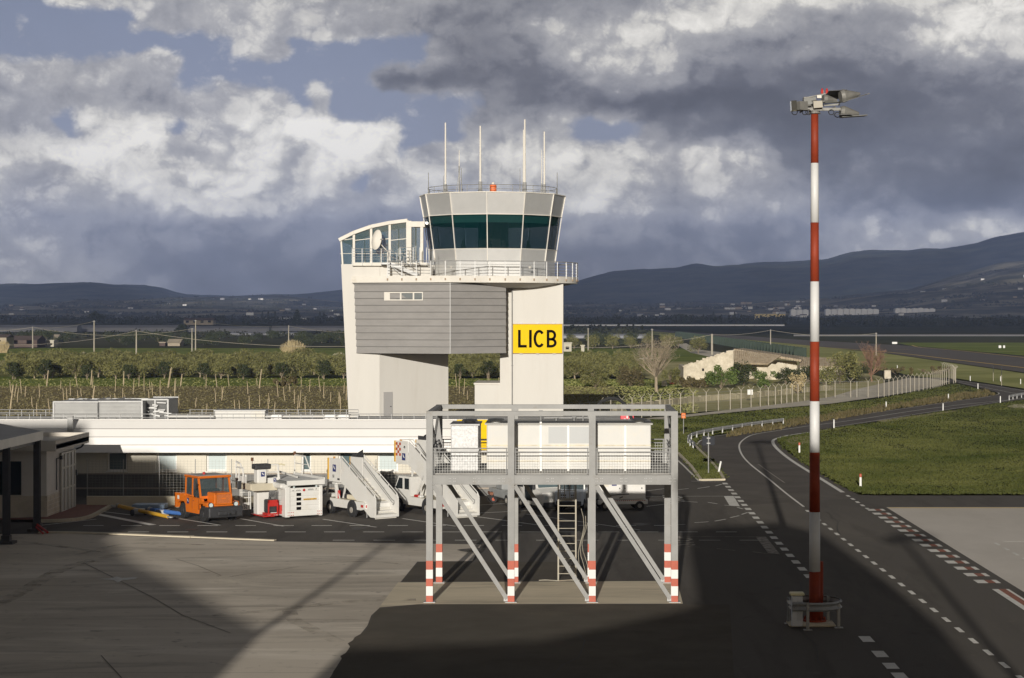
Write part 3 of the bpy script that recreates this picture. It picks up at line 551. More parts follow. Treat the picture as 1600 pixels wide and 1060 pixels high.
strip(ty, catmull(gl([(1240,540.5),(1384,551),(1490,563),(1600,576),(1700,589)])), .9, .16)
strip(ty, catmull(gl([(1425,540.5),(1440,544),(1500,549),(1600,559.8),(1700,569)])), .7, .16)
strip(ty, gl([(1398,547.5),(1421,547)]), .6, .16)
struct('taxiway_line', ty, M_yel)
# ------------------------------------------------------------------ hills
def lerp(tab, x):
    if x <= tab[0][0]: return tab[0][1]
    for a, b in zip(tab, tab[1:]):
        if x <= b[0]: t = (x-a[0])/(b[0]-a[0]); return a[1]+(b[1]-a[1])*t
    return tab[-1][1]
RID = [(-1200,455),(-400,452),(0,447),(90,446.5),(130,444.5),(200,447),(250,451),(290,461.5),(350,464),(420,463),(470,459.5),(533,455),(700,450),(850,449),(900,441),(960,428),(1000,424),(1060,421),(1085,416.5),(1120,420.5),(1180,416),(1240,413.5),(1290,411),(1330,402),(1360,399),(1420,398),(1480,391),(1520,386),(1560,377),(1600,372),(1750,355),(2200,340),(3000,350)]
def hill(name, y0, y1, y2, m, amp, frac, rough, nx=420, ny=70, off=0, label=None):
    mb = MB(); vs = []
    for j in range(ny+1):
        t = j/ny
        for i in range(nx+1):
            px = -1000+3900*i/nx
            if t < .8: s = t/.8; Yd = y0+(y1-y0)*s
            else: s = 1-(t-.8)/.2; Yd = y1+(y2-y1)*(1-s)
            hr = (HY-lerp(RID, px)+off)*y1/F*frac
            X = (px-CX)*Yd/F
            pr = s**1.5*(3-2*s) if s < 1 else 1
            pr = min(pr, 1)
            nz = mnoise.fractal(Vector((X*rough, Yd*rough*.8, 3.1)), 1.0, 2.1, 6)
            z = hr*pr + amp*nz*min(1, s*2.2)*(1-.75*max(0, (s-.85)/.15)) if t < .8 else hr*s*s
            vs.append((X, Yd, z-12*(1-min(1, s*12))))
    fs = [(j*(nx+1)+i, j*(nx+1)+i+1, (j+1)*(nx+1)+i+1, (j+1)*(nx+1)+i) for j in range(ny) for i in range(nx)]
    mb.add(vs, fs); o = mb.obj(name, m, smooth=True); o['kind'] = 'structure'; return o
M_hill = mat('hillside', (.022,.030,.018), 1, col2=(.28,.25,.18), vscale=.0035, spec=0, coords='World', detail=11, dirt=(.40,.36,.27), dscale=.0035, dlo=.50, dhi=.62, bump=0)
M_hill2 = mat('hill_ridge', (.012,.022,.014), 1, col2=(.13,.13,.085), vscale=.0045, spec=0, coords='World', detail=9)
hill('hill_ridge', 8500, 14000, 17000, M_hill2, 24, 1.0, .0018)
def foot(px): return lerp([(-1000,10),(0,16),(130,20),(250,24),(330,27),(430,28),(520,22),(880,14),(1000,18),(1150,22),(1300,28),(1420,44),(1500,66),(1560,82),(1640,92),(2900,70)], px)
def foothill():
    mb = MB(); vs = []; nx, ny = 460, 60; y0, y1, y2 = 4800, 8800, 9800
    for j in range(ny+1):
        t = j/ny
        for i in range(nx+1):
            px = -1000+3900*i/nx
            if t < .8: s = t/.8; Yd = y0+(y1-y0)*s
            else: s = 1-(t-.8)/.2; Yd = y1+(y2-y1)*(1-s)
            X = (px-CX)*Yd/F; hr = foot(px)*y1/F
            nz = mnoise.fractal(Vector((X*.0016, Yd*.0014, 7.3)), 1.0, 2.1, 6)
            vs.append((X, Yd, hr*(s**1.25)+26*nz*min(1, s*2)-6*(1-min(1, s*12))))
    mb.add(vs, [(j*(nx+1)+i, j*(nx+1)+i+1, (j+1)*(nx+1)+i+1, (j+1)*(nx+1)+i) for j in range(ny) for i in range(nx)])
    o = mb.obj('foothills', M_hill, smooth=True); o['kind'] = 'structure'; return vs
fvs = foothill()
# ------------------------------------------------------------------ a high cloud sheet, above the view, that shades the distant plain
def hole(gx, gy):
    px = CX+gx*F/gy
    for (a, b, y0, y1) in ((235,470,7000,8600),(1440,1680,7600,8900),(1180,1290,6200,6700),(560,700,5600,6100)):
        e = mnoise.noise(Vector((gx*.0012, gy*.0012, 9)))*90
        if a+e < px < b+e and y0+e*4 < gy < y1+e*4: return True
    return gy > 5200 and mnoise.noise(Vector((gx*.00075, gy*.00055, 17))) > .22
cl = MB(); CZ = 1500.0; sh = CZ/.1908; st = 160
ny_, nx_ = 96, 90; idx = {}
def gv(i, j):
    if (i, j) not in idx:
        gx = -7200+i*st; gy = 1000+j*st
        jx = mnoise.noise(Vector((i*.7, j*.7, 1)))*60; jy = mnoise.noise(Vector((i*.7, j*.7, 5)))*60
        if j == 0: jy = mnoise.noise(Vector((i*.25, 3, 5)))*140+(gx*.03)
        idx[(i, j)] = len(cl.v); cl.v.append((gx+jx-SUN_K*sh, gy+jy-sh, CZ+30*mnoise.noise(Vector((i*.3, j*.3, 2)))))
    return idx[(i, j)]
for j in range(ny_):
    for i in range(nx_):
        gx = -7200+(i+.5)*st; gy = 1000+(j+.5)*st
        if gy < 1500 and False: continue
        if hole(gx, gy): continue
        cl.f.append([gv(i,j), gv(i+1,j), gv(i+1,j+1), gv(i,j+1)]); cl.m.append(0)
mc = bpy.data.materials.new('cloud_white'); mc.use_nodes = True; t = mc.node_tree; t.nodes.clear()
d_ = t.nodes.new('ShaderNodeBsdfDiffuse'); d_.inputs[0].default_value = (.8,.8,.82,1); tl = t.nodes.new('ShaderNodeBsdfTranslucent'); tl.inputs[0].default_value = (.8,.8,.82,1)
mx = t.nodes.new('ShaderNodeMixShader'); mx.inputs[0].default_value = .3; t.links.new(d_.outputs[0], mx.inputs[1]); t.links.new(tl.outputs[0], mx.inputs[2])
tp = t.nodes.new('ShaderNodeBsdfTransparent'); mx2 = t.nodes.new('ShaderNodeMixShader'); mx2.inputs[0].default_value = .44
t.links.new(mx.outputs[0], mx2.inputs[1]); t.links.new(tp.outputs[0], mx2.inputs[2])
oo = t.nodes.new('ShaderNodeOutputMaterial'); t.links.new(mx2.outputs[0], oo.inputs[0])
oc = cl.obj('cloud', mc); oc['kind'] = 'structure'
sol = oc.modifiers.new('thickness', 'SOLIDIFY'); sol.thickness = -70
# ------------------------------------------------------------------ terminal behind the camera (outside the frame; it throws the long shade over the yard)
M_term = mat('terminal_wall', (.55,.52,.46), .8, var=.05)
t_ = root('terminal_building', 'cream airport terminal behind the viewpoint with stepped roofline', 'building', (0,-5,0))
prof = [(-3.6,0),(-2.0,14.4),(-1.8,19.7),(2.9,20.3),(4.9,19.3),(6.8,15.6),(7.2,12),(7.2,0)]
MB().xz([(-12.2,0),(-12.5,13.0),(-6.2,13.3),(-2.2,14.4),(-1.0,14.8),(-1.9,19.7),(2.9,20.3),(4.9,19.3),(6.8,15.6),(7.2,12),(7.2,0)], -9, 0).obj('wall', M_term, t_)
w_ = MB()
for x in (-10.5,-7.5,-4.5,-1.5,1.5,4.2):
    for z in (3, 7.5): w_.box(x-1, x+1, .0, .06, z, z+2.4)
w_.obj('window', M_gdark, t_)
t_ = root('terminal_wing', 'lower terminal wing with curved roof left of the viewpoint', 'building', (0,-5,0))
MB().xz([(-70,0),(-70,27.4),(-38.2,27.4),(-37.9,25.5),(-33.9,25.5),(-32.3,24.4),(-31,22),(-30.8,19.3),(-27.2,17.65),(-16,13.7),(-16.3,12.4),(-17.4,11.9),(-17.4,0)], -9, 0).obj('wall', M_term, t_)  # tall step at the far left added to the outline to shade the gatehouse roof
w_ = MB()
for k in range(16):
    x = -66+k*3.1
    for z in (3, 7.5): w_.box(x-1, x+1, .0, .06, z, z+2.4)
w_.obj('window', M_gdark, t_)
# ------------------------------------------------------------------ control tower
TY = 145.0
tw = root('control_tower', 'white airport control tower with faceted glass cab and grey zinc box', 'control tower', (0,0,0))
def X_(px, Y=TY): return XP(px, Y)
def Z_(py, Y=TY): return ZP(py, Y)
# left shaft: slanting slab, then a face that runs back to the right
w = MB()
lx = [(533, 413), (545, 661)]
zt, zb = Z_(413), 0.0
xl_t = X_(533); xl_b = X_(548); xm = X_(593); xr, yr = XP(700.5, 149.0), 149.0
vs = [(xl_t,TY,zt),(xm,TY,zt),(xr,yr,zt),(XP(698.5,161),161,zt),(xl_t,161,zt),(xl_b,TY,0),(xm,TY,0),(xr,yr,0),(XP(698.5,161),161,0),(xl_b,161,0)]
w.add(vs, [(0,1,2,3,4),(9,8,7,6,5),(0,5,6,1),(1,6,7,2),(2,7,8,3),(3,8,9,4),(4,9,5,0)])
w.obj('stair_shaft', M_wallw, tw)
# right shaft
SY = 146.6
w = MB(); w.box(XP(800,SY), XP(880,SY), SY, SY+7, 0, Z_(444,SY)); w.box(XP(781.5,SY+.9), XP(800,SY+.9)+.02, SY+.6, SY+7, 0, Z_(444,SY)); 
w.box(XP(742,SY+1), XP(781.5,SY+.9), SY+.8, SY+6, 0, ZP(601,SY+1))
w.obj('lift_shaft', M_wallw, tw)
w = MB(); w.box(XP(740.5,SY+1), XP(781.4,SY+.9), SY+.7, SY+6.1, ZP(601,SY+1), ZP(598.5,SY+1)); w.obj('coping', M_slab, tw)
w = MB(); w.tube((XP(800.3,SY-.05),SY-.06,1),(XP(800.3,SY-.05),SY-.06,Z_(452,SY)),.045); 
for z in (4,7,10,12): w.box(XP(800.3,SY)-.08, XP(800.3,SY)+.08, SY-.12, SY, z, z+.05)
w.obj('drainpipe', M_steel, tw)
# zinc box
A = (XP(553,144.9), 144.9); B = (XP(703.5,142.6), 142.6); C = (XP(790,145.4), 145.4)
zbt = ZP(552.5,144); ztp = ZP(434, 144)
w = MB(); rows = 11
A2 = (A[0]+.22, A[1])
for k in range(rows):
    z0 = zbt+(ztp-zbt)*k/rows; z1 = zbt+(ztp-zbt)*(k+1)/rows
    fr = k/rows; ax = A2[0]-.22*fr; e = .035
    def ring(z, o): return [(ax-o, A[1]-o, z),(B[0], B[1]-o*1.1, z),(C[0]+o, C[1]-o, z),(C[0]+o,157.5,z),(ax-o,157.5,z)]
    vs = ring(z0, e)+ring(z1, 0)
    w.add(vs, [(i,(i+1)%5,5+(i+1)%5,5+i) for i in range(5)]+[(4,3,2,1,0),(5,6,7,8,9)])
zb_ = w.obj('zinc_box', M_zinc, tw)
w = MB()
for k in range(1, rows):
    z = zbt+(ztp-zbt)*k/rows; ax = A2[0]-.22*k/rows
    w.bar((ax-.01, A[1]-.045, z),(B[0], B[1]-.045, z),.03,.045); w.bar((B[0], B[1]-.045, z),(C[0]+.02, C[1]-.045, z),.03,.045)
w.obj('seam', mat('zinc_seam', (.15,.146,.14), .7), zb_)
w = MB(); w.bar((B[0],B[1]-.05,zbt),(B[0],B[1]-.05,ztp),.04,.05); w.obj('corner_trim', M_galv, zb_)
# slot window in the zinc box
wx0, wx1 = XP(600.5,144.2), XP(661,143.2)
fy = lambda x: A[1]+(B[1]-A[1])*(x-A[0])/(B[0]-A[0])
za, zc = ZP(469.5,143.7), ZP(457,143.7)
w = MB(); 
for (xa, xb, z0, z1) in ((wx0,wx1,zc-.06,zc+.02),(wx0,wx1,za-.02,za+.06),(wx0,wx0+.45,za+.06,zc-.06),(wx1-.07,wx1,za+.06,zc-.06),(wx0+1.22,wx0+1.34,za+.06,zc-.06),(wx0+2.2,wx0+2.32,za+.06,zc-.06)):
    w.prism([(xa,fy(xa)-.12),(xb,fy(xb)-.12),(xb,fy(xb)+.1),(xa,fy(xa)+.1)], z0, z1)
wf = w.obj('window_frame', M_slab, tw)
w = MB(); w.prism([(wx0+.45,fy(wx0)-.105),(wx1-.07,fy(wx1)-.075),(wx1-.07,fy(wx1)+.05),(wx0+.45,fy(wx0)+.05)], za+.05, zc-.05); w.obj('pane', M_gpale, wf)
w = MB(); w.box(XP(598.5,147), XP(611.5,147), 0,0.1,0,1); 
# door on the slanting face
dd = Vector((xr-xm, yr-TY, 0)).normalized(); nn = Vector((dd.y, -dd.x, 0))
def onface(s, o, z): p = Vector((xm, TY, 0))+dd*s+nn*o; return (p.x, p.y, z)
w = MB(); s0, s1 = .35, 1.15
w.add([onface(s0,-.02,2.9),onface(s1,-.02,2.9),onface(s1,-.02,5.05),onface(s0,-.02,5.05),onface(s0,.05,2.9),onface(s1,.05,2.9),onface(s1,.05,5.05),onface(s0,.05,5.05)], [(0,1,2,3),(4,7,6,5),(0,4,5,1),(1,5,6,2),(2,6,7,3),(3,7,4,0)])
dr = w.obj('door', mat('door_grey', (.36,.35,.34), .6), tw)
w = MB(); w.tube(onface(.95,.06,3.95), onface(.95,.14,3.95), .03); w.obj('handle', M_darkm, dr)
# balcony slab: round around the cab, running left along the roof of the box
CY = 150.0; cx = XP(769.5, CY); RB = 133*CY/F
sz1 = ZP(431.5, CY-RB*.9); sz0 = sz1-.50
pts = [(XP(550,144.6),144.6),(XP(703,142.3),142.3)]
for k in range(0, 40):
    a = -math.pi*.5+k*(math.pi*.88)/39
    pts.append((cx+RB*math.cos(a), CY+RB*math.sin(a)))
pts += [(cx+2, 158),(XP(550,158),158)]
w = MB(); w.prism(pts, sz0, sz1); w.obj('balcony_slab', M_slab, tw)
w = MB(); w.lathe([(RB-1.9, sz0-.35),(RB-.25, sz0-.002)], (cx, CY), 40); w.obj('balcony_soffit', M_wallw, tw)
# brackets (drain spouts) under the slab edge and railing
w = MB(); rl = MB(); edge = [pts[0]] ; 
def walk(poly, step):
    out = []; rem = 0
    for a, b in zip(poly, poly[1:]):
        a, b = Vector(a), Vector(b); d = (b-a).length; t = rem
        while t < d: out.append(a+(b-a)*t/d); t += step
        rem = t-d
    return out
rp_ = [(XP(606,144),144.0-.25)]+[(XP(703,142.3),142.3+.05)]+pts[2:38]
for q in walk(rp_, 1.15):
    rl.box(q.x-.03, q.x+.03, q.y-.03, q.y+.03, sz1-.25, sz1+1.1)
    w.box(q.x-.05, q.x+.05, q.y-.10, q.y+.02, sz1-.34, sz1-.18)
for hz, rr in ((1.1,.035),(.85,.015),(.62,.015),(.40,.015),(.18,.015)):
    rl.path([(p[0], p[1], sz1+hz) for p in rp_], rr, 5)
rl.obj('balcony_railing', M_galv, tw); w.obj('railing_bracket', mat('rusty_bracket', (.30,.22,.15), .8), tw)
w = MB()
for px, py in ((705,418),(828,418)):
    q = P(px, py, CY-5.3); w.lathe([(.10,q.z-.07),(.12,q.z),(.07,q.z+.09)], (q.x, q.y), 10)
w.obj('wall_lamp', M_slab, tw)
# cab
NS = 12; rot = R(-2.0)
def cz(py, r): return ZP(py, CY-r)
R0, R1, R2, R3, R4 = 113.5*CY/F, 107.5*CY/F, 100.0*CY/F, 97.8*CY/F, 97.8*CY/F
z4 = sz1; z3 = cz(408,R3); z2 = cz(388.5,R2); z1 = cz(334.5,R1); z0 = cz(300.5,R0)
def facet(i, r, z): a = rot+2*math.pi*i/NS; return Vector((cx+r*math.sin(a), CY-r*math.cos(a), z))
def band(name, ra, za, rb, zb, m, inset=.0, th=.12, gap=.0, parent=tw):
    out = []
    for i in range(NS):
        a0, a1, b0, b1 = facet(i,ra,za), facet(i+1,ra,za), facet(i,rb,zb), facet(i+1,rb,zb)
        cen = (a0+a1+b0+b1)/4; nrm = Vector((cen.x-cx, cen.y-CY, 0)).normalized()
        o = -nrm*inset; d = (a1-a0).normalized()*gap
        q = [a0+o+d, a1+o-d, b1+o-d, b0+o+d]; q2 = [v-nrm*th for v in q]
        mb = MB(); mb.add(q+q2, [(0,1,2,3),(7,6,5,4),(0,4,5,1),(1,5,6,2),(2,6,7,3),(3,7,4,0)]); out.append(mb.obj(name, m, parent))
    return out
cabw = MB(); cabw.lathe([(R4-.35, sz0),(R3-.35, z3),(R2-.4, z2)], (cx, CY), NS, rot); cabw.lathe([(R1-.35, z1),(R0-.3, z0-.2)], (cx, CY), NS, rot)
cab = cabw.obj('cab_core', M_cabmet, tw)
band('lower_panel', R4, z4, R3, z3, M_cabmet, parent=cab, gap=.02); band('sill_panel', R3, z3, R2, z2, M_cabmet, parent=cab, gap=.02)
band('parapet_panel', R1, z1, R0, z0, M_cabmet, parent=cab, gap=.02)
zbl = z1-(z1-z2)*.235; rbl = R1-(R1-R2)*.235
gl_ = mat('cab_glass', (.10,.50,.50), .03); gb = gl_.node_tree.nodes['Principled BSDF']; gb.inputs['Alpha'].default_value = .45; gb.inputs['Base Color'].default_value = (.002,.024,.028,1)
for pn in band('window_pane', R2, z2, R1, z1, gl_, inset=.05, th=.02, gap=.05): pass
band('window_blind', rbl, zbl, R1, z1, M_gblind, inset=.25, th=.02, gap=.05)
# cab interior
w = MB(); w.lathe([(R2-.5, z2-.9),(R2-.5, z2-.8)], (cx, CY), NS, rot); w.lathe([(R1-.4, z1+.02),(R1-.4, z1+.1)], (cx, CY), NS, rot); w.lathe([(1.2,z2-.8),(1.2,z1)], (cx, CY+1.5), 12)
w.obj('cab_interior', M_darkm, tw)
w = MB()
for k in range(9):
    a = -1.1+k*.27; q = Vector((cx+(R2-1.0)*math.sin(a), CY-(R2-1.0)*math.cos(a), z2-.8)); w.box(q.x-.5, q.x+.5, q.y-.25, q.y+.25, q.z, q.z+.75)
    if k in (2,4,5,7): w.lathe([(.18,q.z+.8),(.20,q.z+1.1),(.10,q.z+1.25),(.12,q.z+1.5)], (q.x, q.y+.5), 8)
w.obj('control_desk', M_darkm, tw)
w = MB()
for i in range(NS):
    a = [facet(i, R4+.02, z4), facet(i, R3+.02, z3), facet(i, R2+.03, z2), facet(i, R1+.03, z1), facet(i, R0+.03, z0+.03)]
    for p, q in zip(a[1:], a[2:]): w.bar(p, q, .06, .06)
    w.bar(a[4], facet(i+1, R0+.03, z0+.03), .07, .07); w.bar(a[3], facet(i+1, R1+.03, z1), .05, .05); w.bar(a[2], facet(i+1, R2+.03, z2), .05, .05)
w.obj('cab_frame', M_slab, tw)
w = MB(); w.lathe([(R0-.2, z0-.25),(R0-.25, z0-.18)], (cx, CY), NS, rot); w.obj('cab_roof', M_cabmet, tw)
# roof rail ring
w = MB(); rr = 101*CY/F
for hz, r_ in ((.62,.022),(.30,.015)): w.path([(cx+rr*math.sin(2*math.pi*i/36), CY-rr*math.cos(2*math.pi*i/36), z0+hz) for i in range(37)], r_, 5)
for i in range(18): a = 2*math.pi*i/18; w.tube((cx+rr*math.sin(a), CY-rr*math.cos(a), z0-.2),(cx+rr*math.sin(a), CY-rr*math.cos(a), z0+.62), .02, n=5)
w.obj('roof_rail', M_steel, tw)
# whip antennas: each its own thing on the roof
def antenna(px, yt, yb, dy, r, lab, base=True):
    Y = CY+dy; x = XP(px, Y); zt_ = ZP(yt, Y); zb2 = z0-.2; o = root('whip_antenna', lab, 'antenna', (x, Y, zb2), group='antennas on the tower roof')
    zs = max(ZP(yb, Y)-zb2-.0, .35)
    m = MB(); m.tube((0,0,zs),(0,0,zt_-zb2), r, r*.75, n=8); m.obj('whip', M_slab if r > .03 else M_steel, o)
    m = MB(); m.tube((0,0,0),(0,0,zs+.1), r*1.5+.01)
    if base:
        for k in range(3): a = 2*math.pi*k/3+.4; m.tube((.42*math.cos(a),.42*math.sin(a),0),(0,0,zs*.9), .022, n=5)
    m.obj('mounting', M_galv, o)
antenna(696,192,290,-2.2,.075,'tall white whip antenna at the left of the tower roof')
antenna(750.5,197,286,-3.2,.085,'white whip antenna left of the orange beacon on the tower roof')
antenna(820,187,287,-3.0,.080,'tallest white whip antenna on the tower roof, right of centre')
antenna(818,203,290,1.8,.060,'white whip antenna just behind the tallest one')
antenna(850.5,206,290,.8,.075,'white whip antenna at the right end of the tower roof')
antenna(846.5,235,289,2.5,.035,'thin grey rod antenna just left of the rightmost white whip')
antenna(717.5,235,262,1.5,.035,'short thin rod antenna on a lattice foot left of centre')
antenna(721,263,290,1.2,.025,'low bare pole beside the thin rod antenna', False)
antenna(669.5,270,298,0,.03,'small grey pole at the far left of the roof rail', False)
antenna(870.5,270,298,0,.03,'small grey pole at the far right of the roof rail', False)
antenna(812.5,263,292,2.0,.02,'thin short pole left of the tallest antenna', False)
antenna(693,275,292,2.0,.02,'thin short pole behind the leftmost white antenna', False)
bx = XP(770.5, CY-4.2); o = root('obstruction_beacon', 'orange cylindrical warning beacon on the tower roof edge', 'beacon', (bx, CY-4.2, z0-.2))
m = MB(); m.lathe([(.23,.1),(.26,.16),(.26,.80),(.22,.86)], (0,0), 16); m.obj('beacon_body', M_beac, o)
m = MB(); m.lathe([(.10,.86),(.12,.98),(.05,1.06)], (0,0), 12); m.obj('beacon_cap', M_slab, o); m = MB(); m.lathe([(.15,0),(.15,.12)], (0,0), 10); m.obj('beacon_foot', M_galv, o)
# glazed stair head on the left shaft
GY = 146.0
w = MB(); arc = [(530,376.5),(553,365),(580,355.5),(609,349.5),(637,346)]
ap = [P(a, b, GY) for a, b in arc]
zf = ZP(413.5, GY)
for k, p in enumerate(ap):
    bx_ = p.x+(.15 if k == 0 else 0)
    w.bar((bx_+(.12 if k == 0 else 0), GY, zf), (bx_, GY, p.z), .18 if k else .12, .12)
    w.bar((bx_, GY+7.5, zf), (bx_, GY+7.5, p.z), .15, .12)
    w.bar((bx_, GY, p.z), (bx_, GY+7.5, p.z), .14, .14)
for p, q in zip(ap, ap[1:]):
    w.bar(p+Vector((0,-.1,.06)), q+Vector((0,-.1,.06)), .22, .26); w.bar(p+Vector((0,7.6,.06)), q+Vector((0,7.6,.06)), .2, .22)
for pxs in ((553,580),(580,609),(609,637),(531,553)):
    w.bar((XP(pxs[0],GY), GY, ZP(376,GY)), (XP(pxs[1],GY), GY, ZP(373,GY)), .04, .05); w.bar((XP(pxs[0],GY), GY, ZP(396.5,GY)), (XP(pxs[1],GY), GY, ZP(396.5,GY)), .03, .03)
w.box(XP(635,GY), XP(643,GY), GY-.2, GY+.3, zf, ZP(345.5,GY)); w.box(XP(657,GY), XP(661.5,GY), GY-.2, GY+.2, zf, ZP(352,GY))
w.box(XP(641,GY), XP(664,GY), GY-.25, GY+.4, ZP(355,GY), ZP(346.5,GY))
w.obj('stair_head_frame', M_slab, tw)
w = MB(); pg = [(p.x, p.z) for p in ap]
for k in range(4):
    a, b = ap[k], ap[k+1]; w.xz([(a.x+.12, zf),(b.x-.12, zf),(b.x-.12, b.z-.05),(a.x+.12, a.z-.05)], GY+.02, GY+.04)
    w.xz([(a.x+.12, zf),(b.x-.12, zf),(b.x-.12, b.z-.05),(a.x+.12, a.z-.05)], GY+7.46, GY+7.48)
w.box(XP(643.5,GY), XP(656.5,GY), GY+.05, GY+.07, zf, ZP(356,GY)); w.box(XP(531,GY)+.1, XP(531,GY)+.12, GY+.1, GY+7.4, zf, ZP(378,GY))
w.obj('stair_head_glazing', M_gpale, tw)
w = MB()
for a, b in zip(ap, ap[1:]): w.add([a+Vector((0,.1,0)), b+Vector((0,.1,0)), b+Vector((0,7.5,0)), a+Vector((0,7.5,0)), a+Vector((0,.1,.12)), b+Vector((0,.1,.12)), b+Vector((0,7.5,.12)), a+Vector((0,7.5,.12))], [(0,1,2,3),(4,7,6,5),(0,4,5,1),(1,5,6,2),(2,6,7,3),(3,7,4,0)])
w.box(XP(637,GY), XP(668,GY), GY+.4, GY+7, ZP(350,GY), ZP(347,GY)); w.obj('stair_head_roof', M_cabmet, tw)
# landing, side stair, railings
LY = 144.6
w = MB(); w.box(XP(550,LY), XP(668,LY), LY, LY+3.5, ZP(415.5,LY), ZP(410.5,LY)); w.obj('landing_slab', M_slab, tw)
w = MB(); w.box(XP(552,LY+.3), XP(672,LY+.3), LY+.45, LY+3.4, sz1, ZP(415.6,LY)); w.obj('landing_wall', M_wallw, tw)
w = MB()
for k in range(9): x = XP(551,LY)+k*.72; w.box(x-.025,x+.025,LY-.08,LY-.02,ZP(415,LY),ZP(389,LY)); 
for py in (389,393,397,401,405): w.tube((XP(550,LY),LY-.05,ZP(py,LY)),(XP(604,LY),LY-.05,ZP(py,LY)),.022 if py==389 else .013,n=5)
for k in range(6): x = XP(625,LY)+k*.5; w.box(x-.025,x+.025,LY-.08,LY-.02,ZP(415,LY),ZP(387,LY))
for py in (387,392,397,402): w.tube((XP(625,LY),LY-.05,ZP(py,LY)),(XP(648,LY),LY-.05,ZP(py,LY)),.02,n=5)
w.obj('landing_railing', M_galv, tw)
st_ = MB(); SYY = 143.9; a = Vector((XP(609,SYY),SYY,ZP(412,SYY))); b = Vector((XP(653,SYY),SYY,sz1+.05))
for dy in (0,.8): st_.bar(a+Vector((0,dy,0)), b+Vector((0,dy,0)), .05, .26)
for k in range(9): q = a.lerp(b, (k+.5)/9); st_.box(q.x-.16,q.x+.16,q.y,q.y+.8,q.z-.02,q.z+.03)
st_.bar(a+Vector((-.6,0,0)), a+Vector((0.1,0,0)), .05,.14); st_.box(a.x-.7,a.x+.1,a.y,a.y+.8,a.z-.05,a.z)
st_.bar((a.x-.05,SYY,sz1),(a.x-.05,SYY,a.z),.1,.1); st_.bar((a.x+.1,SYY,a.z-.2),(a.x+1.05,SYY,sz1),.05,.05)
for h in (1.0,.55): st_.tube(a+Vector((0,0,h)), b+Vector((0,0,h)), .025, n=5); st_.tube(a+Vector((-.7,0,h)), a+Vector((0,0,h)), .025, n=5)
for k in range(5): q = a.lerp(b, k/4); st_.tube(q, q+Vector((0,0,1.0)), .02, n=5)
st_.obj('side_stair', M_galv, tw)
dq = P(587.5, 374.5, LY-.3); ds = root('satellite_dish', 'white satellite dish in front of the glazed stair head on the tower', 'satellite dish', tuple(dq))
m = MB(); n_ = 24; prof_ = [(0.02,.16),(.3,.12),(.6,.04),(.78,-.06)]
vs = [(r*math.cos(2*math.pi*i/n_)*.62, -h*1.2, r*math.sin(2*math.pi*i/n_)) for r, h in prof_ for i in range(n_)]
m.add(vs, [(k*n_+i, k*n_+(i+1)%n_, (k+1)*n_+(i+1)%n_, (k+1)*n_+i) for k in range(3) for i in range(n_)]+[tuple(range(n_))])
do = m.obj('reflector', M_slab, ds, smooth=True); do.rotation_euler = (R(-12), 0, R(-35))
m = MB(); m.tube((.2,.2,-.2),(.85,.2,-.9),.03); m.tube((.85,.2,-.9),(.85,.2,-1.95),.045); m.obj('dish_mast', M_slab, ds); m = MB(); m.tube((.35,-.2,.0),(.55,-.3,.0),.05); m.obj('feed_horn', M_galv, ds)
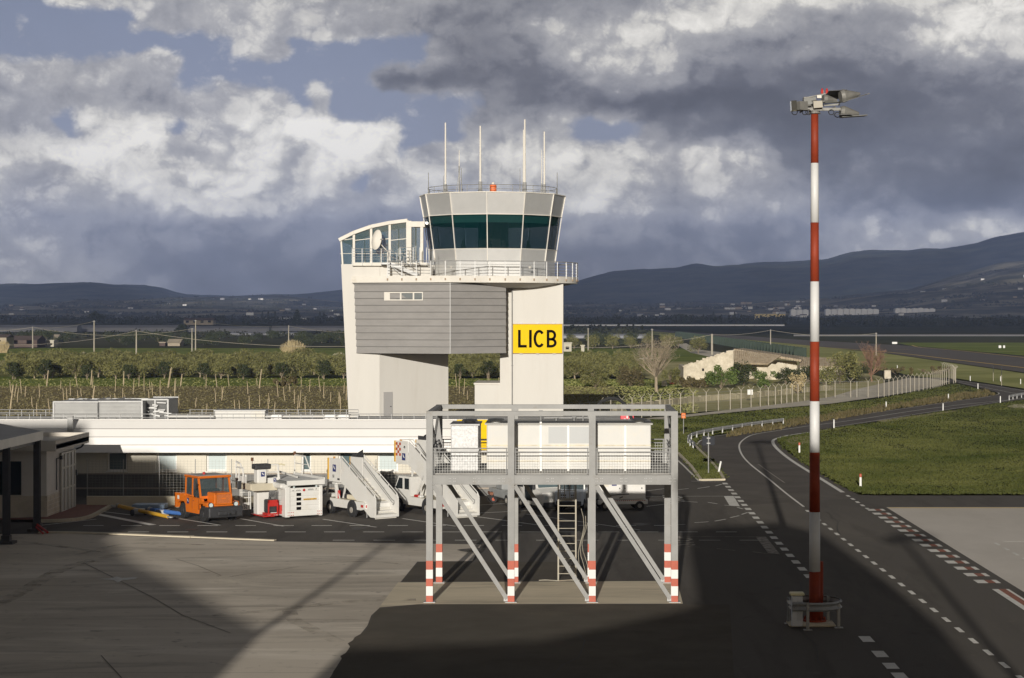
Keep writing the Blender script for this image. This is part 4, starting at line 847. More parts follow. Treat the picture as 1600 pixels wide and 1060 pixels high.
# LICB sign
sy = SY-.10; sg = root('name_sign', 'yellow rectangular sign reading LICB on the white tower shaft', 'sign', (XP(840,sy), sy, ZP(529.5,sy)))
k = sy/F; m = MB(); m.bbox(-38.5*k, 38.5*k, -.04, .07, -22.8*k, 22.8*k, .02); m.obj('board', M_yelsign, sg)
m = MB()
for (a,b,c,d) in ((-38.8,38.8,22.4,23.2),(-38.8,38.8,-23.2,-22.4),(-38.9,-38.2,-23,23),(38.2,38.9,-23,23)): m.box(a*k,b*k,-.07,.06,c*k,d*k)
m.obj('frame', mat('sign_edge', (.30,.17,.01), .5), sg)
m = MB()
for q in (-26,0,26): m.box(q*k-.12,q*k+.12,-.02,.1,23.2*k,24.6*k); m.box(q*k-.12,q*k+.12,-.02,.1,-24.6*k,-23.2*k)
m.obj('clip', M_galv, sg)
def stroke_text(chars, m_, parent, y, k, sw=4.2, hh=13.5):
    # letters built from strokes: straight bars and arcs
    mb = MB()
    def seg(a, b): mb.bar((a[0]*k, y, a[1]*k), (b[0]*k, y, b[1]*k), .03, sw*k, up=(-(b[1]-a[1]), 0, (b[0]-a[0])))
    def poly(ps):
        out = []
        for i, p in enumerate(ps):
            a_ = Vector(ps[max(i-1,0)]); c_ = Vector(ps[min(i+1,len(ps)-1)]); d_ = (c_-a_).normalized(); n2 = Vector((-d_.y, d_.x))*sw/2
            out.append((Vector(p)+n2, Vector(p)-n2))
        for (a1,a2),(b1,b2) in zip(out, out[1:]):
            mb.add([(q.x*k, yy, q.y*k) for yy in (y-.015, y+.015) for q in (a1,a2,b2,b1)], [(0,1,2,3),(7,6,5,4),(0,4,5,1),(1,5,6,2),(2,6,7,3),(3,7,4,0)])
    h = hh-sw/2
    for ch, x in chars:
        if ch == 'L': poly([(x,hh),(x,-hh)]); poly([(x+sw/2,-h),(x+11.5,-h)])
        if ch == 'I': poly([(x,hh),(x,-hh)])
        if ch == 'C': poly([(x+6.9*math.cos(t)+6.9, h*math.sin(t)) for t in [R(42+i*(276)/24) for i in range(25)]])
        if ch == 'B':
            poly([(x,hh),(x,-hh)]); h1 = (h+0.8)/2
            for cy_, r1, wv in ((h-h1+.0, h1, 5.0),((-h+(h-2*h1+h)/1-0)/2-.0, 0, 0)):
                if wv: poly([(x+sw/2,h),(x+5,h)]+[(x+5+(wv+.7)*math.cos(t), cy_+r1*math.sin(t)) for t in [R(90-i*15) for i in range(13)]]+[(x+sw/2,h-2*h1)])
            h2 = (h-2*h1+h)/2; c2 = (h-2*h1-h)/2
            poly([(x+5,h-2*h1)]+[(x+5+6.8*math.cos(t)*.95, c2+h2*math.sin(t)) for t in [R(90-i*15) for i in range(13)]]+[(x+sw/2,-h)])
    return mb.obj('lettering', m_, parent)
stroke_text((('L',-28.5),('I',-11.2),('C',-4.3),('B',16.3)), M_black, sg, -.06, k, 4.1, 13.8)
# ------------------------------------------------------------------ low white building in front of the tower
BY = 115.8
bl = root('low_building', 'long low white building with banded curved fascia and dark base panels', 'building', (0,0,0))
xb0, xb1 = -46, XP(988,BY)
zt_ = ZP(657,BY); zc_ = ZP(705,BY)
w = MB(); nb_ = 4
for k in range(nb_):
    a = k/nb_; b = (k+1)/nb_
    f = lambda t: (BY-1.5+ 1.35*t**2.2, zc_+(zt_-zc_)*t)
    (ya, za_), (yb, zb2) = f(a), f(b)
    w.add([(xb0,ya,za_+.012),(xb1,ya,za_+.012),(xb1,yb-.03,zb2-.015),(xb0,yb-.03,zb2-.015),(xb0,BY+.5,za_+.012),(xb1,BY+.5,za_+.012),(xb1,BY+.5,zb2-.015),(xb0,BY+.5,zb2-.015)], [(0,1,2,3),(7,6,5,4),(0,4,5,1),(1,5,6,2),(2,6,7,3),(3,7,4,0)])
w.obj('fascia', M_fascia, bl)
w = MB(); w.box(xb0, xb1, BY-.1, BY+.6, zt_, zt_+.06); w.obj('parapet_cap', M_fascia, bl)
w = MB(); w.box(xb0, xb1-.05, BY+.5, 124.5, zc_+.01, 4.35); w.obj('roof', mat('roof_membrane', (.45,.44,.42), .9, var=.1, vscale=.3), bl)
zw = ZP(740,BY)
wins = [(167.5,198,0),(245,276,1),(322.5,354,2),(471,486,0),(529,559,0),(590,622,2),(642,668,0),(690,716,0)]
w = MB(); edges = [xb0]+[v for a in wins for v in (XP(a[0],BY), XP(a[1],BY))]+[xb1]
zs_ = ZP(736.5,BY); ztop = ZP(706.5,BY)
for i in range(0, len(edges), 2): w.box(edges[i], edges[i+1], BY, BY+.4, zw, zc_)
for a in wins: w.box(XP(a[0],BY), XP(a[1],BY), BY, BY+.4, zw, zs_); w.box(XP(a[0],BY), XP(a[1],BY), BY, BY+.4, ztop, zc_)
w.box(xb0, xb1, BY+3.9, BY+4, 0, zc_)
w.obj('wall', M_cream, bl)
w = MB(); w.box(xb0, xb1, BY+.03, BY+.4, 0, zw-.003); w.obj('base_panel', M_dband, bl)
w = MB(); w.box(xb0, xb1, BY-.05, BY+.02, ZP(764.5,BY), ZP(762,BY)); w.box(xb0, xb1, BY-.02, BY+.02, zw-.05, zw+.02); w.obj('base_rail', mat('rail_tan', (.32,.27,.22), .7), bl)
for a, b, kind in wins:
    xa, xb = XP(a,BY), XP(b,BY); fr = MB()
    for r_ in ((xa,xa+.09,zs_,ztop),(xb-.09,xb,zs_,ztop),(xa+.09,xb-.09,ztop-.09,ztop),(xa+.09,xb-.09,zs_,zs_+.09)): fr.box(r_[0], r_[1], BY+.18, BY+.26, r_[2], r_[3])
    wf = fr.obj('window', M_fascia, bl)
    p_ = MB(); p_.box(xa+.09, xb-.09, BY+.21, BY+.23, zs_+.09, ztop-.09); p_.obj('pane', (M_gwin, M_gwin2, M_gwin2)[kind], wf)
    s_ = MB(); s_.box(xa-.05, xb+.05, BY-.08, BY+.17, zs_-.05, zs_); s_.obj('sill', M_fascia, wf)
for px, py, m_ in ((297,687.5,M_redb),(306.5,687.5,M_slab)):
    q = P(px, py, BY-.9); m = MB(); m.bbox(-.10,.10,-.1,.1,-.12,.12,.02); o = m.obj('alarm_box', m_); o.location = (q.x, q.y-.25, q.z)
    tag(o, ('small red alarm box on the white fascia' if m_ is M_redb else 'small pale alarm box beside the red one on the fascia'), 'alarm box')
m = MB(); q = P(258, 667, BY-.3); m.lathe([(.05,q.z-.12),(.14,q.z-.05),(.14,q.z+.06),(.05,q.z+.1)], (q.x, q.y-.15), 10); tag(m.obj('flood_lamp', M_galv), 'small round lamp fixed to the white fascia left of centre', 'lamp')
# roof equipment
RY = 119.0
def louvre(name, px0, px1, py0, Y0, Y1, lab, m_, panels):
    o = root(name, lab, 'air handling unit', (0,0,0)); x0, x1 = XP(px0,Y0), XP(px1,Y0); zt2 = ZP(py0,Y0); z_b = 4.38
    m = MB(); m.box(x0+.03, x1-.03, Y0+.08, Y1-.08, z_b, zt2-.03); m.obj('casing', M_galv, o)
    m = MB(); n = 13
    for k in range(n):
        z = z_b+.08+(zt2-z_b-.16)*k/n; h = (zt2-z_b-.16)/n
        m.add([(x0+.06,Y0+.05,z),(x1-.06,Y0+.05,z),(x1-.06,Y0-.07,z+h*.08),(x0+.06,Y0-.07,z+h*.08),(x0+.06,Y0+.04,z+h*.9),(x1-.06,Y0+.04,z+h*.9)], [(0,1,2,3),(3,2,5,4)])
    m.obj('louvre', m_, o)
    m = MB()
    for k in range(panels+1): x = x0+(x1-x0)*k/panels; m.box(x-.05, x+.05, Y0-.06, Y0+.04, z_b, zt2)
    m.box(x0, x1, Y0-.07, Y0+.1, zt2-.07, zt2+.02); m.box(x0, x1, Y1-.1, Y1, zt2-.06, zt2+.02); m.obj('frame', M_galv, o)
    return o
MLV = mat('louvre_metal', (.66,.66,.65), .45, metal=.2, var=.05)
louvre('air_handling_unit', 84, 153.5, 627.5, 118.2, 121.8, 'left louvred steel roof unit on the low building', MLV, 1)
louvre('air_handling_unit', 154, 222, 627, 118.2, 121.8, 'right louvred steel roof unit beside its dented neighbour', MLV, 1)
o = louvre('air_handling_unit', 222.5, 262.5, 624, 119.6, 122.8, 'dark weathered louvred unit with loose slats on the roof', M_galv, 2)
m = MB()
for k in range(14): x = XP(rnd.uniform(224,258),119.5); z = rnd.uniform(4.6,5.5); m.bar((x,119.45,z),(x+rnd.uniform(.3,.8),119.35,z+rnd.uniform(-.12,.12)),.03,.06)
m.obj('loose_slat', MLV, o)
m = MB()
for k in range(16): x = XP(rnd.uniform(112,215),120.8); m.bar((x,120.8,5.6),(x+rnd.uniform(.2,.6),120.9,5.6+rnd.uniform(-.05,.12)),.05,.05)
m.obj('loose_slat', M_darkm, o)
o = root('roof_cabinet', 'low white roof cabinet with three pairs of doors', 'cabinet', (0,0,0)); x0, x1 = XP(335.5,119), XP(414,119)
m = MB(); m.bbox(x0, x1, 119, 120.4, 4.38, ZP(642.5,119), .03); m.obj('casing', M_wp2, o); m = MB(); m.box(x0-.05, x1+.05, 118.92, 120.5, ZP(642.5,119), ZP(641,119)); m.obj('lid', M_galv, o)
m = MB()
for k in range(4): xx = x0+.1+k*(x1-x0-.2)/4; m.box(xx+.04, xx+(x1-x0-.2)/4-.04, 118.97, 119.0, 4.42, ZP(644,119))
m.obj('door', M_wp2, o)
o = root('roof_duct', 'long white pipe run lying on the low roof', 'pipe', (0,0,0)); m = MB()
for dy in (0,.35,.7): m.tube((XP(263,118.5), 118.5+dy, 4.62),(XP(334,118.5), 118.5+dy, 4.60), .09); m.tube((XP(415,118.5), 118.5+dy, 4.60),(XP(560,118.5), 118.5+dy, 4.62), .09)
m.obj('pipe', M_wp2, o); m = MB()
for px in (432,516,537): m.bbox(XP(px,118.3)-.35, XP(px,118.3)+.35, 118.2, 119.3, 4.38, 4.75, .05)
m.obj('elbow_box', M_fascia, o)
m = MB(); Yr = 116.6; x0, x1 = XP(-60,Yr), XP(700,Yr)
for py in (647.2, 652.5): m.tube((x0,Yr,ZP(py,Yr)),(x1,Yr,ZP(py,Yr)),.022,n=5)
for k in range(44): x = x0+(x1-x0)*k/43; m.tube((x,Yr,4.3),(x,Yr,ZP(647.2,Yr)),.02,n=5)
tag(m.obj('roof_railing', M_galv), 'thin grey guard rail along the front of the low roof', 'railing')
m = MB(); Yr = 124.2; x0, x1 = XP(-60,Yr), XP(560,Yr)
for py in (640.5, 644.8): m.tube((x0,Yr,ZP(py,Yr)),(x1,Yr,ZP(py,Yr)),.025,n=5)
for k in range(34): x = x0+(x1-x0)*k/33; m.tube((x,Yr,4.3),(x,Yr,ZP(640.5,Yr)),.022,n=5)
tag(m.obj('roof_railing', M_galv), 'thin grey guard rail along the back edge of the low roof', 'railing')
m = MB(); q = XP(112,115); m.box(q-.16, q+.16, 114.6, 114.75, ZP(674,115), ZP(651.5,115)); m.box(q-.22,q+.16,114.6,114.9,ZP(652,115),ZP(650.5,115)); tag(m.obj('fascia_bracket', M_galv), 'upright grey cover plate over the white fascia at left', 'cover plate')
# yard fence: plinth, posts, mesh
fx0, fx1 = -29.5, XP(700,108.6)
fn = root('yard_fence', 'wire mesh fence on a cream concrete plinth before the low building', 'fence', (0,0,0)); FY = 108.9
w = MB(); w.box(fx0+2, fx1, FY, FY+.25, 0, ZP(776,FY)); w.obj('plinth', mat('plinth_concrete', (.55,.49,.37), .9, var=.08, vscale=1), fn)
w = MB(); x = fx0+2
while x < fx1: w.box(x-.02, x+.02, FY+.09, FY+.13, ZP(776,FY), ZP(718,FY)); x += 2.05
w.obj('post', M_steel, fn)
w = MB(); w.add([(fx0+2,FY+.11,ZP(776,FY)),(fx1,FY+.11,ZP(776,FY)),(fx1,FY+.11,ZP(718.5,FY)),(fx0+2,FY+.11,ZP(718.5,FY))], [(0,1,2,3)]); w.obj('mesh_panel', M_mesh2, fn)
# second yellow sign behind the stand
sy = BY-1.7; o = root('yellow_sign', 'plain yellow sign board on the low building behind the stand', 'sign', (0,0,0))
m = MB(); m.bbox(XP(714,sy), XP(761.5,sy), sy-.1, sy, ZP(703.5,sy), ZP(656,sy), .02); m.obj('board', M_yelsign, o)
m = MB(); m.box(XP(713.5,sy), XP(762,sy), sy-.12, sy-.101, ZP(688.5,sy), ZP(687.5,sy)); m.box(XP(728,sy),XP(745,sy),sy-.1,sy+.1,ZP(656,sy),ZP(653,sy)); m.obj('frame', M_darkm, o)
# red sign with a white emblem
sy = 112; o = root('red_sign', 'red box sign with white cross emblem beside the black hose', 'sign', (0,0,0)); x0, x1 = XP(969.5,sy), XP(990.5,sy)
m = MB(); m.bbox(x0, x1, sy, sy+.3, ZP(662.5,sy), ZP(649,sy), .03); m.obj('box', mat('sign_red', (.60,.012,.03), .4), o); m = MB(); m.tube((x0+.4,sy+.15,0),(x0+.4,sy+.15,ZP(662,sy)),.06); m.obj('post', M_steel, o)
m = MB(); c = P(980, 655.7, sy-.01)
for a in range(4):
    t = a*math.pi/2; d = Vector((math.cos(t),0,math.sin(t))); e = Vector((-math.sin(t),0,math.cos(t)))
    m.add([tuple(c+d*.03),tuple(c+d*.13+e*.055),tuple(c+d*.22+e*.02),tuple(c+d*.22-e*.02),tuple(c+d*.13-e*.055)], [(0,1,2,3,4)])
m.obj('emblem', M_whb, o)
m = MB(); pts_ = [P(a_, b_, 111) for a_, b_ in catmull([(928,650),(931,639),(937,630),(946,624.5),(957,622.5),(968,625.5),(977,633),(983,643),(988,660)], 4)]
m.path([tuple(p) for p in pts_], .10, 8); tag(m.obj('arched_hose', M_dark), 'thick black hose arching up beside the red sign', 'hose')
# ------------------------------------------------------------------ canopy and gatehouse at the left
o = root('canopy', 'flat grey steel canopy on dark posts at the left edge', 'canopy', (0,0,0))
plan = [G(66.5,674.5,5.0).xy, G(0,663,5.0).xy, (-48,66), (-48,34), (-27.2,34), (-26.9,44)]
m = MB(); m.prism([tuple(p) for p in plan], 4.62, 5.0); m.obj('roof', mat('canopy_roof', (.36,.34,.30), .6, var=.1, vscale=.6), o)
m = MB()
for a, b in zip(plan, plan[1:]+plan[:1]): m.bar((a[0],a[1],4.81),(b[0],b[1],4.81),.06,.44)
m.obj('edge_flashing', mat('flashing', (.55,.53,.48), .5, var=.08), o)
for Yp, px in ((91.7,10),(97.2,58),(80,-60),(101,-70)):
    x = XP(px,Yp); m = MB(); m.box(x-.16,x+.16,Yp-.13,Yp-.10,0,4.62); m.box(x-.16,x+.16,Yp+.10,Yp+.13,0,4.62); m.box(x-.03,x+.03,Yp-.10,Yp+.10,0,4.62); m.obj('post', M_darkm, o)
    m = MB(); m.box(x-.4,x+.4,Yp-.4,Yp+.4,0,.12); m.box(x-.2,x+.2,Yp-.2,Yp+.2,.12,.4); m.obj('post_foot', M_darkm, o)
m = MB(); m.bar((-27.2,60,4.5),(-27.2,97.5,4.5),.15,.22); m.bar((-27.2,97.2,4.5),(-40,97.2,4.5),.15,.22); m.obj('beam', M_darkm, o)
m = MB(); m.tube((XP(60,97),96.8,.35),(XP(76,95.8),95.6,.1),.06); m.tube((XP(60,97),96.6,.25),(XP(72,95.8),95.2,.1),.05); tag(m.obj('wheel_bar', M_red), 'small red bar lying at the foot of the canopy post', 'bar')
gh = root('gatehouse', 'small shaded stone and render annex with lattice double door', 'building', (0,0,0))
gx = -28.05; gy0, gy1 = 102.6, 108.3
M_gh = mat('annex_render', (.62,.59,.55), .9, var=.06, vscale=.8, bump=.1); M_gs = mat('annex_stone', (.52,.46,.37), .9, var=.18, vscale=1.4, bump=.4)
m = MB(); m.box(-46, gx, gy0, gy1, 1.25, 3.8); m.obj('wall', M_gh, gh)
m = MB(); m.box(-46, gx+.03, gy0-.03, gy1, 0, 1.25); gs = m.obj('stone_base', M_gs, gh)
m = MB()
for k in range(5): m.box(gx+.03, gx+.045, gy0-.03, gy1, .24+k*.24, .26+k*.24)
for k in range(3):
    for r_ in range(5): yy = gy0+.6+k*.9+(r_%2)*.4; m.box(gx+.031, gx+.046, yy, yy+.02, .02+r_*.24, .24+r_*.24) if yy < 105.2 else None
m.obj('mortar_joint', M_gh, gs)
m = MB(); rx = gx+.75
m.prism([(-47,gy0-.9),(rx,gy0-.9),(rx,gy1+.35),(-47,gy1+.35)], 3.8, 4.05); 
for (a,b,c,d) in ((-47,rx,gy0-1.0,gy0-.85),(rx-.15,rx,gy0-.85,gy1+.35),(-47,rx-.15,gy1+.2,gy1+.35)): m.box(a,b,c,d,3.70,4.27)
m.obj('roof', mat('annex_roof', (.55,.51,.45), .85, var=.08, vscale=.7), gh)
dz = 3.35; y0_, y1_ = 105.2, 108.1
m = MB(); m.box(gx+.02, gx+.07, y0_, y1_, .02, dz); dr = m.obj('door', mat('door_panel', (.44,.43,.41), .6), gh)
m = MB()
for k in range(5): yy = y0_+(y1_-y0_)*k/4; m.box(gx+.07, gx+.13, yy-.06, yy+.06, .02, dz)
for zz in (.1,1.35,2.5,dz-.05): m.box(gx+.07, gx+.12, y0_, y1_, zz-.05, zz+.05)
m.obj('door_frame', mat('door_frame_pale', (.52,.49,.44), .6), dr)
m = MB(); m.box(-44, gx-1.35, gy0-.06, gy0+.01, 1.3, 3.1); wf = m.obj('window', M_gdark, gh); m = MB(); m.box(-44, gx-1.3, gy0-.12, gy0-.03, 1.15, 1.3); m.obj('sill', M_gs, wf)
m = MB(); m.tube((gx+.06,104.4,1.4),(gx+.06,104.4,3.1),.035); m.tube((gx+.06,104.4,3.1),(gx+.06,105.2,3.1),.035); m.box(gx+.03,gx+.16,105.1,105.4,3.0,3.2); m.bbox(gx+.02,gx+.2,108.1,108.28,1.9,2.2,.02); m.obj('conduit', M_darkm, gh)
m = MB(); m.path([(gx+.15,gy1-.1,3.75),(gx+.5,gy1+.1,3.6),(gx+.35,gy1+.15,3.45),(gx+.1,gy1+.02,3.35)], .05); m.obj('gutter_elbow', M_darkm, gh)
# ------------------------------------------------------------------ steel equipment stand
stn = root('equipment_stand', 'grey steel frame platform on posts with red and white banded feet', 'platform', (0,0,0))
NY, FYY = 73.1, 78.4; PX = [-5.4,-2.30,.79,3.92]; TOPZ = 7.28
def hsec(mb, x, y, z0, z1, s=.25, t=.03):
    mb.box(x-s/2, x+s/2, y-s/2, y-s/2+t, z0, z1); mb.box(x-s/2, x+s/2, y+s/2-t, y+s/2, z0, z1); mb.box(x-t/2, x+t/2, y-s/2+t, y+s/2-t, z0, z1)
def bandcol(x, y, par):
    bnds = [0,.27,.63,.92,1.26,1.60]
    for i in range(5):
        m = MB(); z0, z1 = bnds[i], bnds[i+1]; s = .256; t = .036
        hsec(m, x, y, z0+(.02 if i == 0 else 0), z1-.002, s, t); m.obj('painted_band', M_redb if i % 2 == 0 else M_whb, par)
for y in (NY, FYY):
    for x in PX:
        m = MB(); hsec(m, x, y, .02, TOPZ-.17 if y == NY else TOPZ-.17); p_ = m.obj('post', M_steel, stn); bandcol(x, y, p_)
        m = MB(); m.box(x-.22, x+.22, y-.22, y+.22, .014, .04); m.obj('base_plate', M_galv, p_)
m = MB()
for y in (NY, FYY):
    m.box(PX[0]-.125, PX[3]+.125, y-.125, y-.095, TOPZ-.17, TOPZ); m.box(PX[0]-.125, PX[3]+.125, y+.095, y+.125, TOPZ-.17, TOPZ); m.box(PX[0]-.125, PX[3]+.125, y-.094, y+.094, TOPZ-.03, TOPZ-.003)
for x in (PX[0], PX[3]): m.box(x-.1, x+.1, NY+.126, FYY-.126, TOPZ-.17, TOPZ-.004)
m.obj('top_beam', M_steel, stn)
m = MB()
for x in (PX[0], PX[3]): m.bar((x,NY,TOPZ-.1),(x,FYY,5.0),.07,.09,up=(1,0,0)); m.bar((x,FYY,TOPZ-.1),(x,NY,5.0),.07,.09,up=(1,0,0))
m.obj('side_brace', M_steel, stn)
m = MB()
for y in (NY, FYY):
    s_ = -1 if y == NY else 1
    m.box(PX[0]+.13, PX[3]-.13, y-.12, y+.12, 4.83, 4.86); m.box(PX[0]+.13, PX[3]-.13, y-.12, y+.12, 4.49, 4.52); m.box(PX[0]+.13, PX[3]-.13, y-.03+s_*.05, y+s_*.05, 4.52, 4.83)
for x in PX: m.box(x-.1, x+.1, NY+.13, FYY-.13, 4.50, 4.83)
m.obj('deck_beam', M_steel, stn)
m = MB()
for k in range(10):
    x = PX[0]+.85+k*.93
    for dx in (-.1,-.04,.08,.14):
        for z in (4.62,4.72): m.tube((x+dx,NY-.145,z),(x+dx,NY-.10,z),.016,n=6)
m.obj('bolt', M_galv, stn)
m = MB(); m.box(PX[0]-.05, PX[3]+.05, NY+.121, FYY-.121, 4.861, 4.90); m.obj('deck', mat('deck_grating', (.34,.33,.31), .8, var=.15, vscale=2), stn)
for y in (NY, FYY):
    for i in range(3):
        m = MB(); a = Vector((PX[i]+.14, y, 4.45)); b = Vector((PX[i+1]-.16, y, .14)); m.bar(a, b, .09, .15, up=(0,1,0)); m.bar(a+Vector((0,-.06,0)), b+Vector((0,-.06,0)), .16, .02, up=(0,1,0)); br = m.obj('diagonal_brace', M_steel, stn)
        m = MB(); m.box(b.x-.12, b.x+.12, y-.05, y+.05, .05, .3); m.obj('gusset', M_galv, br)
m = MB(); xm_ = MB()
for (x0,x1) in ((PX[0]+.14,PX[1]-.14),(PX[1]+.14,PX[2]-.14),(PX[2]+.14,PX[3]-.14)):
    for y in (NY+.02, FYY-.02):
        for z in (5.86,5.72): m.tube((x0,y,z),(x1,y,z),.025,n=6)
        for x in (x0+.03,x1-.03): m.tube((x,y,4.88),(x,y,5.86),.024,n=6)
        xm_.add([(x0,y,4.92),(x1,y,4.92),(x1,y,5.72),(x0,y,5.72)], [(0,1,2,3)])
for x in (PX[0], PX[3]-.03):
    for z in (5.86,5.72): m.tube((x,NY+.15,z),(x,FYY-.15,z),.025,n=6)
    xm_.add([(x,NY+.15,4.92),(x,FYY-.15,4.92),(x,FYY-.15,5.72),(x,NY+.15,5.72)], [(0,1,2,3)])
    for k in range(4): m.tube((x,NY+.5+k*1.4,4.88),(x,NY+.5+k*1.4,5.86),.022,n=6)
rl = m.obj('railing', M_galv, stn); xm_.obj('mesh_infill', M_mesh1, rl)
# caged ladder
ld = root('caged_ladder', 'pale steel ladder with safety cage hanging below the stand platform', 'ladder', (XP(886,78.9), 78.95, 0))
m = MB()
for x in (-.36,.36): m.box(x-.03, x+.03, -.03, .03, .02, 5.9)
M_lad = mat('ladder_paint', (.40,.37,.30), .7, var=.15, vscale=3, dirt=(.22,.14,.08), dscale=3); rails = m.obj('side_rail', M_lad, ld)
m = MB()
for k in range(17): m.tube((-.36,0,.3+k*.31),(.36,0,.3+k*.31),.016,n=6)
m.obj('rung', M_lad, ld)
m = MB()
for z in (3.25,3.28,4.0,4.7,5.4):
    m.path([(.36*math.cos(t)*1.0, .72*math.sin(t)*1.0, z) for t in [math.pi*i/10 for i in range(11)]], .022, 5)
for i in (2,4,6,8): t = math.pi*i/10; m.tube((.36*math.cos(t),.72*math.sin(t),3.25),(.36*math.cos(t),.72*math.sin(t),5.4),.018,n=5)
m.obj('cage', M_lad, ld)
m = MB(); r = random.Random(4)
for k in range(3):
    p0 = Vector((XP(908+k*3,78.6),78.7,3.0-.3*k)); pts_ = [p0+Vector((.12*math.sin(i*.9+k), .05*i, -i*(p0.z-.03)/8)) for i in range(9)]; m.path([tuple(p) for p in pts_], .012, 4)
m.path([(XP(842,78.8)+i*.17, 78.9+.1*math.sin(i), .03) for i in range(11)], .02, 5)
tag(m.obj('loose_cable', M_lad), 'tangle of thin pale cables hanging by the ladder foot', 'cable')
# tank unit on the deck
UY = 74.4
un = root('cooling_unit', 'long white weathered equipment housing with ribs on the steel stand', 'equipment housing', (0,0,0)); x0, x1 = XP(760.5,UY), XP(1017,UY); D = 4.90
ztu = ZP(664,UY); UB = 77.2
m = MB(); m.bbox(x0, x1, UY, UB, D+.05, ztu, .03); body = m.obj('body', M_wp2, un)
m = MB(); m.box(XP(857,UY), XP(921,UY), UY-.012, UY+.01, ZP(693,UY), ztu-.08); m.obj('side_panel', mat('panel_grey', (.42,.43,.43), .5, var=.02), body)
m = MB(); m.box(x0-.07, x1+.07, UY-.07, UB+.07, ztu, ztu+.06); m.obj('lid', mat('lid_grey', (.40,.39,.36), .7, var=.1), un)
m = MB()
for px in (845,888,977): m.box(XP(px-1.6,UY), XP(px+1.6,UY), UY-.06, UY-.002, D, ztu+(.12 if px == 845 else -.02))
m.obj('rib', mat('rib_white', (.80,.79,.76), .5), un)
m = MB()
for py in (696,720.5): m.box(x0, x1, UY-.03, UY-.003, ZP(py+1.0,UY), ZP(py-.8,UY))
m.obj('seam_strip', mat('seam', (.64,.58,.45), .7, var=.2, vscale=3), un)
def cap(px, par):
    m = MB(); c = XP(px, 75.6); m.lathe([(.22,ztu+.06),(.22,ztu+.13),(.34,ztu+.14),(.30,ztu+.20),(.10,ztu+.22)], (c, 75.0), 18); return m.obj('vent_cap', mat('vent_grey', (.50,.50,.48), .5, metal=.2), par)
cap(776, un); cap(998, un)
m = MB()
for px, h in ((845,.45),(911,.34),(897,.2),(869,.18)): c = XP(px,76.2); m.tube((c,76.2,ztu+.05),(c,76.2,ztu+h),.025); m.tube((c-.08,76.2,ztu+h),(c+.08,76.2,ztu+h),.025)
m.tube((XP(850,76.4),76.4,ztu+.16),(XP(925,76.4),76.4,ztu+.16),.03); m.obj('pipework', M_galv, un)
o = root('duct_box', 'tall galvanised spangled duct box on the stand beside the white housing', 'duct box', (0,0,0)); x0, x1 = XP(704.5,UY), XP(747.5,UY)
m = MB(); m.bbox(x0, x1, UY, UY+2.2, D+.002, ZP(665,UY), .02); m.obj('body', M_galvs, o); m = MB(); m.box(x0-.05,x1+.05,UY-.05,UY+2.25,ZP(665,UY),ZP(663,UY)); m.obj('lid', M_galv, o)
m = MB(); m.box(x0-.02,x1+.02,UY-.03,UY-.003,ZP(704.5,UY),ZP(700.5,UY)); m.obj('joint_flange', M_galv, o)
m = MB(); c = XP(734,75.4); zz = ZP(663,UY); m.lathe([(.22,zz),(.22,zz+.06),(.32,zz+.07),(.28,zz+.13),(.08,zz+.15)], (c,75.4), 18); m.obj('vent_cap', M_galv, o)
# ------------------------------------------------------------------ floodlight masts
def mast(x, y, lab, full=True):
    o = root('floodlight_mast', lab, 'light mast', (x, y, 0))
    zs = [0,2.75] + [ZP(p, 32.9*F/1450) for p in (800,707,627,534,440,348,255,178)]
    zs[1] = ZP(893, 68.07)
    cols = [M_mred,M_mwh,M_mred,M_mwh,M_mred,M_mwh,M_mred,M_mwh,M_mred]
    def rad(z): return .205-.075*z/18.2
    for i in range(9):
        m = MB(); m.tube((0,0,zs[i]),(0,0,zs[i+1]-.004), rad(zs[i]), rad(zs[i+1]), n=28); m.obj('pole_section', cols[i], o, smooth=False)
        for p in o.children[-1].data.polygons: p.use_smooth = len(p.vertices) == 4
    return o, zs[-1]
M_galv0 = M_galv; M_steel0 = M_steel; M_hg = mat('lamp_housing_grey', (.19,.185,.17), .6, metal=.2, var=.25, vscale=2); ms, zt = mast(8.62, 68.07, 'tall red and white banded floodlight mast with guard rail at its foot')
Ym = 68.07; S = Ym/F
def mp(px, py, dy=0): return Vector(((px-1272.3)*S, dy, (HY-py)*S+H))
m = MB(); m.box(-.10,.30,-.25,.12,.05,2.05) ; m.v = []; m.f = []; m.m = []
m.tube((.19,.1,.1),(.19,.1,2.2),.13,n=12); m.tube((0,0,.03),(0,0,.16),.42,n=24)
for k in range(12): a = k*math.pi/6; m.tube((.36*math.cos(a),.36*math.sin(a),.16),(.36*math.cos(a),.36*math.sin(a),.26),.025,n=6)
m.obj('base_flange', M_mred, ms)
M_galv = M_hg; M_steel = mat('lamp_visor', (.12,.12,.11), .5, var=.2)
hd = MB()
hd.bar(mp(1240,172,-.2), mp(1320,172,-.2), .10, .10); hd.bar(mp(1240,170,.5), mp(1320,168,.5), .10, .08); hd.bar(mp(1258,166,.1), mp(1312,163,.1), .06, .06)
hd.tube(mp(1272,178), mp(1272,168), .22, .16, n=16)
for px in (1250,1262,1284,1298,1310): hd.bar(mp(px,173,-.3), mp(px,168,.7), .06, .06)
hd.bar(mp(1262,172,.1), mp(1262,151,.1), .05, .05); hd.bar(mp(1284,165,.1), mp(1286,141,.1), .05,.05); hd.bar(mp(1262,152,.1),mp(1290,146,.1),.04,.04)
for k in range(14): a = mp(1256+rnd.random()*50, 158+rnd.random()*12, rnd.uniform(-.3,.5)); hd.bar(a, a+Vector((rnd.uniform(-.25,.3),rnd.uniform(-.2,.2),rnd.uniform(-.15,.15))), .05, .05)
hd.obj('head_frame', M_galv, ms)
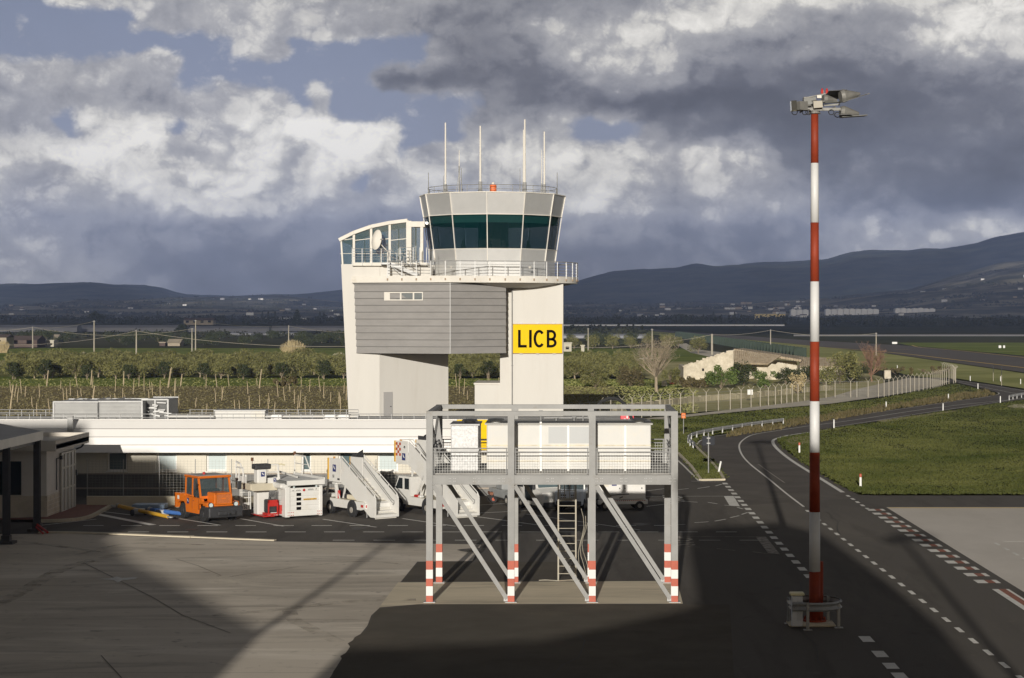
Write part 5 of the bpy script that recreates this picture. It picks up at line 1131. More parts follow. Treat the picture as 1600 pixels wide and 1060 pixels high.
def lampbox(a, b, w, h, m_, name='floodlight'):
    m = MB(); m.bar(a, b, w, h); o = m.obj(name, m_, ms); return o
fl = lampbox(mp(1241,168,-.5), mp(1254,168,-.3), .42, .30, M_galv); MBf = MB(); MBf.bar(mp(1232.5,168.5,-.5), mp(1241,168,-.5), .40, .34); MBf.obj('lens', M_gdark, fl)
fl = lampbox(mp(1256,160,.2), mp(1275,157,.2), .35, .26, M_steel); MBf = MB(); MBf.bar(mp(1256,152,.3), mp(1272,152,.3), .3, .05); MBf.obj('visor', M_galv, fl)
fl = lampbox(mp(1268,166,-.35), mp(1282,165,-.35), .24, .24, mat('ballast_box', (.36,.33,.27), .6))
fl = lampbox(mp(1274,153,-.3), mp(1281,153,-.3), .12, .10, M_slab)
hd.obj('head_frame', M_galv, ms) if False else None
# open reflector floods at the right: shallow cones with flat dark visors
for (c, t, s) in ((mp(1315,152,-.35), (1,.2,.15), .44), (mp(1316,176,-.2), (1,.1,-.1), .40), (mp(1290,155,.0), (1,.3,-.1), .30)):
    d = Vector(t).normalized(); m = MB(); m.tube(c-d*.12, c, s*.45, s*.55, n=18); m.tube(c, c+d*.62*s/.44, s*.55, .05, n=18); f_ = m.obj('floodlight', M_galv, ms, smooth=False)
    m = MB(); m.bar(c-d*.1+Vector((0,0,-s*.5)), c+d*.9*s/.44+Vector((0,0,-s*.1)), s*1.1, .03); m.obj('visor', M_steel, f_)
m = MB(); m.add([mp(1292,145,-.5),mp(1320,143.5,-.5),mp(1315,152,.5),mp(1286,155,.5),mp(1292,144.2,-.5),mp(1320,142.7,-.5),mp(1315,151.2,.5),mp(1286,154.2,.5)], [(0,1,2,3),(4,7,6,5),(0,4,5,1),(1,5,6,2),(2,6,7,3),(3,7,4,0)]); m.obj('reflector_plate', M_darkm, ms)
m = MB(); m.add([mp(1320,161,-.6),mp(1351,150.5,-.6),mp(1345,149.5,.2),mp(1318,157,.2),mp(1320,160,-.6),mp(1351,149.8,-.6),mp(1345,148.8,.2),mp(1318,156,.2)], [(0,1,2,3),(4,7,6,5),(0,4,5,1),(1,5,6,2),(2,6,7,3),(3,7,4,0)]); m.obj('reflector_plate', M_darkm, ms)
m = MB(); m.add([mp(1301,183,-.6),mp(1328,182,-.6),mp(1322,178,.3),mp(1303,179,.3),mp(1301,182.2,-.6),mp(1328,181.2,-.6),mp(1322,177.2,.3),mp(1303,178.2,.3)], [(0,1,2,3),(4,7,6,5),(0,4,5,1),(1,5,6,2),(2,6,7,3),(3,7,4,0)]); m.obj('reflector_plate', M_darkm, ms)
for px in (1239.5,1255.5,1261,1296.5,1306):
    m = MB(); c = mp(px, 177 if px < 1300 else 181, -.3); m.path([tuple(c+Vector((.07*math.cos(t)*1.4,0,.09*math.sin(t)))) for t in [2*math.pi*i/12 for i in range(13)]], .015, 5); m.obj('cable_loop', M_dark, ms)
m = MB()
for px in (1284.5,1292): c = mp(px,144,.1); m.tube(c+Vector((0,0,-.05)), c+Vector((0,0,.06)), .05, n=10); m.tube(c+Vector((0,0,.06)), c+Vector((0,0,.14)), .045, .02, n=10)
m.obj('warning_lamp', M_red, ms)
M_galv = M_galv0; M_steel = M_steel0
# two more masts of the same row stand beside the viewpoint, outside the frame
for x, y, lab in ((8.9,-2.2,'red and white floodlight mast beside the viewpoint at right'),(-15.9,-2.6,'red and white floodlight mast beside the viewpoint at left')):
    copy_tree(ms, (x, y, 0), label=lab)
for o_ in (ms,): o_['group'] = 'floodlight masts of the apron'
# guard ring, cabinet, slab
o = root('mast_guard_rail', 'curved steel crash barrier around the foot of the floodlight mast', 'guard rail', (8.62, 67.6, 0))
def wbeam(pts, zc, par, name='beam', th=.31):
    m = MB(); pr = [(-.155,.0),(-.10,-.05),(-.05,0),(0,.03),(.05,0),(.10,-.05),(.155,0)]; n = len(pts); k = len(pr); vs = []
    for i, p in enumerate(pts):
        a = Vector(pts[max(i-1,0)]); b = Vector(pts[min(i+1,n-1)]); d = (b-a); d.z = 0; d.normalize(); nn_ = Vector((-d.y, d.x, 0))
        for (h, q) in pr: v = Vector(p)+nn_*q; vs.append((v.x, v.y, zc+h+(p[2] if len(p) > 2 else 0)))
        for (h, q) in reversed(pr): v = Vector(p)+nn_*(q+.012); vs.append((v.x, v.y, zc+h+(p[2] if len(p) > 2 else 0)))
    K = 2*k; fs = [(i*K+j, i*K+(j+1)%K, (i+1)*K+(j+1)%K, (i+1)*K+j) for i in range(n-1) for j in range(K)]
    m.add(vs, fs); return m.obj(name, M_galv, par, smooth=False)
wbeam([( -.95+1.0*0, -.9, 0)]+[(-.15+1.0*math.cos(t), -.05+.95*math.sin(t), 0) for t in [R(-125+i*12) for i in range(21)]], .80, o)
wbeam([(-.85,-.9,0),(-.95,-.3,0),(-.95,.5,0)], .80, o)
for x, y in ((-.42,-.98),(.72,-.50),(.5,.62),(-.93,.4)):
    m = MB(); m.box(x-.05,x+.05,y-.015,y+.015,.02,.95); m.box(x-.05,x-.03,y-.06,y+.06,.02,.95); m.box(x-.15,x+.15,y-.12,y+.12,.012,.03); m.obj('rail_post', M_galv, o)
o = root('control_cabinet', 'slim white electrical cabinet with yellow cap at the mast foot', 'cabinet', (XP(1245,67.0), 67.0, 0))
m = MB(); m.bbox(-.19,.19,-.15,.15,.10,1.16,.02); m.obj('casing', mat('cabinet_grey', (.60,.61,.62), .5, var=.05), o)
m = MB(); m.bbox(-.25,.25,-.2,.2,1.17,1.27,.03); m.obj('cap', mat('cream_cap', (.75,.68,.42), .5), o); m = MB(); m.box(-.02,.14,-.16,-.151,.3,1.0); m.obj('door', mat('cabinet_door', (.50,.51,.52), .5), o)
m = MB(); m.bbox(-1.0,.65,-.45,.5,.009,.10,.04); sl = m.obj('mast_plinth', M_pad); sl.location = (8.62, 67.7, 0); tag(sl, 'low concrete plinth under the floodlight mast and cabinet', 'plinth')
# ------------------------------------------------------------------ vehicles
def logo(par, x, y, z, s, face):
    # navy square with a white swoosh, on a face: 'y-' lies in x,z at side y ; 'x+' lies in y,z
    e = .006
    def q(a, b, o): return (x+a, y-o, z+b) if face == 'y-' else (x+o, y+a, z+b)
    m = MB(); m.add([q(-s,-s*1.15,e),q(s,-s*1.15,e),q(s,s*1.15,e),q(-s,s*1.15,e)], [(0,1,2,3)]); m.obj('emblem_panel', M_navy, par)
    m = MB(); m.add([q(-s*.55,s*.85,2*e),q(-s*.1,s*.7,2*e),q(s*.3,s*.1,2*e),q(s*.75,-s*.35,2*e),q(s*.2,-s*.35,2*e),q(-s*.35,s*.1,2*e)], [(0,1,2,3,4,5)]); m.obj('emblem', M_whb, par)
M_hub = mat('wheel_hub', (.30,.28,.25), .6, var=.2, vscale=8)
def wheels(par, spots, r, w, hub=M_hub):
    for (x, y) in spots:
        m = MB(); m.wheel((x,y,r), r, w, n=24); t = m.obj('wheel', M_dark, par)
        s = -1 if y < 0 else 1
        m = MB(); m.tube((x,y+s*w*.30,r),(x,y+s*(w*.5+.012),r), r*.52, r*.42, n=20); m.tube((x,y+s*w*.5,r),(x,y+s*(w*.5+.05),r), r*.2, n=10); m.obj('rim', hub, t)
RZ = R(-52)
# --- orange tug
tg = root('baggage_tug', 'orange airport tow tractor with square cab and raised grille, front toward the viewer', 'tow tractor', (-18.72,101.7,0), R(-54))
W2 = .93
m = MB()
side = [(-3.4,.55),(-3.4,1.32),(-2.15,1.36),(-2.1,1.25),(-.1,1.22),(.0,1.08),(.55,1.05),(.62,.80),(.60,.62),(.42,.62),(.38,.86),(.25,.97),(-.25,.97),(-.42,.86),(-.50,.40),(-1.95,.40),(-2.05,.80),(-2.2,.93),(-2.75,.93),(-2.95,.80),(-3.05,.55)]
m.xz(side, -W2, -W2+.14); m.xz(side, W2-.14, W2)
m.bbox(-3.4,-2.1,-W2+.14,W2-.14,.95,1.32,.03); m.box(-2.1,.0,-W2+.14,W2-.14,.55,.75); m.bbox(-3.41,-3.30,-W2,W2,.55,1.31,.02)
m.obj('body', M_orange, tg)
m = MB(); m.box(-3.3,.5,-W2+.2,W2-.2,.30,.60); m.obj('chassis', M_darkm, tg)
m = MB(); m.bbox(-.35,.62,-.48,.48,.95,1.55,.05); m.bbox(-.30,.55,-W2+.16,W2-.16,.80,1.06,.06); bn = m.obj('bonnet', M_orange, tg)
m = MB(); m.box(.625,.66,-.42,.42,1.0,1.48); m.obj('grille', mat('grille_mesh', (.45,.13,.03), .8, var=.3, vscale=20), bn)
m = MB()
for a in ((-.47,-.42,.97,1.54),(.42,.47,.97,1.54),(-.47,.47,1.48,1.54),(-.47,.47,.95,1.0)): m.box(.625,.70,a[0],a[1],a[2],a[3])
m.box(.66,.67,-.12,.12,1.22,1.28); m.obj('grille_frame', M_orange, bn)
m = MB(); m.bbox(.35,1.0,-.98,.98,.28,.84,.06); m.bbox(.9,1.12,-.5,.5,.40,.62,.03); m.tube((1.1,0,.5),(1.32,0,.5),.06); m.obj('bumper', M_darkm, tg)
for s in (-1,1):
    m = MB(); m.tube((.50,s*.72,.93),(.66,s*.72,.93),.13,n=16); hl = m.obj('headlight', M_darkm, tg); m = MB(); m.tube((.66,s*.72,.93),(.675,s*.72,.93),.11,n=16); m.obj('lens', M_gwin2, hl)
m = MB()  # cab pillars and roof
for (a, b) in (((-2.1,1.3),(-2.05,2.28)),((-1.25,1.25),(-1.2,2.28)),((-.28,1.22),(-.55,2.28))):
    for s in (-1,1): m.bar((a[0],s*(W2-.06),a[1]),(b[0],s*(W2-.06),b[1]),.09,.09)
m.bar((-2.08,-W2+.08,1.34),(-2.08,W2-.08,1.34),.08,.10); m.bar((-.30,-W2+.08,1.27),(-.30,W2-.08,1.27),.08,.14)
m.obj('cab_frame', M_orange, tg)
m = MB(); m.bbox(-2.2,-.35,-W2-.03,W2+.03,2.26,2.38,.05); m.obj('cab_roof', M_orange, tg); m = MB(); m.box(-2.1,-.5,-W2+.1,W2-.1,2.381,2.40); m.obj('roof_mat', mat('grey_mat', (.35,.34,.33), .9), tg.children[-1])
m = MB(); m.add([(-.30,-W2+.12,1.33),(-.30,W2-.12,1.33),(-.53,W2-.12,2.24),(-.53,-W2+.12,2.24)], [(0,1,2,3)]); m.obj('windscreen', M_wglass, tg)
m = MB(); m.add([(-1.2,-W2+.05,1.32),(-.36,-W2+.05,1.30),(-.58,-W2+.05,2.22),(-1.18,-W2+.05,2.22)], [(0,1,2,3)]); m.add([(-2.04,-W2+.05,1.36),(-1.3,-W2+.05,1.32),(-1.26,-W2+.05,2.22),(-2.0,-W2+.05,2.22)], [(0,1,2,3)]); m.add([(-2.06,-W2+.1,1.38),(-2.06,W2-.1,1.38),(-2.04,W2-.1,2.24),(-2.04,-W2+.1,2.24)], [(0,1,2,3)]); m.obj('side_window', M_wglass, tg)
m = MB(); m.bbox(-1.7,-1.2,-.7,-.1,.9,1.6,.06); m.bbox(-1.7,-1.2,.1,.7,.9,1.6,.06); m.tube((-.9,-.4,1.2),(-.75,-.4,1.55),.03); m.tube((-.80,-.4,1.5),(-.76,-.4,1.54),.2,n=16); m.obj('seat', M_darkm, tg)
m = MB(); m.tube((-.35,-W2-.03,1.95),(-.3,-W2-.22,1.95),.02); m.bbox(-.36,-.28,-W2-.34,-W2-.18,1.72,2.08,.03); m.tube((-.4,W2+.02,2.1),(-.1,W2+.3,2.0),.02); m.bbox(-.1,-.03,W2+.22,W2+.46,1.62,2.05,.03); m.obj('mirror', M_darkm, tg)
m = MB(); m.tube((-1.3,-.2,2.40),(-1.3,-.2,2.52),.075,n=14); m.obj('beacon_lamp', M_red, tg)
m = MB(); m.box(-1.22,-1.16,-W2-.012,-W2-.002,.62,1.20); m.box(-.42,-.36,-W2-.012,-W2-.002,.62,1.18); m.bbox(-1.1,-.95,-W2-.03,-W2,1.03,1.09,.01); m.obj('door_seam', mat('seam_dark_orange', (.35,.09,.01), .6), tg)
logo(tg, -1.72, -W2, 1.0, .13, 'y-'); m = MB(); m.box(-3.05,-2.83,-W2-.008,-W2,1.0,1.2); m.obj('notice', M_slab, tg)
wheels(tg, [(0,-.78),(0,.78),(-2.5,-.78),(-2.5,.78)], .42, .24, M_darkm)
# --- tow bars
def towbar(lab, a, b, m_, r):
    o = root('tow_bar', lab, 'tow bar', (0,0,0)); a, b = Vector(a), Vector(b); d = (b-a).normalized(); nn_ = Vector((-d.y,d.x,0)).normalized()
    m = MB(); m.tube(a, b, r, r*.8, n=12); m.obj('bar', m_, o)
    m = MB(); m.tube(a+d*.05, a-d*.18, r*1.2, n=10); m.bar(a-d*.1+nn_*.3, a-d*.1-nn_*.3, .08, .10); m.bar(a-d*.1+nn_*.3, a-d*.4+nn_*.25, .07,.09); m.bar(a-d*.1-nn_*.3, a-d*.4-nn_*.25, .07,.09); m.obj('coupling_head', M_galv, o)
    m = MB(); m.tube(b, b+d*.3, .06, n=8); m.lathe([(.13,b.z-.03),(.13,b.z+.03)], ((b+d*.36).x,(b+d*.36).y), 14); m.obj('tow_eye', M_galv, o)
    c = a.lerp(b, .42)
    for s in (-1,1):
        q = c+nn_*s*.4; m = MB(); m.tube(q-nn_*.05+Vector((0,0,.17-q.z)), q+nn_*.05+Vector((0,0,.17-q.z)), .17, n=18); m.obj('wheel', M_dark, o)
    m = MB(); m.bar(c+nn_*.4+Vector((0,0,-.15)), c-nn_*.4+Vector((0,0,-.15)), .06, .06); m.bbox(c.x-.3,c.x+.3,c.y-.14,c.y+.14,c.z-.16,c.z+.10,.03); m.obj('axle_box', M_galv, o)
towbar('long orange and yellow aircraft tow bar lying at the left', P(186,791,106.5), P(262,807.5,102.0), M_ylwp, .12)
towbar('blue tow bar behind the yellow one, beside the orange tug', P(236,797,105.5), P(285,803,103.4), M_blue, .13)
m = MB(); q = G(212,800); m.bbox(q.x-.2,q.x+1.6,q.y-.1,q.y+1.0,.15,.40,.04); m.tube((q.x+.1,q.y,.13),(q.x+.1,q.y+.12,.13),.13); m.tube((q.x+1.4,q.y,.13),(q.x+1.4,q.y+.12,.13),.13); tag(m.obj('tow_dolly', mat('dolly_blue_grey', (.22,.30,.42), .6, var=.2, vscale=3)), 'flat blue grey dolly lying between the two tow bars', 'dolly')
# --- cargo loader
ldr = root('cargo_loader', 'white scissor lift cargo loader with operator stand and red engine box', 'cargo loader', (-15.25,102.5,0), R(-58))
m = MB(); m.bbox(-1.5,0,0,2.12,.14,.42,.03)
for k in range(5): m.bbox(-1.5,-.02,.02,2.10,.45+k*.25,.66+k*.25,.02)
m.box(-1.5,-.04,.04,2.08,.4,1.66); m.bbox(-.45,.02,-.03,.25,.10,1.72,.03); m.bbox(-.3,.02,1.95,2.14,.10,1.74,.03); m.bbox(-4.1,-1.5,.1,2.0,.35,1.0,.04)
m.obj('body', M_wp, ldr)
m = MB(); [m.box(-.015,.004,.62,.88,.47+k*.25,.63+k*.25) for k in range(4)]; m.box(-.01,.008,.3,1.95,1.66,1.70); m.obj('vent_slot', M_black, ldr)
m = MB(); m.box(.0,.012,1.02,1.78,.98,1.06); m.obj('name_strip', M_ylwp, ldr); 
def blurred_letters(y0, y1, z, h, n, seed):
    # lettering too small to read in the photograph: a row of letter-sized dark marks
    r = random.Random(seed); mb = MB()
    for k in range(n):
        a = y0+(y1-y0)*k/n; w = (y1-y0)/n*.62
        if r.random() < .10: continue
        mb.box(.013,.017,a,a+w*.3,z-h/2,z+h/2); mb.box(.013,.017,a+w*.3,a+w,z+(h*.2 if r.random() < .5 else -h*.5),z+(h*.5 if r.random() < .5 else -h*.15)) if False else mb.box(.013,.017,a+w*.3,a+w,z+(h*.15 if k % 2 else -h*.45),z+(h*.45 if k % 2 else -h*.1))
    return mb.obj('lettering', M_darkm, ldr)
blurred_letters(1.06,1.74,1.02,.055,13,1)
blurred_letters(.38,.86,1.52,.06,9,2); m = MB(); m.tube((.0,1.05,1.52),(.015,1.05,1.52),.07,n=14); m.obj('round_badge', M_red, ldr)
blurred_letters(1.30,1.80,1.54,.08,8,3)
m = MB(); m.bbox(-3.9,.12,-.02,2.15,1.86,2.02,.02); m.obj('bridge_deck', mat('deck_grey', (.17,.17,.165), .6, metal=.3, var=.2, vscale=3), ldr)
m = MB()
for k in range(22): m.tube((-3.7+k*.16,.1,2.04),(-3.7+k*.16,2.0,2.04),.035,n=6)
m.obj('roller', M_galv, ldr)
m = MB(); m.box(.10,.16,.0,2.15,1.80,2.06); m.box(-3.9,.12,2.15,2.22,1.80,2.16); m.bbox(-1.4,-.1,-.25,.4,1.62,1.9,.08); m.bbox(-1.3,-.15,.35,1.9,1.72,1.86,.05); m.bar((-.1,.2,1.75),(-2.2,.2,.9),.12,.16,up=(0,1,0)); m.obj('edge_beam', M_wp, ldr)
m = MB(); [m.tube((.02,y,1.70),(.05,y,1.70),.055,n=12) for y in (.45,1.75)]; m.obj('work_lamp', M_gwin2, ldr)
m = MB()  # tilted frame with rails at the right
for s in (2.1,): m.path([(-3.6,s,2.1),(-3.6,s,3.15),(-2.2,s,3.15),(-1.3,s,2.2)], .035, 6); m.tube((-3.6,s,2.7),(-1.8,s,2.7),.025); m.tube((-2.6,s,2.1),(-2.6,s,3.15),.03)
m.bar((-3.6,1.2,2.25),(-1.2,1.2,2.12),.05,.10); m.obj('bridge_rail', M_wp, ldr)
for (x,y) in ((-3.6,2.1),(-1.85,-1.15)): 
    m = MB(); zz = 3.15 if y > 0 else 3.05; m.tube((x,y,zz-.3),(x,y,zz),.02); m.tube((x,y,zz),(x,y,zz+.18),.075,n=12); m.obj('beacon_lamp', mat('lamp_brown', (.12,.05,.02), .4), ldr)
m = MB(); m.bbox(-3.4,-1.2,-1.5,-.05,1.50,1.86,.04); m.add([(-1.2,-1.5,1.85),(-1.2,-.05,1.85),(-1.0,-.05,1.50),(-1.0,-1.5,1.50)], [(0,1,2,3)]); m.obj('operator_platform', mat('beige_tray', (.52,.47,.36), .6, var=.08), ldr)
m = MB(); m.bbox(-1.9,-1.35,-1.05,-.5,1.86,2.75,.06); m.bbox(-2.6,-2.2,-1.4,-1.3,1.86,2.3,.03); m.box(-1.3,-1.25,-.5,.1,1.86,2.15); m.box(-3.3,-1.9,-1.5,-1.46,1.86,2.2); cons = m.obj('operator_console', M_wp, ldr)
m = MB(); m.bbox(-1.85,-1.25,-1.2,-.3,2.62,2.90,.04); m.obj('control_panel', M_darkm, cons)
m = MB(); m.path([(-1.4,-.4,2.85),(-1.3,.3,2.86),(-1.3,.5,2.80)], .05); m.obj('arm_rest', mat('cream_cushion', (.66,.60,.42), .8), cons)
logo(cons, -1.345, -.75, 2.35, .11, 'x+'); logo(ldr, -1.244, -.1, 2.02, .08, 'x+')
m = MB(); 
m.path([(-3.3,-1.48,1.9),(-3.3,-1.48,2.95)], .045); m.path([(-2.3,-1.48,1.9),(-2.3,-1.48,2.65),(-3.3,-1.48,2.65)], .045); m.path([(-3.3,-1.48,2.95),(-2.7,-1.48,2.85),(-2.3,-1.48,2.4)], .045)
m.path([(-1.25,.1,1.95),(-1.25,.1,2.85),(-1.3,-.3,2.85)], .045); m.path([(-1.25,.1,2.45),(-1.25,-.5,2.45)], .04); m.path([(-1.25,.05,2.8),(-1.15,.15,2.0)], .04); m.path([(-2.9,-1.48,1.9),(-2.9,-1.48,2.65)], .04)
m.obj('guard_rail', M_wp, ldr)
m = MB()
for y in (-1.55,-1.45,-1.05,-.95): m.box(-2.62,-2.55,y-.02,y+.02,.35,1.75)
for k in range(5): m.box(-2.62,-2.57,-1.55,-.95,.4+k*.3,.44+k*.3)
m.box(-2.6,-2.58,-1.5,-1.0,.36,.68); m.obj('access_ladder', M_wp, ldr)
text('fleet_number', '52', .3, M_darkm, ldr, (-2.54,-1.25,.52), (R(90),0,R(90)), sx=.7)
m = MB(); m.bbox(-2.3,-1.7,-.9,-.2,.15,1.5,.04); m.obj('lift_column', M_wp, ldr)
m = MB(); m.bbox(-1.5,-.75,-.72,-.08,.14,.30,.02); m.box(-.80,-.76,-.70,-.10,.84,1.0); m.box(-.80,-.76,-.70,-.62,.3,1.0); m.box(-.80,-.76,-.18,-.1,.3,1.0); m.box(-.80,-.76,-.62,-.18,.66,.84); m.bbox(-2.6,-.76,-.95,-.30,.10,.16,.02)
m.tube((-.62,-.02,.25),(-.62,-.02,.72),.09,n=12); eb = m.obj('engine_box', M_red, ldr)
m = MB(); m.bbox(-1.45,-.83,-.66,-.14,.3,1.0,.05); m.tube((-.84,-.4,.48),(-.79,-.4,.48),.16,n=16)
for k in range(8): m.tube((-.9,-.6+k*.07,1.0),(-.95,-.55+k*.07,1.45),.02)
m.obj('engine', M_darkm, eb); m = MB(); [m.box(-.755,-.75,-.7+k*.09,-.66+k*.09,.16,.22) for k in range(7)]; m.box(-.755,-.75,-.55,-.2,.30,.33); m.obj('hazard_stripe', M_whb, eb)
m = MB(); [m.tube((-.0,y,z),(.028,y,z),.022,n=8) for z in (.2,.35) for y in (.12,.22,.32,.42,1.85,1.95,2.05)]; m.obj('warning_dot', M_red, ldr)
wheels(ldr, [(-.9,.35),(-.9,1.8),(-3.4,.35),(-3.4,1.8)], .34, .26)
# --- passenger stairs
def stairs(lab, loc, rz, r, hf, num, checker=False, W=1.42):
    o = root('passenger_stairs', lab, 'boarding stairs', loc, rz, 'self-propelled boarding stairs'); hw = W/2; ph = 1.08
    for s in (-1, 1):
        y0 = s*hw-.03; m = MB(); up = .17 if s < 0 else 0
        m.xz([(.12,.10),(.12,ph-.02),(.0,ph+.08),(-r,hf+ph),(-r-.02,hf-.25),(-r+.35,hf-.35),(-.62,.22),(-.4,.10)], y0, y0+.06); pn = m.obj('side_panel', M_wp, o)
        m = MB(); a = Vector((-.05,y0+.03,ph+.26)); b = Vector((-r,y0+.03,hf+ph+.16)); m.tube(a, b, .028, n=6); m.tube(a, a+Vector((.18,0,-.25)), .028, n=6)
        for k in range(5): q = a.lerp(b, k/4); m.tube(q, q-Vector((0,0,.20)), .02, n=5)
        m.obj('handrail', M_wp, pn)
        m = MB(); a = Vector((-.25,s*(hw-.14),.95)); b = Vector((-r+.2,s*(hw-.14),hf+.85)); m.tube(a, b, .02, n=5); m.tube(a-Vector((0,0,.14)), b-Vector((0,0,.14)), .016, n=5)
        m.path([tuple(a+Vector((.0+.13*math.sin(t),0,-.10+.13*math.cos(t)))) for t in [math.pi*i/8 for i in range(9)]], .02, 5)
        for k in range(4): q = a.lerp(b, k/3); m.tube(q, q+Vector((0,s*.11,-.03)), .014, n=5)
        m.obj('inner_rail', M_galv, pn)
    n = max(8, round(hf/.19)); stp = MB(); rs = MB()
    for k in range(n):
        x = -.0-(r-.05)*k/n; z = .22+(hf-.22)*k/(n-1); stp.box(x-(r/n)-.04, x, -hw+.04, hw-.04, z-.035, z); rs.box(x-.03,x-.012,-hw+.04,hw-.04,z-.2,z-.036)
    st__ = stp.obj('step', M_wp, o); rs.obj('riser', mat('riser_grey', (.55,.53,.48), .6), st__)
    m = MB(); m.xz([(-.5,.10),(.10,.10),(.10,.24),(-.4,.30)], -hw+.05, hw-.05); m.obj('toe_box', M_wp, o)
    m = MB(); m.box(-r-1.5,-r,-hw,hw,hf-.08,hf); m.obj('landing', M_wp, o)
    for s in (-1,1):
        y0 = s*hw-.03; m = MB(); m.xz([(-r-1.35,hf-.2),(-r-.12,hf-.2),(-r-.12,hf+ph+.02),(-r-1.35,hf+ph-.0)], y0-.02*s, y0+.06); pn = m.obj('gate_panel', M_wp, o)
        m = MB(); m.xz([(-r-1.45,hf-.1),(-r-1.352,hf-.1),(-r-1.352,hf+ph),(-r-1.45,hf+ph)], y0-.02, y0+.08); m.obj('yellow_edge', M_ylwp, pn)
        if s < 0:
            logo(pn, -r-.75 if not checker else -r-.5, y0-.0, hf+.55 if not checker else hf+.22, .17, 'y-')
            if not checker: m = MB(); m.box(-r-.42,-r-.2,y0-.01,y0,hf-.08,hf+.02); m.obj('plate', M_darkm, pn); text('fleet_number', num, .22, M_darkm, pn, (-r-.85,y0-.008,hf+.10), (R(90),0,0), sx=.8)
            else:
                m = MB()
                for i in range(3):
                    for j in range(5):
                        if (i+j) % 2 == 0: x = -r-1.30+i*.17; z = hf+.25+j*.15; m.box(x,x+.17,y0-.008,y0-.001,z,z+.15)
                m.obj('red_checker', M_redb, pn); text('fleet_number', num, .2, M_darkm, pn, (-r-.42,y0-.008,hf+.75), (R(90),0,0), sx=.8)
    m = MB(); m.add([(-r-.9,hw,hf+1.0),(-r-.1,hw,hf+1.0),(-r-.1,hw,hf+1.55),(-r-.5,hw-.1,hf+1.35)], [(0,1,2,3)]); m.box(-r-1.3,-r-.1,hw+.03,hw+.06,hf-.1,hf+1.3); m.obj('canopy_flap', M_darkm, o)
    m = MB(); m.tube((-r-.8,-hw,hf+ph),(-r-.8,-hw,hf+ph+.10),.06,n=12); m.obj('beacon_lamp', mat('beacon_amber', (.45,.22,.06), .4), o)
    xf = -max(r+1.9, 5.2) if not checker else -6.2
    m = MB(); m.xz([(xf+.3,.42),(xf+.3,.86),(-1.0,.86),(-.75,.78),(-.75,.50),(-1.15,.42)], -.86, .86); ch = m.obj('chassis', M_wp, o)
    m = MB(); m.box(xf+.3,-1.0,-.84,.84,.861,.88); m.obj('bed', mat('bed_beige', (.45,.42,.34), .8, var=.1), ch)
    m = MB(); m.box(-1.12,-.90,-.885,-.862,.58,.72); m.box(-.748,-.74,-.80,-.6,.58,.72); m.obj('tail_light', M_red, o)
    for x0 in ((-2.05 if not checker else -2.6),):
        m = MB(); m.tube((x0,-.87,.42),(x0,-.80,.42),.50,n=18); m.obj('wheel_arch', M_darkm, o)
    wheels(o, [(-2.05 if not checker else -2.6,-.80),(-2.05 if not checker else -2.6,.80),(xf+.9,-.80),(xf+.9,.80)], .37, .22)
    # cab
    cx0 = xf; ch_ = 1.62 if not checker else 1.95
    m = MB()
    if not checker:
        for s in (-1,1): m.bar((cx0+.35,s*.78,.85),(cx0+.6,s*.78,ch_),.08,.08); m.bar((cx0+1.5,s*.78,.85),(cx0+1.35,s*.78,ch_),.09,.12); m.bar((cx0+1.8,s*.78,.85),(cx0+1.5,s*.78,ch_),.05,.05)
        m.bbox(cx0+.5,cx0+1.5,-.84,.84,ch_,ch_+.10,.04); m.bbox(cx0,cx0+.6,-.82,.82,.45,1.05,.08); m.obj('cab', M_wp, o)
        m = MB(); m.bbox(cx0+1.0,cx0+1.35,-.6,.6,.88,1.4,.06); m.bbox(cx0+1.6,cx0+2.1,-.5,.3,.88,1.15,.05); m.obj('seat', M_darkm, o)
        m = MB(); m.tube((cx0+1.65,-.74,.88),(cx0+1.65,-.74,1.32),.075,n=12); m.obj('extinguisher', M_red, o)
        m = MB(); m.bbox(cx0+2.2,cx0+3.2,-.6,.6,.88,1.12,.04); m.obj('engine_cover', mat('cover_cream', (.66,.60,.46), .6), o)
    else:
        m.xz([(cx0,.45),(cx0,1.15),(cx0+.35,1.25),(cx0+.75,ch_),(cx0+1.9,ch_),(cx0+1.95,1.0),(cx0+1.95,.45)], -.84, .84); cb = m.obj('cab', M_wp, o)
        m = MB(); m.add([(cx0+.42,-.846,1.25),(cx0+.8,-.846,1.85),(cx0+1.15,-.846,1.85),(cx0+1.15,-.846,1.25)], [(0,1,2,3)]); m.add([(cx0+1.35,-.846,1.25),(cx0+1.35,-.846,1.85),(cx0+1.8,-.846,1.85),(cx0+1.8,-.846,1.25)], [(0,1,2,3)]); m.obj('side_window', M_gdark, cb)
        m = MB(); m.bbox(cx0+2.3,cx0+2.7,-.86,-.6,.882,1.02,.03); m.obj('jerrycan', M_red, o); m = MB(); m.bbox(cx0+2.72,cx0+2.95,-.86,-.6,.882,1.0,.03); m.obj('bottle_box', M_whb, o)
        m = MB(); m.bar((cx0+2.3,-.7,.9),(cx0+3.1,-.7,hf*.75),.08,.08); m.bar((cx0+2.7,-.7,.9),(cx0+3.0,-.7,hf*.72),.05,.05); m.bar((cx0+2.3,.7,.9),(cx0+3.1,.7,hf*.75),.08,.08); m.path([(-r-1.0,-hw,hf+ph+.05),(-r+.4,-hw,hf+ph+.15),(-r+1.8,-hw,hf+.15)], .03); m.obj('strut', M_wp, o)
    m = MB(); m.bar((-1.3,-.5,.8),(-2.2,-.5,hf*.62),.07,.10); m.bar((-1.3,.5,.8),(-2.2,.5,hf*.62),.07,.10); m.bar((-r+.1,-.5,hf-.2),(-r-.2,-.5,.85),.08,.08); m.bar((-r+.1,.5,hf-.2),(-r-.2,.5,.85),.08,.08); m.obj('support_strut', M_wp, o)
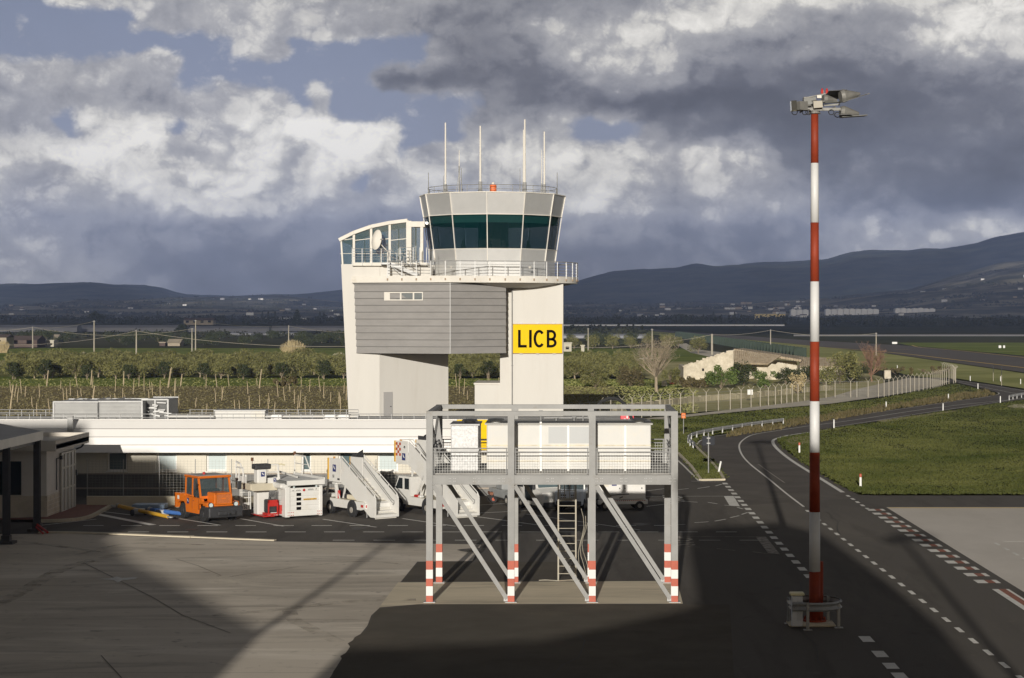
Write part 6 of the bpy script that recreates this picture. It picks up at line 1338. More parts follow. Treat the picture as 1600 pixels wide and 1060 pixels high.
    m = MB(); m.tube((-.95,-.6,.02),(-.95,-.6,.5),.03); m.tube((-.95,.6,.02),(-.95,.6,.5),.03); m.obj('jack_leg', M_galv, o)
    return o
stairs('lower white boarding stairs on a truck, left of the pair, with plain logo gate', (-9.93,102.75,0), R(-52), 3.35, 1.95, '53')
stairs('taller white boarding stairs with red checker gate, right of the pair', (-5.62,103.3,0), R(-52), 4.6, 2.80, '49', True)
# --- belt loader behind the taller stairs
o = root('belt_loader', 'grey belt loader half hidden behind the steel stand', 'belt loader', (-2.9,109.5,0), R(-68))
m = MB(); m.bbox(-3.2,.6,-.8,.8,.40,.85,.05); m.bbox(-2.0,-.9,-.8,.0,.85,1.5,.08); m.obj('chassis', mat('loader_grey', (.30,.31,.31), .6, var=.15), o)
m = MB(); m.bar((-4.0,.35,1.9),(2.0,.35,.75),.75,.16); m.obj('belt_boom', M_steel, o); m = MB(); m.bar((-4.0,.35,2.0),(2.0,.35,.85),.55,.03); m.obj('belt', M_dark, o)
m = MB(); m.path([(-2,.75,1.6),(-2,.75,2.2),(1.4,.75,1.5),(1.4,.75,.9)], .025); m.obj('side_rail', M_galv, o); wheels(o, [(-2.6,-.7),(-2.6,.7),(-.2,-.7),(-.2,.7)], .34, .22)
o = root('drawbar_trolley', 'small rusty brown trolley behind the stand at left', 'trolley', (XP(785,112),112,0), R(10))
m = MB(); m.bbox(-.8,.8,-.5,.5,.45,.62,.03); m.bbox(-.2,.3,-.3,.3,.62,1.1,.05); m.obj('frame', mat('rust_brown', (.22,.09,.05), .8, var=.2), o); wheels(o, [(-.6,-.5),(.6,-.5),(-.6,.5),(.6,.5)], .22, .12, M_redb)
# --- shuttle van / tug / ground power unit behind the stand
o = root('airport_van', 'small white airport van seen past the ladder, dark open door', 'van', (XP(853,107.4),107.6,0), R(-62))
m = MB(); m.xz([(-2.2,.3),(-2.2,1.95),(-1.9,2.05),(-.2,2.05),(.35,1.25),(1.0,1.05),(1.1,.85),(1.1,.35),(.9,.3)], -.78, .78); b_ = m.obj('body', M_wp, o)
m = MB(); m.add([(.37,-.68,1.27),(.37,.68,1.27),(-.14,.62,1.96),(-.14,-.62,1.96)], [(0,1,2,3)]); q_ = m.obj('windscreen', M_gwin, o); q_.location = (.03,0,.02)
m = MB(); m.add([(-1.1,-.79,.5),(-.1,-.79,.5),(-.1,-.79,1.9),(-1.1,-.79,1.9)], [(0,1,2,3)]); m.add([(-2.0,-.79,1.2),(-1.3,-.79,1.2),(-1.3,-.79,1.85),(-2.0,-.79,1.85)], [(0,1,2,3)]); m.add([(-1.1,.79,1.2),(-.1,.79,1.2),(-.1,.79,1.9),(-1.1,.79,1.9)], [(0,1,2,3)]); m.obj('door', M_gdark, o)
m = MB(); m.bbox(.98,1.14,-.74,.74,.25,.52,.04); m.bbox(.2,.34,-.98,-.82,1.2,1.5,.03); m.obj('bumper', M_darkm, o)
for s in (-1,1): m = MB(); m.tube((1.04,s*.55,.78),(1.12,s*.55,.76),.10,n=12); m.obj('headlight', M_gwin2, o)
logo(o, 1.06, .0, .78, .09, 'x+'); wheels(o, [(.6,-.7),(.6,.7),(-1.6,-.7),(-1.6,.7)], .29, .18)
o = root('towing_tractor', 'pale blue white tow tractor with cab behind the caged ladder', 'tow tractor', (XP(893,106.8),107.0,0), R(-100))
m = MB(); m.bbox(-2.6,.9,-.78,.78,.38,1.18,.07); b_ = m.obj('body', mat('pale_blue_paint', (.60,.65,.72), .5, var=.05), o)
m = MB()
for s in (-1,1): m.bar((-.15,s*.70,1.18),(-.35,s*.66,2.0),.08,.08); m.bar((-1.4,s*.70,1.18),(-1.4,s*.66,2.0),.08,.08)
m.bbox(-1.5,-.25,-.74,.74,1.98,2.10,.04); m.obj('cab', M_wp, o)
m = MB(); m.add([(-.14,-.64,1.2),(-.14,.64,1.2),(-.33,.60,1.97),(-.33,-.60,1.97)], [(0,1,2,3)]); m.obj('windscreen', M_wglass, o); m = MB(); m.box(-1.42,-1.38,-.6,.6,1.2,1.96); m.obj('rear_window', M_gwin, o)
m = MB(); m.bbox(.86,1.02,-.7,.7,.4,.62,.03)
for s in (-1,1):
    for k in range(3): m.tube((.9,s*(.18+.11*k),.95),(.94,s*(.18+.11*k),.95),.04); m.tube((.9,s*(.18+.11*k),.80),(.94,s*(.18+.11*k),.80),.04)
m.bbox(-.35,-.1,.8,1.0,1.3,1.65,.03); m.obj('bumper', M_darkm, o); wheels(o, [(.3,-.7),(.3,.7),(-2.0,-.7),(-2.0,.7)], .36, .22)
o = root('ground_power_cart', 'white box cart numbered G2 on small wheels with navy emblem', 'ground power unit', (XP(1005,108.2)+.0,108.0,0), R(8))
m = MB(); m.bbox(-2.65,0,-.75,.75,.62,1.98,.05); b_ = m.obj('body', M_wp, o)
m = MB(); m.bbox(-2.7,.12,-.8,.8,.36,.60,.03); m.obj('chassis', M_wp, o); m = MB(); [m.box(-2.4+k*.11,-2.34+k*.11,-.806,-.801,.54,.585) for k in range(22)]; m.obj('dashed_stripe', M_redb, o)
text('fleet_number', 'G2', .30, M_darkm, b_, (-.62,-.757,1.62), (R(90),0,0), sx=.8); logo(b_, -1.78, -.75, 1.55, .14, 'y-')
m = MB(); m.box(-2.4,-2.1,-.757,-.752,1.35,1.75); m.obj('notice', mat('notice_beige', (.62,.58,.48), .7), b_)
m = MB(); [m.box(x,x+.06,-.765,-.75,1.2,1.28) for x in (-2.45,-1.5,-1.2,-.25)]; m.tube((-.12,-.77,1.86),(-.12,-.75,1.86),.03); m.bar((-2.2,-.79,.86),(-.95,-.79,.93),.03,.05); m.tube((-1.5,-.79,.70),(-1.3,-.79,.78),.03); m.obj('latch', M_darkm, o)
m = MB(); m.bbox(-3.6,-2.65,-.5,.5,.6,1.1,.05); m.bar((-3.5,0,.5),(-4.4,0,.5),.10,.10); m.obj('drawbar', M_steel, o); wheels(o, [(-.35,-.72),(-.35,.72),(-2.3,-.72),(-2.3,.72)], .27, .18)
# ------------------------------------------------------------------ road furniture
dl = root('delineator_post', '', 'delineator', (0,0,0), group='white roadside marker posts')
m = MB(); m.bbox(-.06,.06,-.05,.05,0,.72,.02); m.obj('post', M_whb, dl); m = MB(); m.bbox(-.062,.062,-.052,.052,.72,.82,.02); m.obj('cap', M_whb, dl)
dlr = root('delineator_post', '', 'delineator', (0,0,0), group='red topped marker posts')
m = MB(); m.bbox(-.07,.07,-.05,.05,0,.60,.02); m.obj('post', M_whb, dlr); m = MB(); m.bbox(-.072,.072,-.052,.052,.60,.82,.02); m.obj('cap', M_redb, dlr)
dsp = [(1303,670,'white marker post right of the mast on the near road edge'),(1384.6,639.6,'white marker post on the far road edge, first right of the mast'),(1473.5,642.6,'white marker post midway on the near edge of the road'),(1481.8,626.5,'white marker post on the far road edge among dark weeds'),(1563,630.3,'white marker post just left of the short guard rail'),(1528,608.8,'white marker post at the side road junction'),(1516,596,'white marker post beyond the side road near the fence end'),(1563.3,596.6,'white marker post beside the two thin poles'),(1594.7,601,'white marker post at the right picture edge'),(1402,578,'small far marker post left of the fence corner'),(1396,583,'small far marker post by the brown bare tree')]
for i, (px, py, lab) in enumerate(dsp):
    q = G(px, py)
    if i == 0: dl.location = (q.x,q.y,.05); dl['label'] = lab
    else: copy_tree(dl, (q.x,q.y,.05), label=lab)
q = G(1249,709); dlr.location = (q.x,q.y,.05); dlr['label'] = 'red topped marker post by the sandy patch left of the mast'
q = G(1344.5,762); copy_tree(dlr, (q.x,q.y,.05), label='red topped marker post at the grass corner near the pale apron')
q = G(1122.5,740.5); c = copy_tree(dl, (q.x,q.y,.05), label='leaning white marker post at the tip of the grass island'); c.rotation_euler = (0, R(12), 0)
o = root('road_sign', 'grey back of a rectangular road sign on a thin pole', 'road sign', tuple(G(1107,741.5)))
m = MB(); m.tube((0,0,0),(0,0,2.85),.04); m.obj('pole', M_galv, o); m = MB(); m.bbox(-.43,.43,-.0,.03,1.98,2.62,.01); pl = m.obj('sign_plate', mat('sign_back', (.03,.032,.038), .7, spec=.2), o)
m = MB(); [m.box(-.12,.12,-.06,-.001,z,z+.06) for z in (2.1,2.45)]; m.obj('clamp', M_galv, pl)
o = root('orange_marker', 'small orange sign on a short pole in the grass', 'sign', tuple(G(1068,679)))
m = MB(); m.tube((0,0,0),(0,0,1.5),.035); m.obj('pole', M_galv, o); m = MB(); m.bbox(-.2,.2,-.04,.04,1.45,1.95,.05); m.obj('board', M_orange, o); m = MB(); m.box(-.12,.12,-.05,-.041,1.72,1.78); m.obj('symbol', M_darkm, o)
q = G(1074,753)
def rail(name, gpts, lab, z=.52):
    pts = [G(*p) for p in gpts]; cc = catmull([tuple(p.xy) for p in pts], 4)
    o = root(name, lab, 'guard rail', (0,0,0)); wbeam([(p[0],p[1],0) for p in cc], z, o)
    for q in walk([(p[0],p[1]) for p in cc], 2.6):
        m = MB(); m.box(q.x-.05,q.x+.05,q.y+.04,q.y+.12,.02,z+.1); m.obj('rail_post', M_galv, o)
    return o
rail('crash_barrier', [(1224,664),(1185,669),(1161,672.6),(1137.5,676.4),(1115,680),(1095.5,684),(1082,688),(1075,692),(1075.5,695.5),(1079,699),(1083,702),(1087,705.5)], 'curving galvanised crash barrier on the outside of the road bend')
rail('crash_barrier', [(1577,626),(1600,621.5),(1660,613)], 'short crash barrier at the right picture edge')
for px, py in ((1224,664),(1131.5,677.3)):
    q = G(px, py); 
m = MB(); m.sheet([tuple(G(*p).xy)+(.07,) for p in ((1573,636),(1585,633),(1602,632.5),(1700,636),(1700,641),(1602,639),(1585,638.5))]); struct('concrete_pad', m, M_kerb)
gpoly('sandy_patch', [(1226,689),(1240,684),(1266,683),(1268,691),(1252,696),(1236,696)], mat('sand', (.36,.30,.19), 1, var=.2, vscale=1), .056)
gpoly('sandy_edge', [(1370,658.5),(1440,649),(1500,641.5),(1480,646),(1400,658),(1380,661)], MATS['sand'], .056)
for k, (px, py, top) in enumerate(((1552,596.5,571),(1565,603,573))):
    q = G(px, py); m = MB(); m.tube((q.x,q.y,0),(q.x,q.y,(py-top)*q.y/F*.55),.05,n=6); a_ = m.obj('pole_foot', M_pole); hh = (py-top)*q.y/F; 
    a_.name = 'marker_pole'; m = MB(); m.tube((q.x,q.y,hh*.55),(q.x,q.y,hh),.045,n=6); b_ = m.obj('dark_end', M_darkm, a_)
    tag(a_, ('left' if k == 0 else 'right')+' thin two-tone pole near the side road junction', 'pole')
for px, py, w_, lab in ((1398,538,8,'white runway marker board beside the taxiway'),(1562.5,544.5,4,'left of two white boxes on the runway grass'),(1569,544.5,3,'right of two white boxes on the runway grass')):
    q = G(px, py); s = q.y/F; m = MB(); m.bbox(q.x-w_*s/2,q.x+w_*s/2,q.y,q.y+.5,.05,3.5*s if w_ == 8 else 4.5*s,.05); tag(m.obj('runway_board', M_whb), lab, 'marker board')
# ------------------------------------------------------------------ perimeter fence
pf = root('perimeter_fence', 'perimeter wire fence on Y-topped concrete posts curving round the gravel path', 'fence', (0,0,0))
fp = catmull([tuple(G(*p).xy) for p in ((905,665),(945,660),(985,655.5),(1052,647.5),(1105,643.5),(1157,639.5),(1206,634.5),(1252,627.5),(1307,622),(1345,622.5),(1372,621.5),(1404.5,616.5),(1422.6,613.5),(1451,609),(1464,605.5),(1480,600.5),(1493,598.3),(1488,593),(1470,588))], 6)
mesh = MB()
for a, b in zip(fp, fp[1:]): mesh.add([(a[0],a[1],.05),(b[0],b[1],.05),(b[0],b[1],2.15),(a[0],a[1],2.15)], [(0,1,2,3)])
mesh.obj('mesh_panel', M_mesh3, pf)
wi = MB()
for z in (.1,1.1,2.15): wi.path([(a[0],a[1],z) for a in fp], .012, 4)
wi.obj('strand_wire', M_galv, pf)
for q in walk([(a[0],a[1]) for a in fp], 2.5)[:100]:
    m = MB(); m.box(q.x-.045,q.x+.045,q.y-.045,q.y+.045,0,2.2)
    d = q.normalized(); nn_ = Vector((d.y,-d.x)); 
    for s in (-1,1): m.bar((q.x,q.y,2.15),(q.x+nn_.x*s*.34,q.y+nn_.y*s*.34,2.55),.035,.04)
    m.obj('fence_post', M_pole, pf)
q = G(1172,629); m = MB(); m.bbox(q.x-.33,q.x+.33,q.y-.1,q.y-.06,.95,1.6,.01); tag(m.obj('fence_notice', M_whb), 'small white notice board hung on the perimeter fence', 'notice board')
# dry stone field wall behind the fence
m = MB(); wp = catmull([tuple(G(*p).xy) for p in ((960,644),(1040,634),(1100,627.5),(1170,622.5),(1240,615.5),(1300,610))], 6)
for a, b in zip(wp, wp[1:]):
    for k in range(3): f0, f1 = k/3, (k+1)/3; p = (a[0]+(b[0]-a[0])*f0, a[1]+(b[1]-a[1])*f0); q = (a[0]+(b[0]-a[0])*f1, a[1]+(b[1]-a[1])*f1); m.bar((p[0],p[1],.35),(q[0],q[1],.35),.5+rnd.uniform(-.1,.1),.7+rnd.uniform(-.15,.2))
tag(m.obj('field_wall', mat('rough_wall', (.24,.21,.13), .95, col2=(.40,.36,.25), vscale=.8, bump=.8, coords='World')), 'low dry stone wall running behind the perimeter fence', 'wall')
# ------------------------------------------------------------------ plants
def leafcloud(mb, cen, rad, n, ls, r, squash=(1,1,1), hollow=.35):
    for _ in range(n):
        while True:
            p = Vector((r.uniform(-1,1), r.uniform(-1,1), r.uniform(-1,1))); l = p.length
            if l <= 1 and l > hollow*r.random(): break
        p = Vector((cen[0]+p.x*rad*squash[0], cen[1]+p.y*rad*squash[1], cen[2]+p.z*rad*squash[2]))
        a = Vector((r.gauss(0,1), r.gauss(0,1), r.gauss(0,1))).normalized(); b = a.orthogonal().normalized(); b = (b+a.cross(b)*r.uniform(-1,1)).normalized(); s = ls*r.uniform(.5,1.3)
        mb.add([p-a*s, p+b*s*.45, p+a*s, p-b*s*.45], [(0,1,2,3)])
def tree(name, label, cat, h, w, leafm, barkm, seed, n=1500, ls=.16, trunk=.3, clumps=16, group=None, low=.25, trunk_r=.16, bare=False):
    r = random.Random(seed); o = root(name, label, cat, (0,0,0), group=group)
    tm = MB(); cm = MB(); th = h*trunk; lean = Vector((r.uniform(-.3,.3)*th*.4, r.uniform(-.2,.2)*th*.4, th)); tm.tube((0,0,-.1), lean*.5+Vector((r.uniform(-.05,.05),0,0)), trunk_r, trunk_r*.8, n=7); tm.tube(lean*.5, lean, trunk_r*.8, trunk_r*.7, n=7)
    for k in range(clumps):
        a = 2*math.pi*k/clumps*2.4+r.uniform(-.4,.4); rr = w/2*math.sqrt(r.random())*.72; z = h*(low+(1-low)*r.uniform(.18,.86)); f = 1-abs((z/h-.55))*.7
        c = Vector((rr*math.cos(a)*f, rr*math.sin(a)*f, z))
        mid = lean.lerp(c, .5)+Vector((r.uniform(-.2,.2), r.uniform(-.2,.2), r.uniform(-.1,.25)))
        tm.tube(lean, mid, trunk_r*.45, trunk_r*.28, n=5); tm.tube(mid, c, trunk_r*.28, .02, n=4)
        if bare:
            for j in range(9):
                e = c+Vector((r.uniform(-1,1), r.uniform(-1,1), r.uniform(-.3,1)))*w*.16; tm.tube(mid.lerp(c, r.random()), e, .03, .006, n=3)
                for jj in range(4): e2 = e+Vector((r.uniform(-1,1), r.uniform(-1,1), r.uniform(-.3,1)))*w*.08; tm.tube(e, e2, .014, .004, n=3)
        else: leafcloud(cm, c, w*r.uniform(.14,.25), n//clumps, ls, r, squash=(1,1,.8))
    tm.obj('trunk', barkm, o)
    if not bare: cm.obj('crown', leafm, o)
    return o
GO = 'olive trees of the grove behind the vineyard'
ol = [tree('olive_tree', 'grey green olive tree in the grove between vineyard and meadow', 'olive tree', 3.15, 4.8, M_olive, M_barkp, 20+i, n=2400, ls=.17, trunk=.16, low=.06, clumps=22, group=GO) for i in range(5)]
k = 0; first = [True]*5; r = random.Random(11)
rowy = [(591,34),(586.5,33),(582,32),(578,31),(574.5,31),(571,30)]
for (py, stp_) in rowy:
    px = -20+r.uniform(0,20)
    while px < 1010:
        px += stp_*r.uniform(.8,1.2)
        if 560 < px < 695 or 785 < px < 880 or px > 1012-(591-py)*1.5: continue
        q = G(px, py+r.uniform(-1.5,1.5)); i = r.randrange(5); s = r.uniform(.8,1.12)
        lab = 'grey green olive tree in the %s row of the grove, %s' % (('front','second','third','fourth','fifth','farthest')[[a[0] for a in rowy].index(py)], 'left of the tower' if px < 560 else 'seen through the tower gap' if px < 800 else 'right of the tower')
        if first[i]: ol[i]['label'] = lab; ol[i].location = q; ol[i].rotation_euler[2] = r.uniform(0,6); first[i] = False
        else: copy_tree(ol[i], tuple(q), r.uniform(0,6.28), label=lab, scale=s)
dk = tree('citrus_tree', 'small dark leaved tree standing between the grey olives', 'tree', 3.0, 2.6, M_dgreen, M_bark, 50, n=1500, ls=.15, trunk=.15, low=.08, group='dark trees among the olives')
for i, (px, py) in enumerate(((20,593),(70,592.5),(136,593),(201,593),(257,592),(319,593),(380,593),(506,593),(719,593),(762,592),(440,592.5))):
    q = G(px, py)
    if i == 0: dk.location = q
    else: copy_tree(dk, tuple(q), r.uniform(0,6.28), scale=r.uniform(.85,1.15))
ro = tree('round_tree', 'round dark green tree in the row along the green meadow', 'tree', 4.2, 5.6, M_olive, M_bark, 61, n=1700, ls=.2, trunk=.2, low=.2, group='round trees along the meadow')
for i, (px, py, s) in enumerate(((866,546,1),(897,546,1),(926,546,1),(957,546,1.05),(985,545,.95),(1012,542,1),(1043,547,1.1),(1060,543,.8))):
    q = G(px, py)
    if i == 0: ro.location = q
    else: copy_tree(ro, tuple(q), r.uniform(0,6.28), scale=s)
c = copy_tree(ro, tuple(G(1091,553)), 1.0, label='single broad round tree beside the farm track', scale=(1.25,1.25,1.1)); del c['group']
bt = tree('bare_tree', 'large bare winter tree with pale trunk before the ruin', 'tree', 7.0, 8.2, None, M_barkp, 71, trunk=.30, clumps=30, low=.3, trunk_r=.26, bare=True); bt.location = G(1026,612)
bt = tree('bare_tree', 'brown bare tree at the right end of the ruin', 'tree', 6.4, 6.0, None, mat('brown_bark', (.22,.13,.085), .95, var=.2), 72, trunk=.15, clumps=34, low=.1, trunk_r=.16, bare=True); bt.location = G(1362,597)
def bush(label, px, py, wpx, hpx, m_, seed, n=1800, ls=.16, name='bush'):
    q = G(px, py); s = q.y/F; w = wpx*s; h = hpx*s; r = random.Random(seed); o = root(name, label, 'bush', tuple(q)); cm = MB()
    for k in range(14): leafcloud(cm, (r.uniform(-.36,.36)*w, r.uniform(-.3,.3)*w, h*r.uniform(.2,.78)), min(w,h)*r.uniform(.16,.30), n//14, ls, r)
    cm.obj('foliage', m_, o); tm = MB(); [tm.tube((0,0,0),(r.uniform(-.3,.3)*w, r.uniform(-.2,.2)*w, h*.7), .05, .015, n=4) for k in range(8)]; tm.obj('stem', M_bark, o); return o
bush('bright green rounded shrub in front of the ruined gable', 1127,608,54,40,M_lgreen,81,3200,.18)
bush('dark green shrub right of the bright green one', 1162,603,42,42,M_dgreen,82,2400,.18)
bush('mid green low shrub left of the ruin lean-to', 1195,606,40,28,M_lgreen,83)
bush('dark green hedge clump behind the fence, middle', 1228,601,46,32,M_dgreen,84,2400)
bush('dark green hedge clump just left of the mast', 1262,598,40,30,M_dgreen,85,2400)
bush('large grey green shrub right of the mast', 1312,600,66,54,M_olive,86,4200,.2)
bush('dark green clump at the foot of the large shrub', 1335,599,50,34,M_dgreen,87,2000)
bush('low grey green shrub hard against the mast line', 1288,602,34,26,M_olive,94,1800)
bush('low brown thicket below the ruin wall, left', 1068,606,36,18,M_brown,88)
bush('low brown thicket below the ruin wall, right', 1093,607,30,17,M_brown,89)
bush('dry reddish bush left of the bare tree', 985,604,52,34,M_brown,90,2200)
bush('grey green bush behind the bare tree', 1048,598,30,26,M_olive,91)
bush('brown bush at the meadow edge by the vineyard', 446,604,46,16,M_brown,92)
bush('small tan shrub with dry stalks behind the fence', 1246,616,26,36,M_reed,93,900)
bush('rust brown thicket by the side road', 1400,585,60,12,M_brown,95,1800)
bush('rust brown thicket behind the fence end', 1455,586,90,14,M_brown,96,2200)
bush('grey green scrub bush in front of the olives, right of the tower', 930,606,50,26,M_olive,97,2000)
def reeds(label, px, py, wpx, hpx, seed):
    q = G(px, py); s = q.y/F; o = root('reed_clump', label, 'reeds', tuple(q)); m = MB(); r = random.Random(seed)
    for k in range(420): a = r.uniform(-1,1); x = a*wpx*s*.32; h = hpx*s*(1-.35*a*a)*r.uniform(.55,1.05); m.tube((x,r.uniform(-.8,.8),0),(x*1.5+r.uniform(-.4,.4),r.uniform(-1,1),h),.045,.02,n=3,cap=False)
    m.obj('stalks', M_reed, o)
reeds('tall tan reed clump at the edge of the green meadow', 458,556,40,25,1); reeds('tan reed clump at the left picture edge', 4,552,22,20,2)
# vineyard: stakes and a low tangle of vines
sk = []
for i in range(4):
    o = bpy.data.objects.new('tmp', None); m = MB(); hh = (1.5,1.8,2.1,1.2)[i]; m.tube((0,0,-.1),(.03,0,hh*.5),.055,.05,n=5); m.tube((.03,0,hh*.5),(-.02,.02,hh),.05,.035,n=5)
    s = m.obj('vineyard_stake', M_wood); bpy.data.objects.remove(o); sk.append(s)
    tag(s, 'leaning wooden stake standing in the bare vineyard', 'stake', 'wooden stakes of the vineyard')
r = random.Random(5); cnt = 0; used = [False]*4
for row in range(7):
    for c_ in range(42):
        py = 606+row*7.2+r.uniform(-3,3); px = -15+c_*23.5+r.uniform(-9,9)+row*5
        if r.random() < .5 or 552 < px < 700 or 784 < px < 1100 : continue
        q = G(px, py); i = r.randrange(4)
        if used[i]: s = sk[i].copy(); COL.objects.link(s)
        else: s = sk[i]; used[i] = True
        s.location = q; s.rotation_euler = (r.uniform(-.08,.08), r.uniform(-.14,.14), r.uniform(0,6)); cnt += 1
for px, py, h in ((386/5.3,604,3.6),(753/5.3,602,3.4),(1022/5.3,601,3.0),(1395/5.3,605,4.4),(778/2.963,606,4.2),(1200/2.963,607,4.2),(282,604,2.8),(143,640,4),(16,640,4.2)):
    h *= .68; m = MB(); m.tube((0,0,0),(.25,0,h),.10,.07,n=7); s = m.obj('row_end_post', M_wood); s.location = G(px, py); s.rotation_euler = (0, r.uniform(-.1,.12), 0); tag(s, 'thick leaning end post of a vineyard row', 'post', 'end posts of the vineyard rows')
m = MB()
for _ in range(42000):
    q = G(r.uniform(-40,960), 604+58*r.random()**1.25); row = round(q.y/2.6)*2.6 if r.random() < .55 else q.y
    x, y = q.x, row+r.gauss(0,.25); h = r.uniform(.03,.22); a = r.uniform(0,6.28); w = r.uniform(.04,.13)
    m.add([(x-w*math.cos(a),y-w*math.sin(a),h*.3),(x+w*math.cos(a),y+w*math.sin(a),h*.4),(x+r.uniform(-.2,.2),y+r.uniform(-.2,.2),h)], [(0,1,2)])
tag(m.obj('vine_cover', mat('vine_litter', (.10,.09,.035), 1, col2=(.30,.26,.14), vscale=1.2, coords='World', spec=0)), 'low brown vine growth and litter between the stakes', 'vines', kind='stuff')
m = MB()
for _ in range(9000):
    q = G(r.uniform(-40,1080), 592+14*r.random()); 
    if _ % 3: q = G(r.uniform(880,1090), 596+50*r.random())
    x, y = q.x, q.y; h = r.uniform(.03,.16); w = r.uniform(.05,.18); m.add([(x-w,y,0.02),(x+w,y,0.02),(x+r.uniform(-.2,.2),y,h)], [(0,1,2)])
tag(m.obj('meadow_weeds', mat('meadow_blades', (.10,.12,.03), 1, col2=(.30,.28,.12), vscale=.12, spec=.03, coords='World')), 'loose green weeds on the meadow strip and behind the fence', 'weeds', kind='stuff')
# ------------------------------------------------------------------ poles and wires
poles = [(147,501,557),(213,516,566),(305.5,500,552),(300,513,551),(51,510.5,545),(451,508.5,545),(919,513,549),(1019,514,560),(1112.5,522,555),(1204,515,553),(1369,520,556)]
PT = {}
labs = ['tallest utility pole left of centre in the green meadow','utility pole in front of the olive grove, left','taller of two close utility poles left of the tower','shorter of two close utility poles left of the tower','utility pole at the far left by the farm sheds','utility pole beside the tan reed clump','utility pole just right of the tower','utility pole above the bare tree','thick utility pole behind the ruin gable','utility pole between ruin and mast','utility pole with small lamp arm right of the mast']
for (px, yt, yb), lab in zip(poles, labs):
    q = G(px, yb); h = (yb-yt)*q.y/F; o = root('utility_pole', lab, 'utility pole', tuple(q), group='concrete utility poles'); m = MB(); m.tube((0,0,0),(0,0,h),.20 if px != 1112.5 else .30,.12 if px != 1112.5 else .24,n=8); m.obj('pole', M_pole, o)
    m = MB(); m.box(-.3,.3,-.05,.05,h-.25,h-.18); m.tube((0,-.15,h-.4),(0,-.15,h-.1),.06); m.obj('insulator', M_galv, o); PT[px] = Vector((q.x,q.y,h-.2))
def wire(a, b, sag, lab, a2=None):
    a = a if isinstance(a, Vector) else PT[a]; b = b if isinstance(b, Vector) else PT[b]; m = MB()
    m.path([tuple(a.lerp(b, i/14)-Vector((0,0,sag*4*(i/14)*(1-i/14)))) for i in range(15)], .035, 4); tag(m.obj('overhead_wire', M_wire), lab, 'wire')
wire(P(-60,536,400), 213, 1.5, 'sagging wire from the left edge to the pole by the olives'); wire(213, P(560,541,395), 1.2, 'sagging wire from the olive grove pole toward the tower')
wire(51, 147, .8, 'sagging wire between the far left pole and the tallest pole'); wire(51, P(-60,515,600), .8, 'wire from the far left pole out of the picture'); wire(51, 300, 2.2, 'long wire crossing the sheds at left'); wire(305.5, 451, .8, 'sagging wire from the close pair of poles to the reed clump'); wire(451, P(560,520,620), .6, 'wire from the reed clump pole toward the tower')
wire(P(880,543,500), 1112.5, 1.2, 'wire from the tower to the thick pole behind the ruin'); wire(1112.5, 1204, .5, 'wire between the thick pole and the next pole'); wire(1204, 1369, 1.0, 'wire between the pole left and the pole right of the mast')
# ------------------------------------------------------------------ ruined farmhouse
rf = root('ruined_farmhouse', 'ruined stone farmhouse with broken tile roof behind the shrubs', 'farmhouse', (0,0,0)); Yf = 318.0
def W_(px, py, Y=Yf): return P(px, py, Y)
m = MB()
gab = [(1068,594),(1068,573),(1100,562),(1122,555),(1146,547.5),(1147,594)]
m.xz([(W_(a,b).x, max(W_(a,b).z, 0) if b < 590 else 0) for a, b in gab], Yf, Yf+.6)
m.xz([(W_(a,b).x, W_(a,b).z if b < 590 else 0) for a, b in ((1147,594),(1147,556),(1182,562),(1250,566),(1252,594))], Yf+4.5, Yf+5.1)
m.xz([(W_(a,b).x, W_(a,b).z if b < 590 else 0) for a, b in ((1182,594),(1182,564),(1200,567),(1222,572),(1222,594))], Yf-.5, Yf)
m.box(W_(1068,0).x, W_(1068,0).x+.6, Yf+.6, Yf+14, 0, W_(0,573).z); m.obj('wall', M_stone, rf)
m = MB(); m.box(W_(1097,0).x, W_(1100,0).x, Yf-.05, Yf+.1, W_(0,580).z, W_(0,576).z); m.obj('window', M_black, rf)
def tiles(p00, p10, p11, p01, n, par, name='roof'):
    m = MB(); p00, p10, p11, p01 = map(Vector, (p00, p10, p11, p01))
    for i in range(n):
        a = p00.lerp(p10, (i+.5)/n); b = p01.lerp(p11, (i+.5)/n); m.tube(a, b, (p10-p00).length/n*.55, n=6)
    return m.obj(name, M_tile, par)
tiles(W_(1146,548,Yf+.4), W_(1220,556,Yf+.4), W_(1200,569,Yf-3), W_(1148,568,Yf-3), 22, rf)
tiles(W_(1146,547,Yf+.5), W_(1252,564,Yf+.5), W_(1262,560,Yf+10), W_(1160,546,Yf+10), 26, rf)
tiles(W_(1248,560,Yf+4), W_(1330,560,Yf+4), W_(1328,573,Yf), W_(1250,574,Yf), 26, rf)
m = MB(); m.box(W_(1250,0).x, W_(1330,0).x, Yf+.2, Yf+4, 0, W_(0,572).z); m.obj('side_wing', M_stone, rf)
m = MB(); r = random.Random(3)
for k in range(26): t = k/25; q = W_(1068+78*t, 572.5-25*t); m.bbox(q.x-.2,q.x+.2,Yf-.05,Yf+.6,q.z-.1,q.z+r.uniform(.0,.3),.05)
m.obj('coping_stone', M_stone, rf)
m = MB(); m.bbox(0,1.1,0,.8,0,1.4,.05); o = m.obj('garden_pillar', M_stone); o.location = G(1382,592); tag(o, 'square stone gate pillar right of the brown bare tree', 'pillar')
for k, (a, b, lab) in enumerate(((560,604,'pale stone by the bare tree trunk'),(1054,601,'flat reddish rock on the grass behind the fence'))):
    q = G(1038 if k == 0 else 1050, b); m = MB(); m.bbox(-.4,.4,-.3,.3,0,.8 if k == 0 else .3,.12); o = m.obj('boulder', M_stone if k == 0 else mat('terracotta', (.40,.12,.05), .9)); o.location = q; tag(o, lab, 'rock')
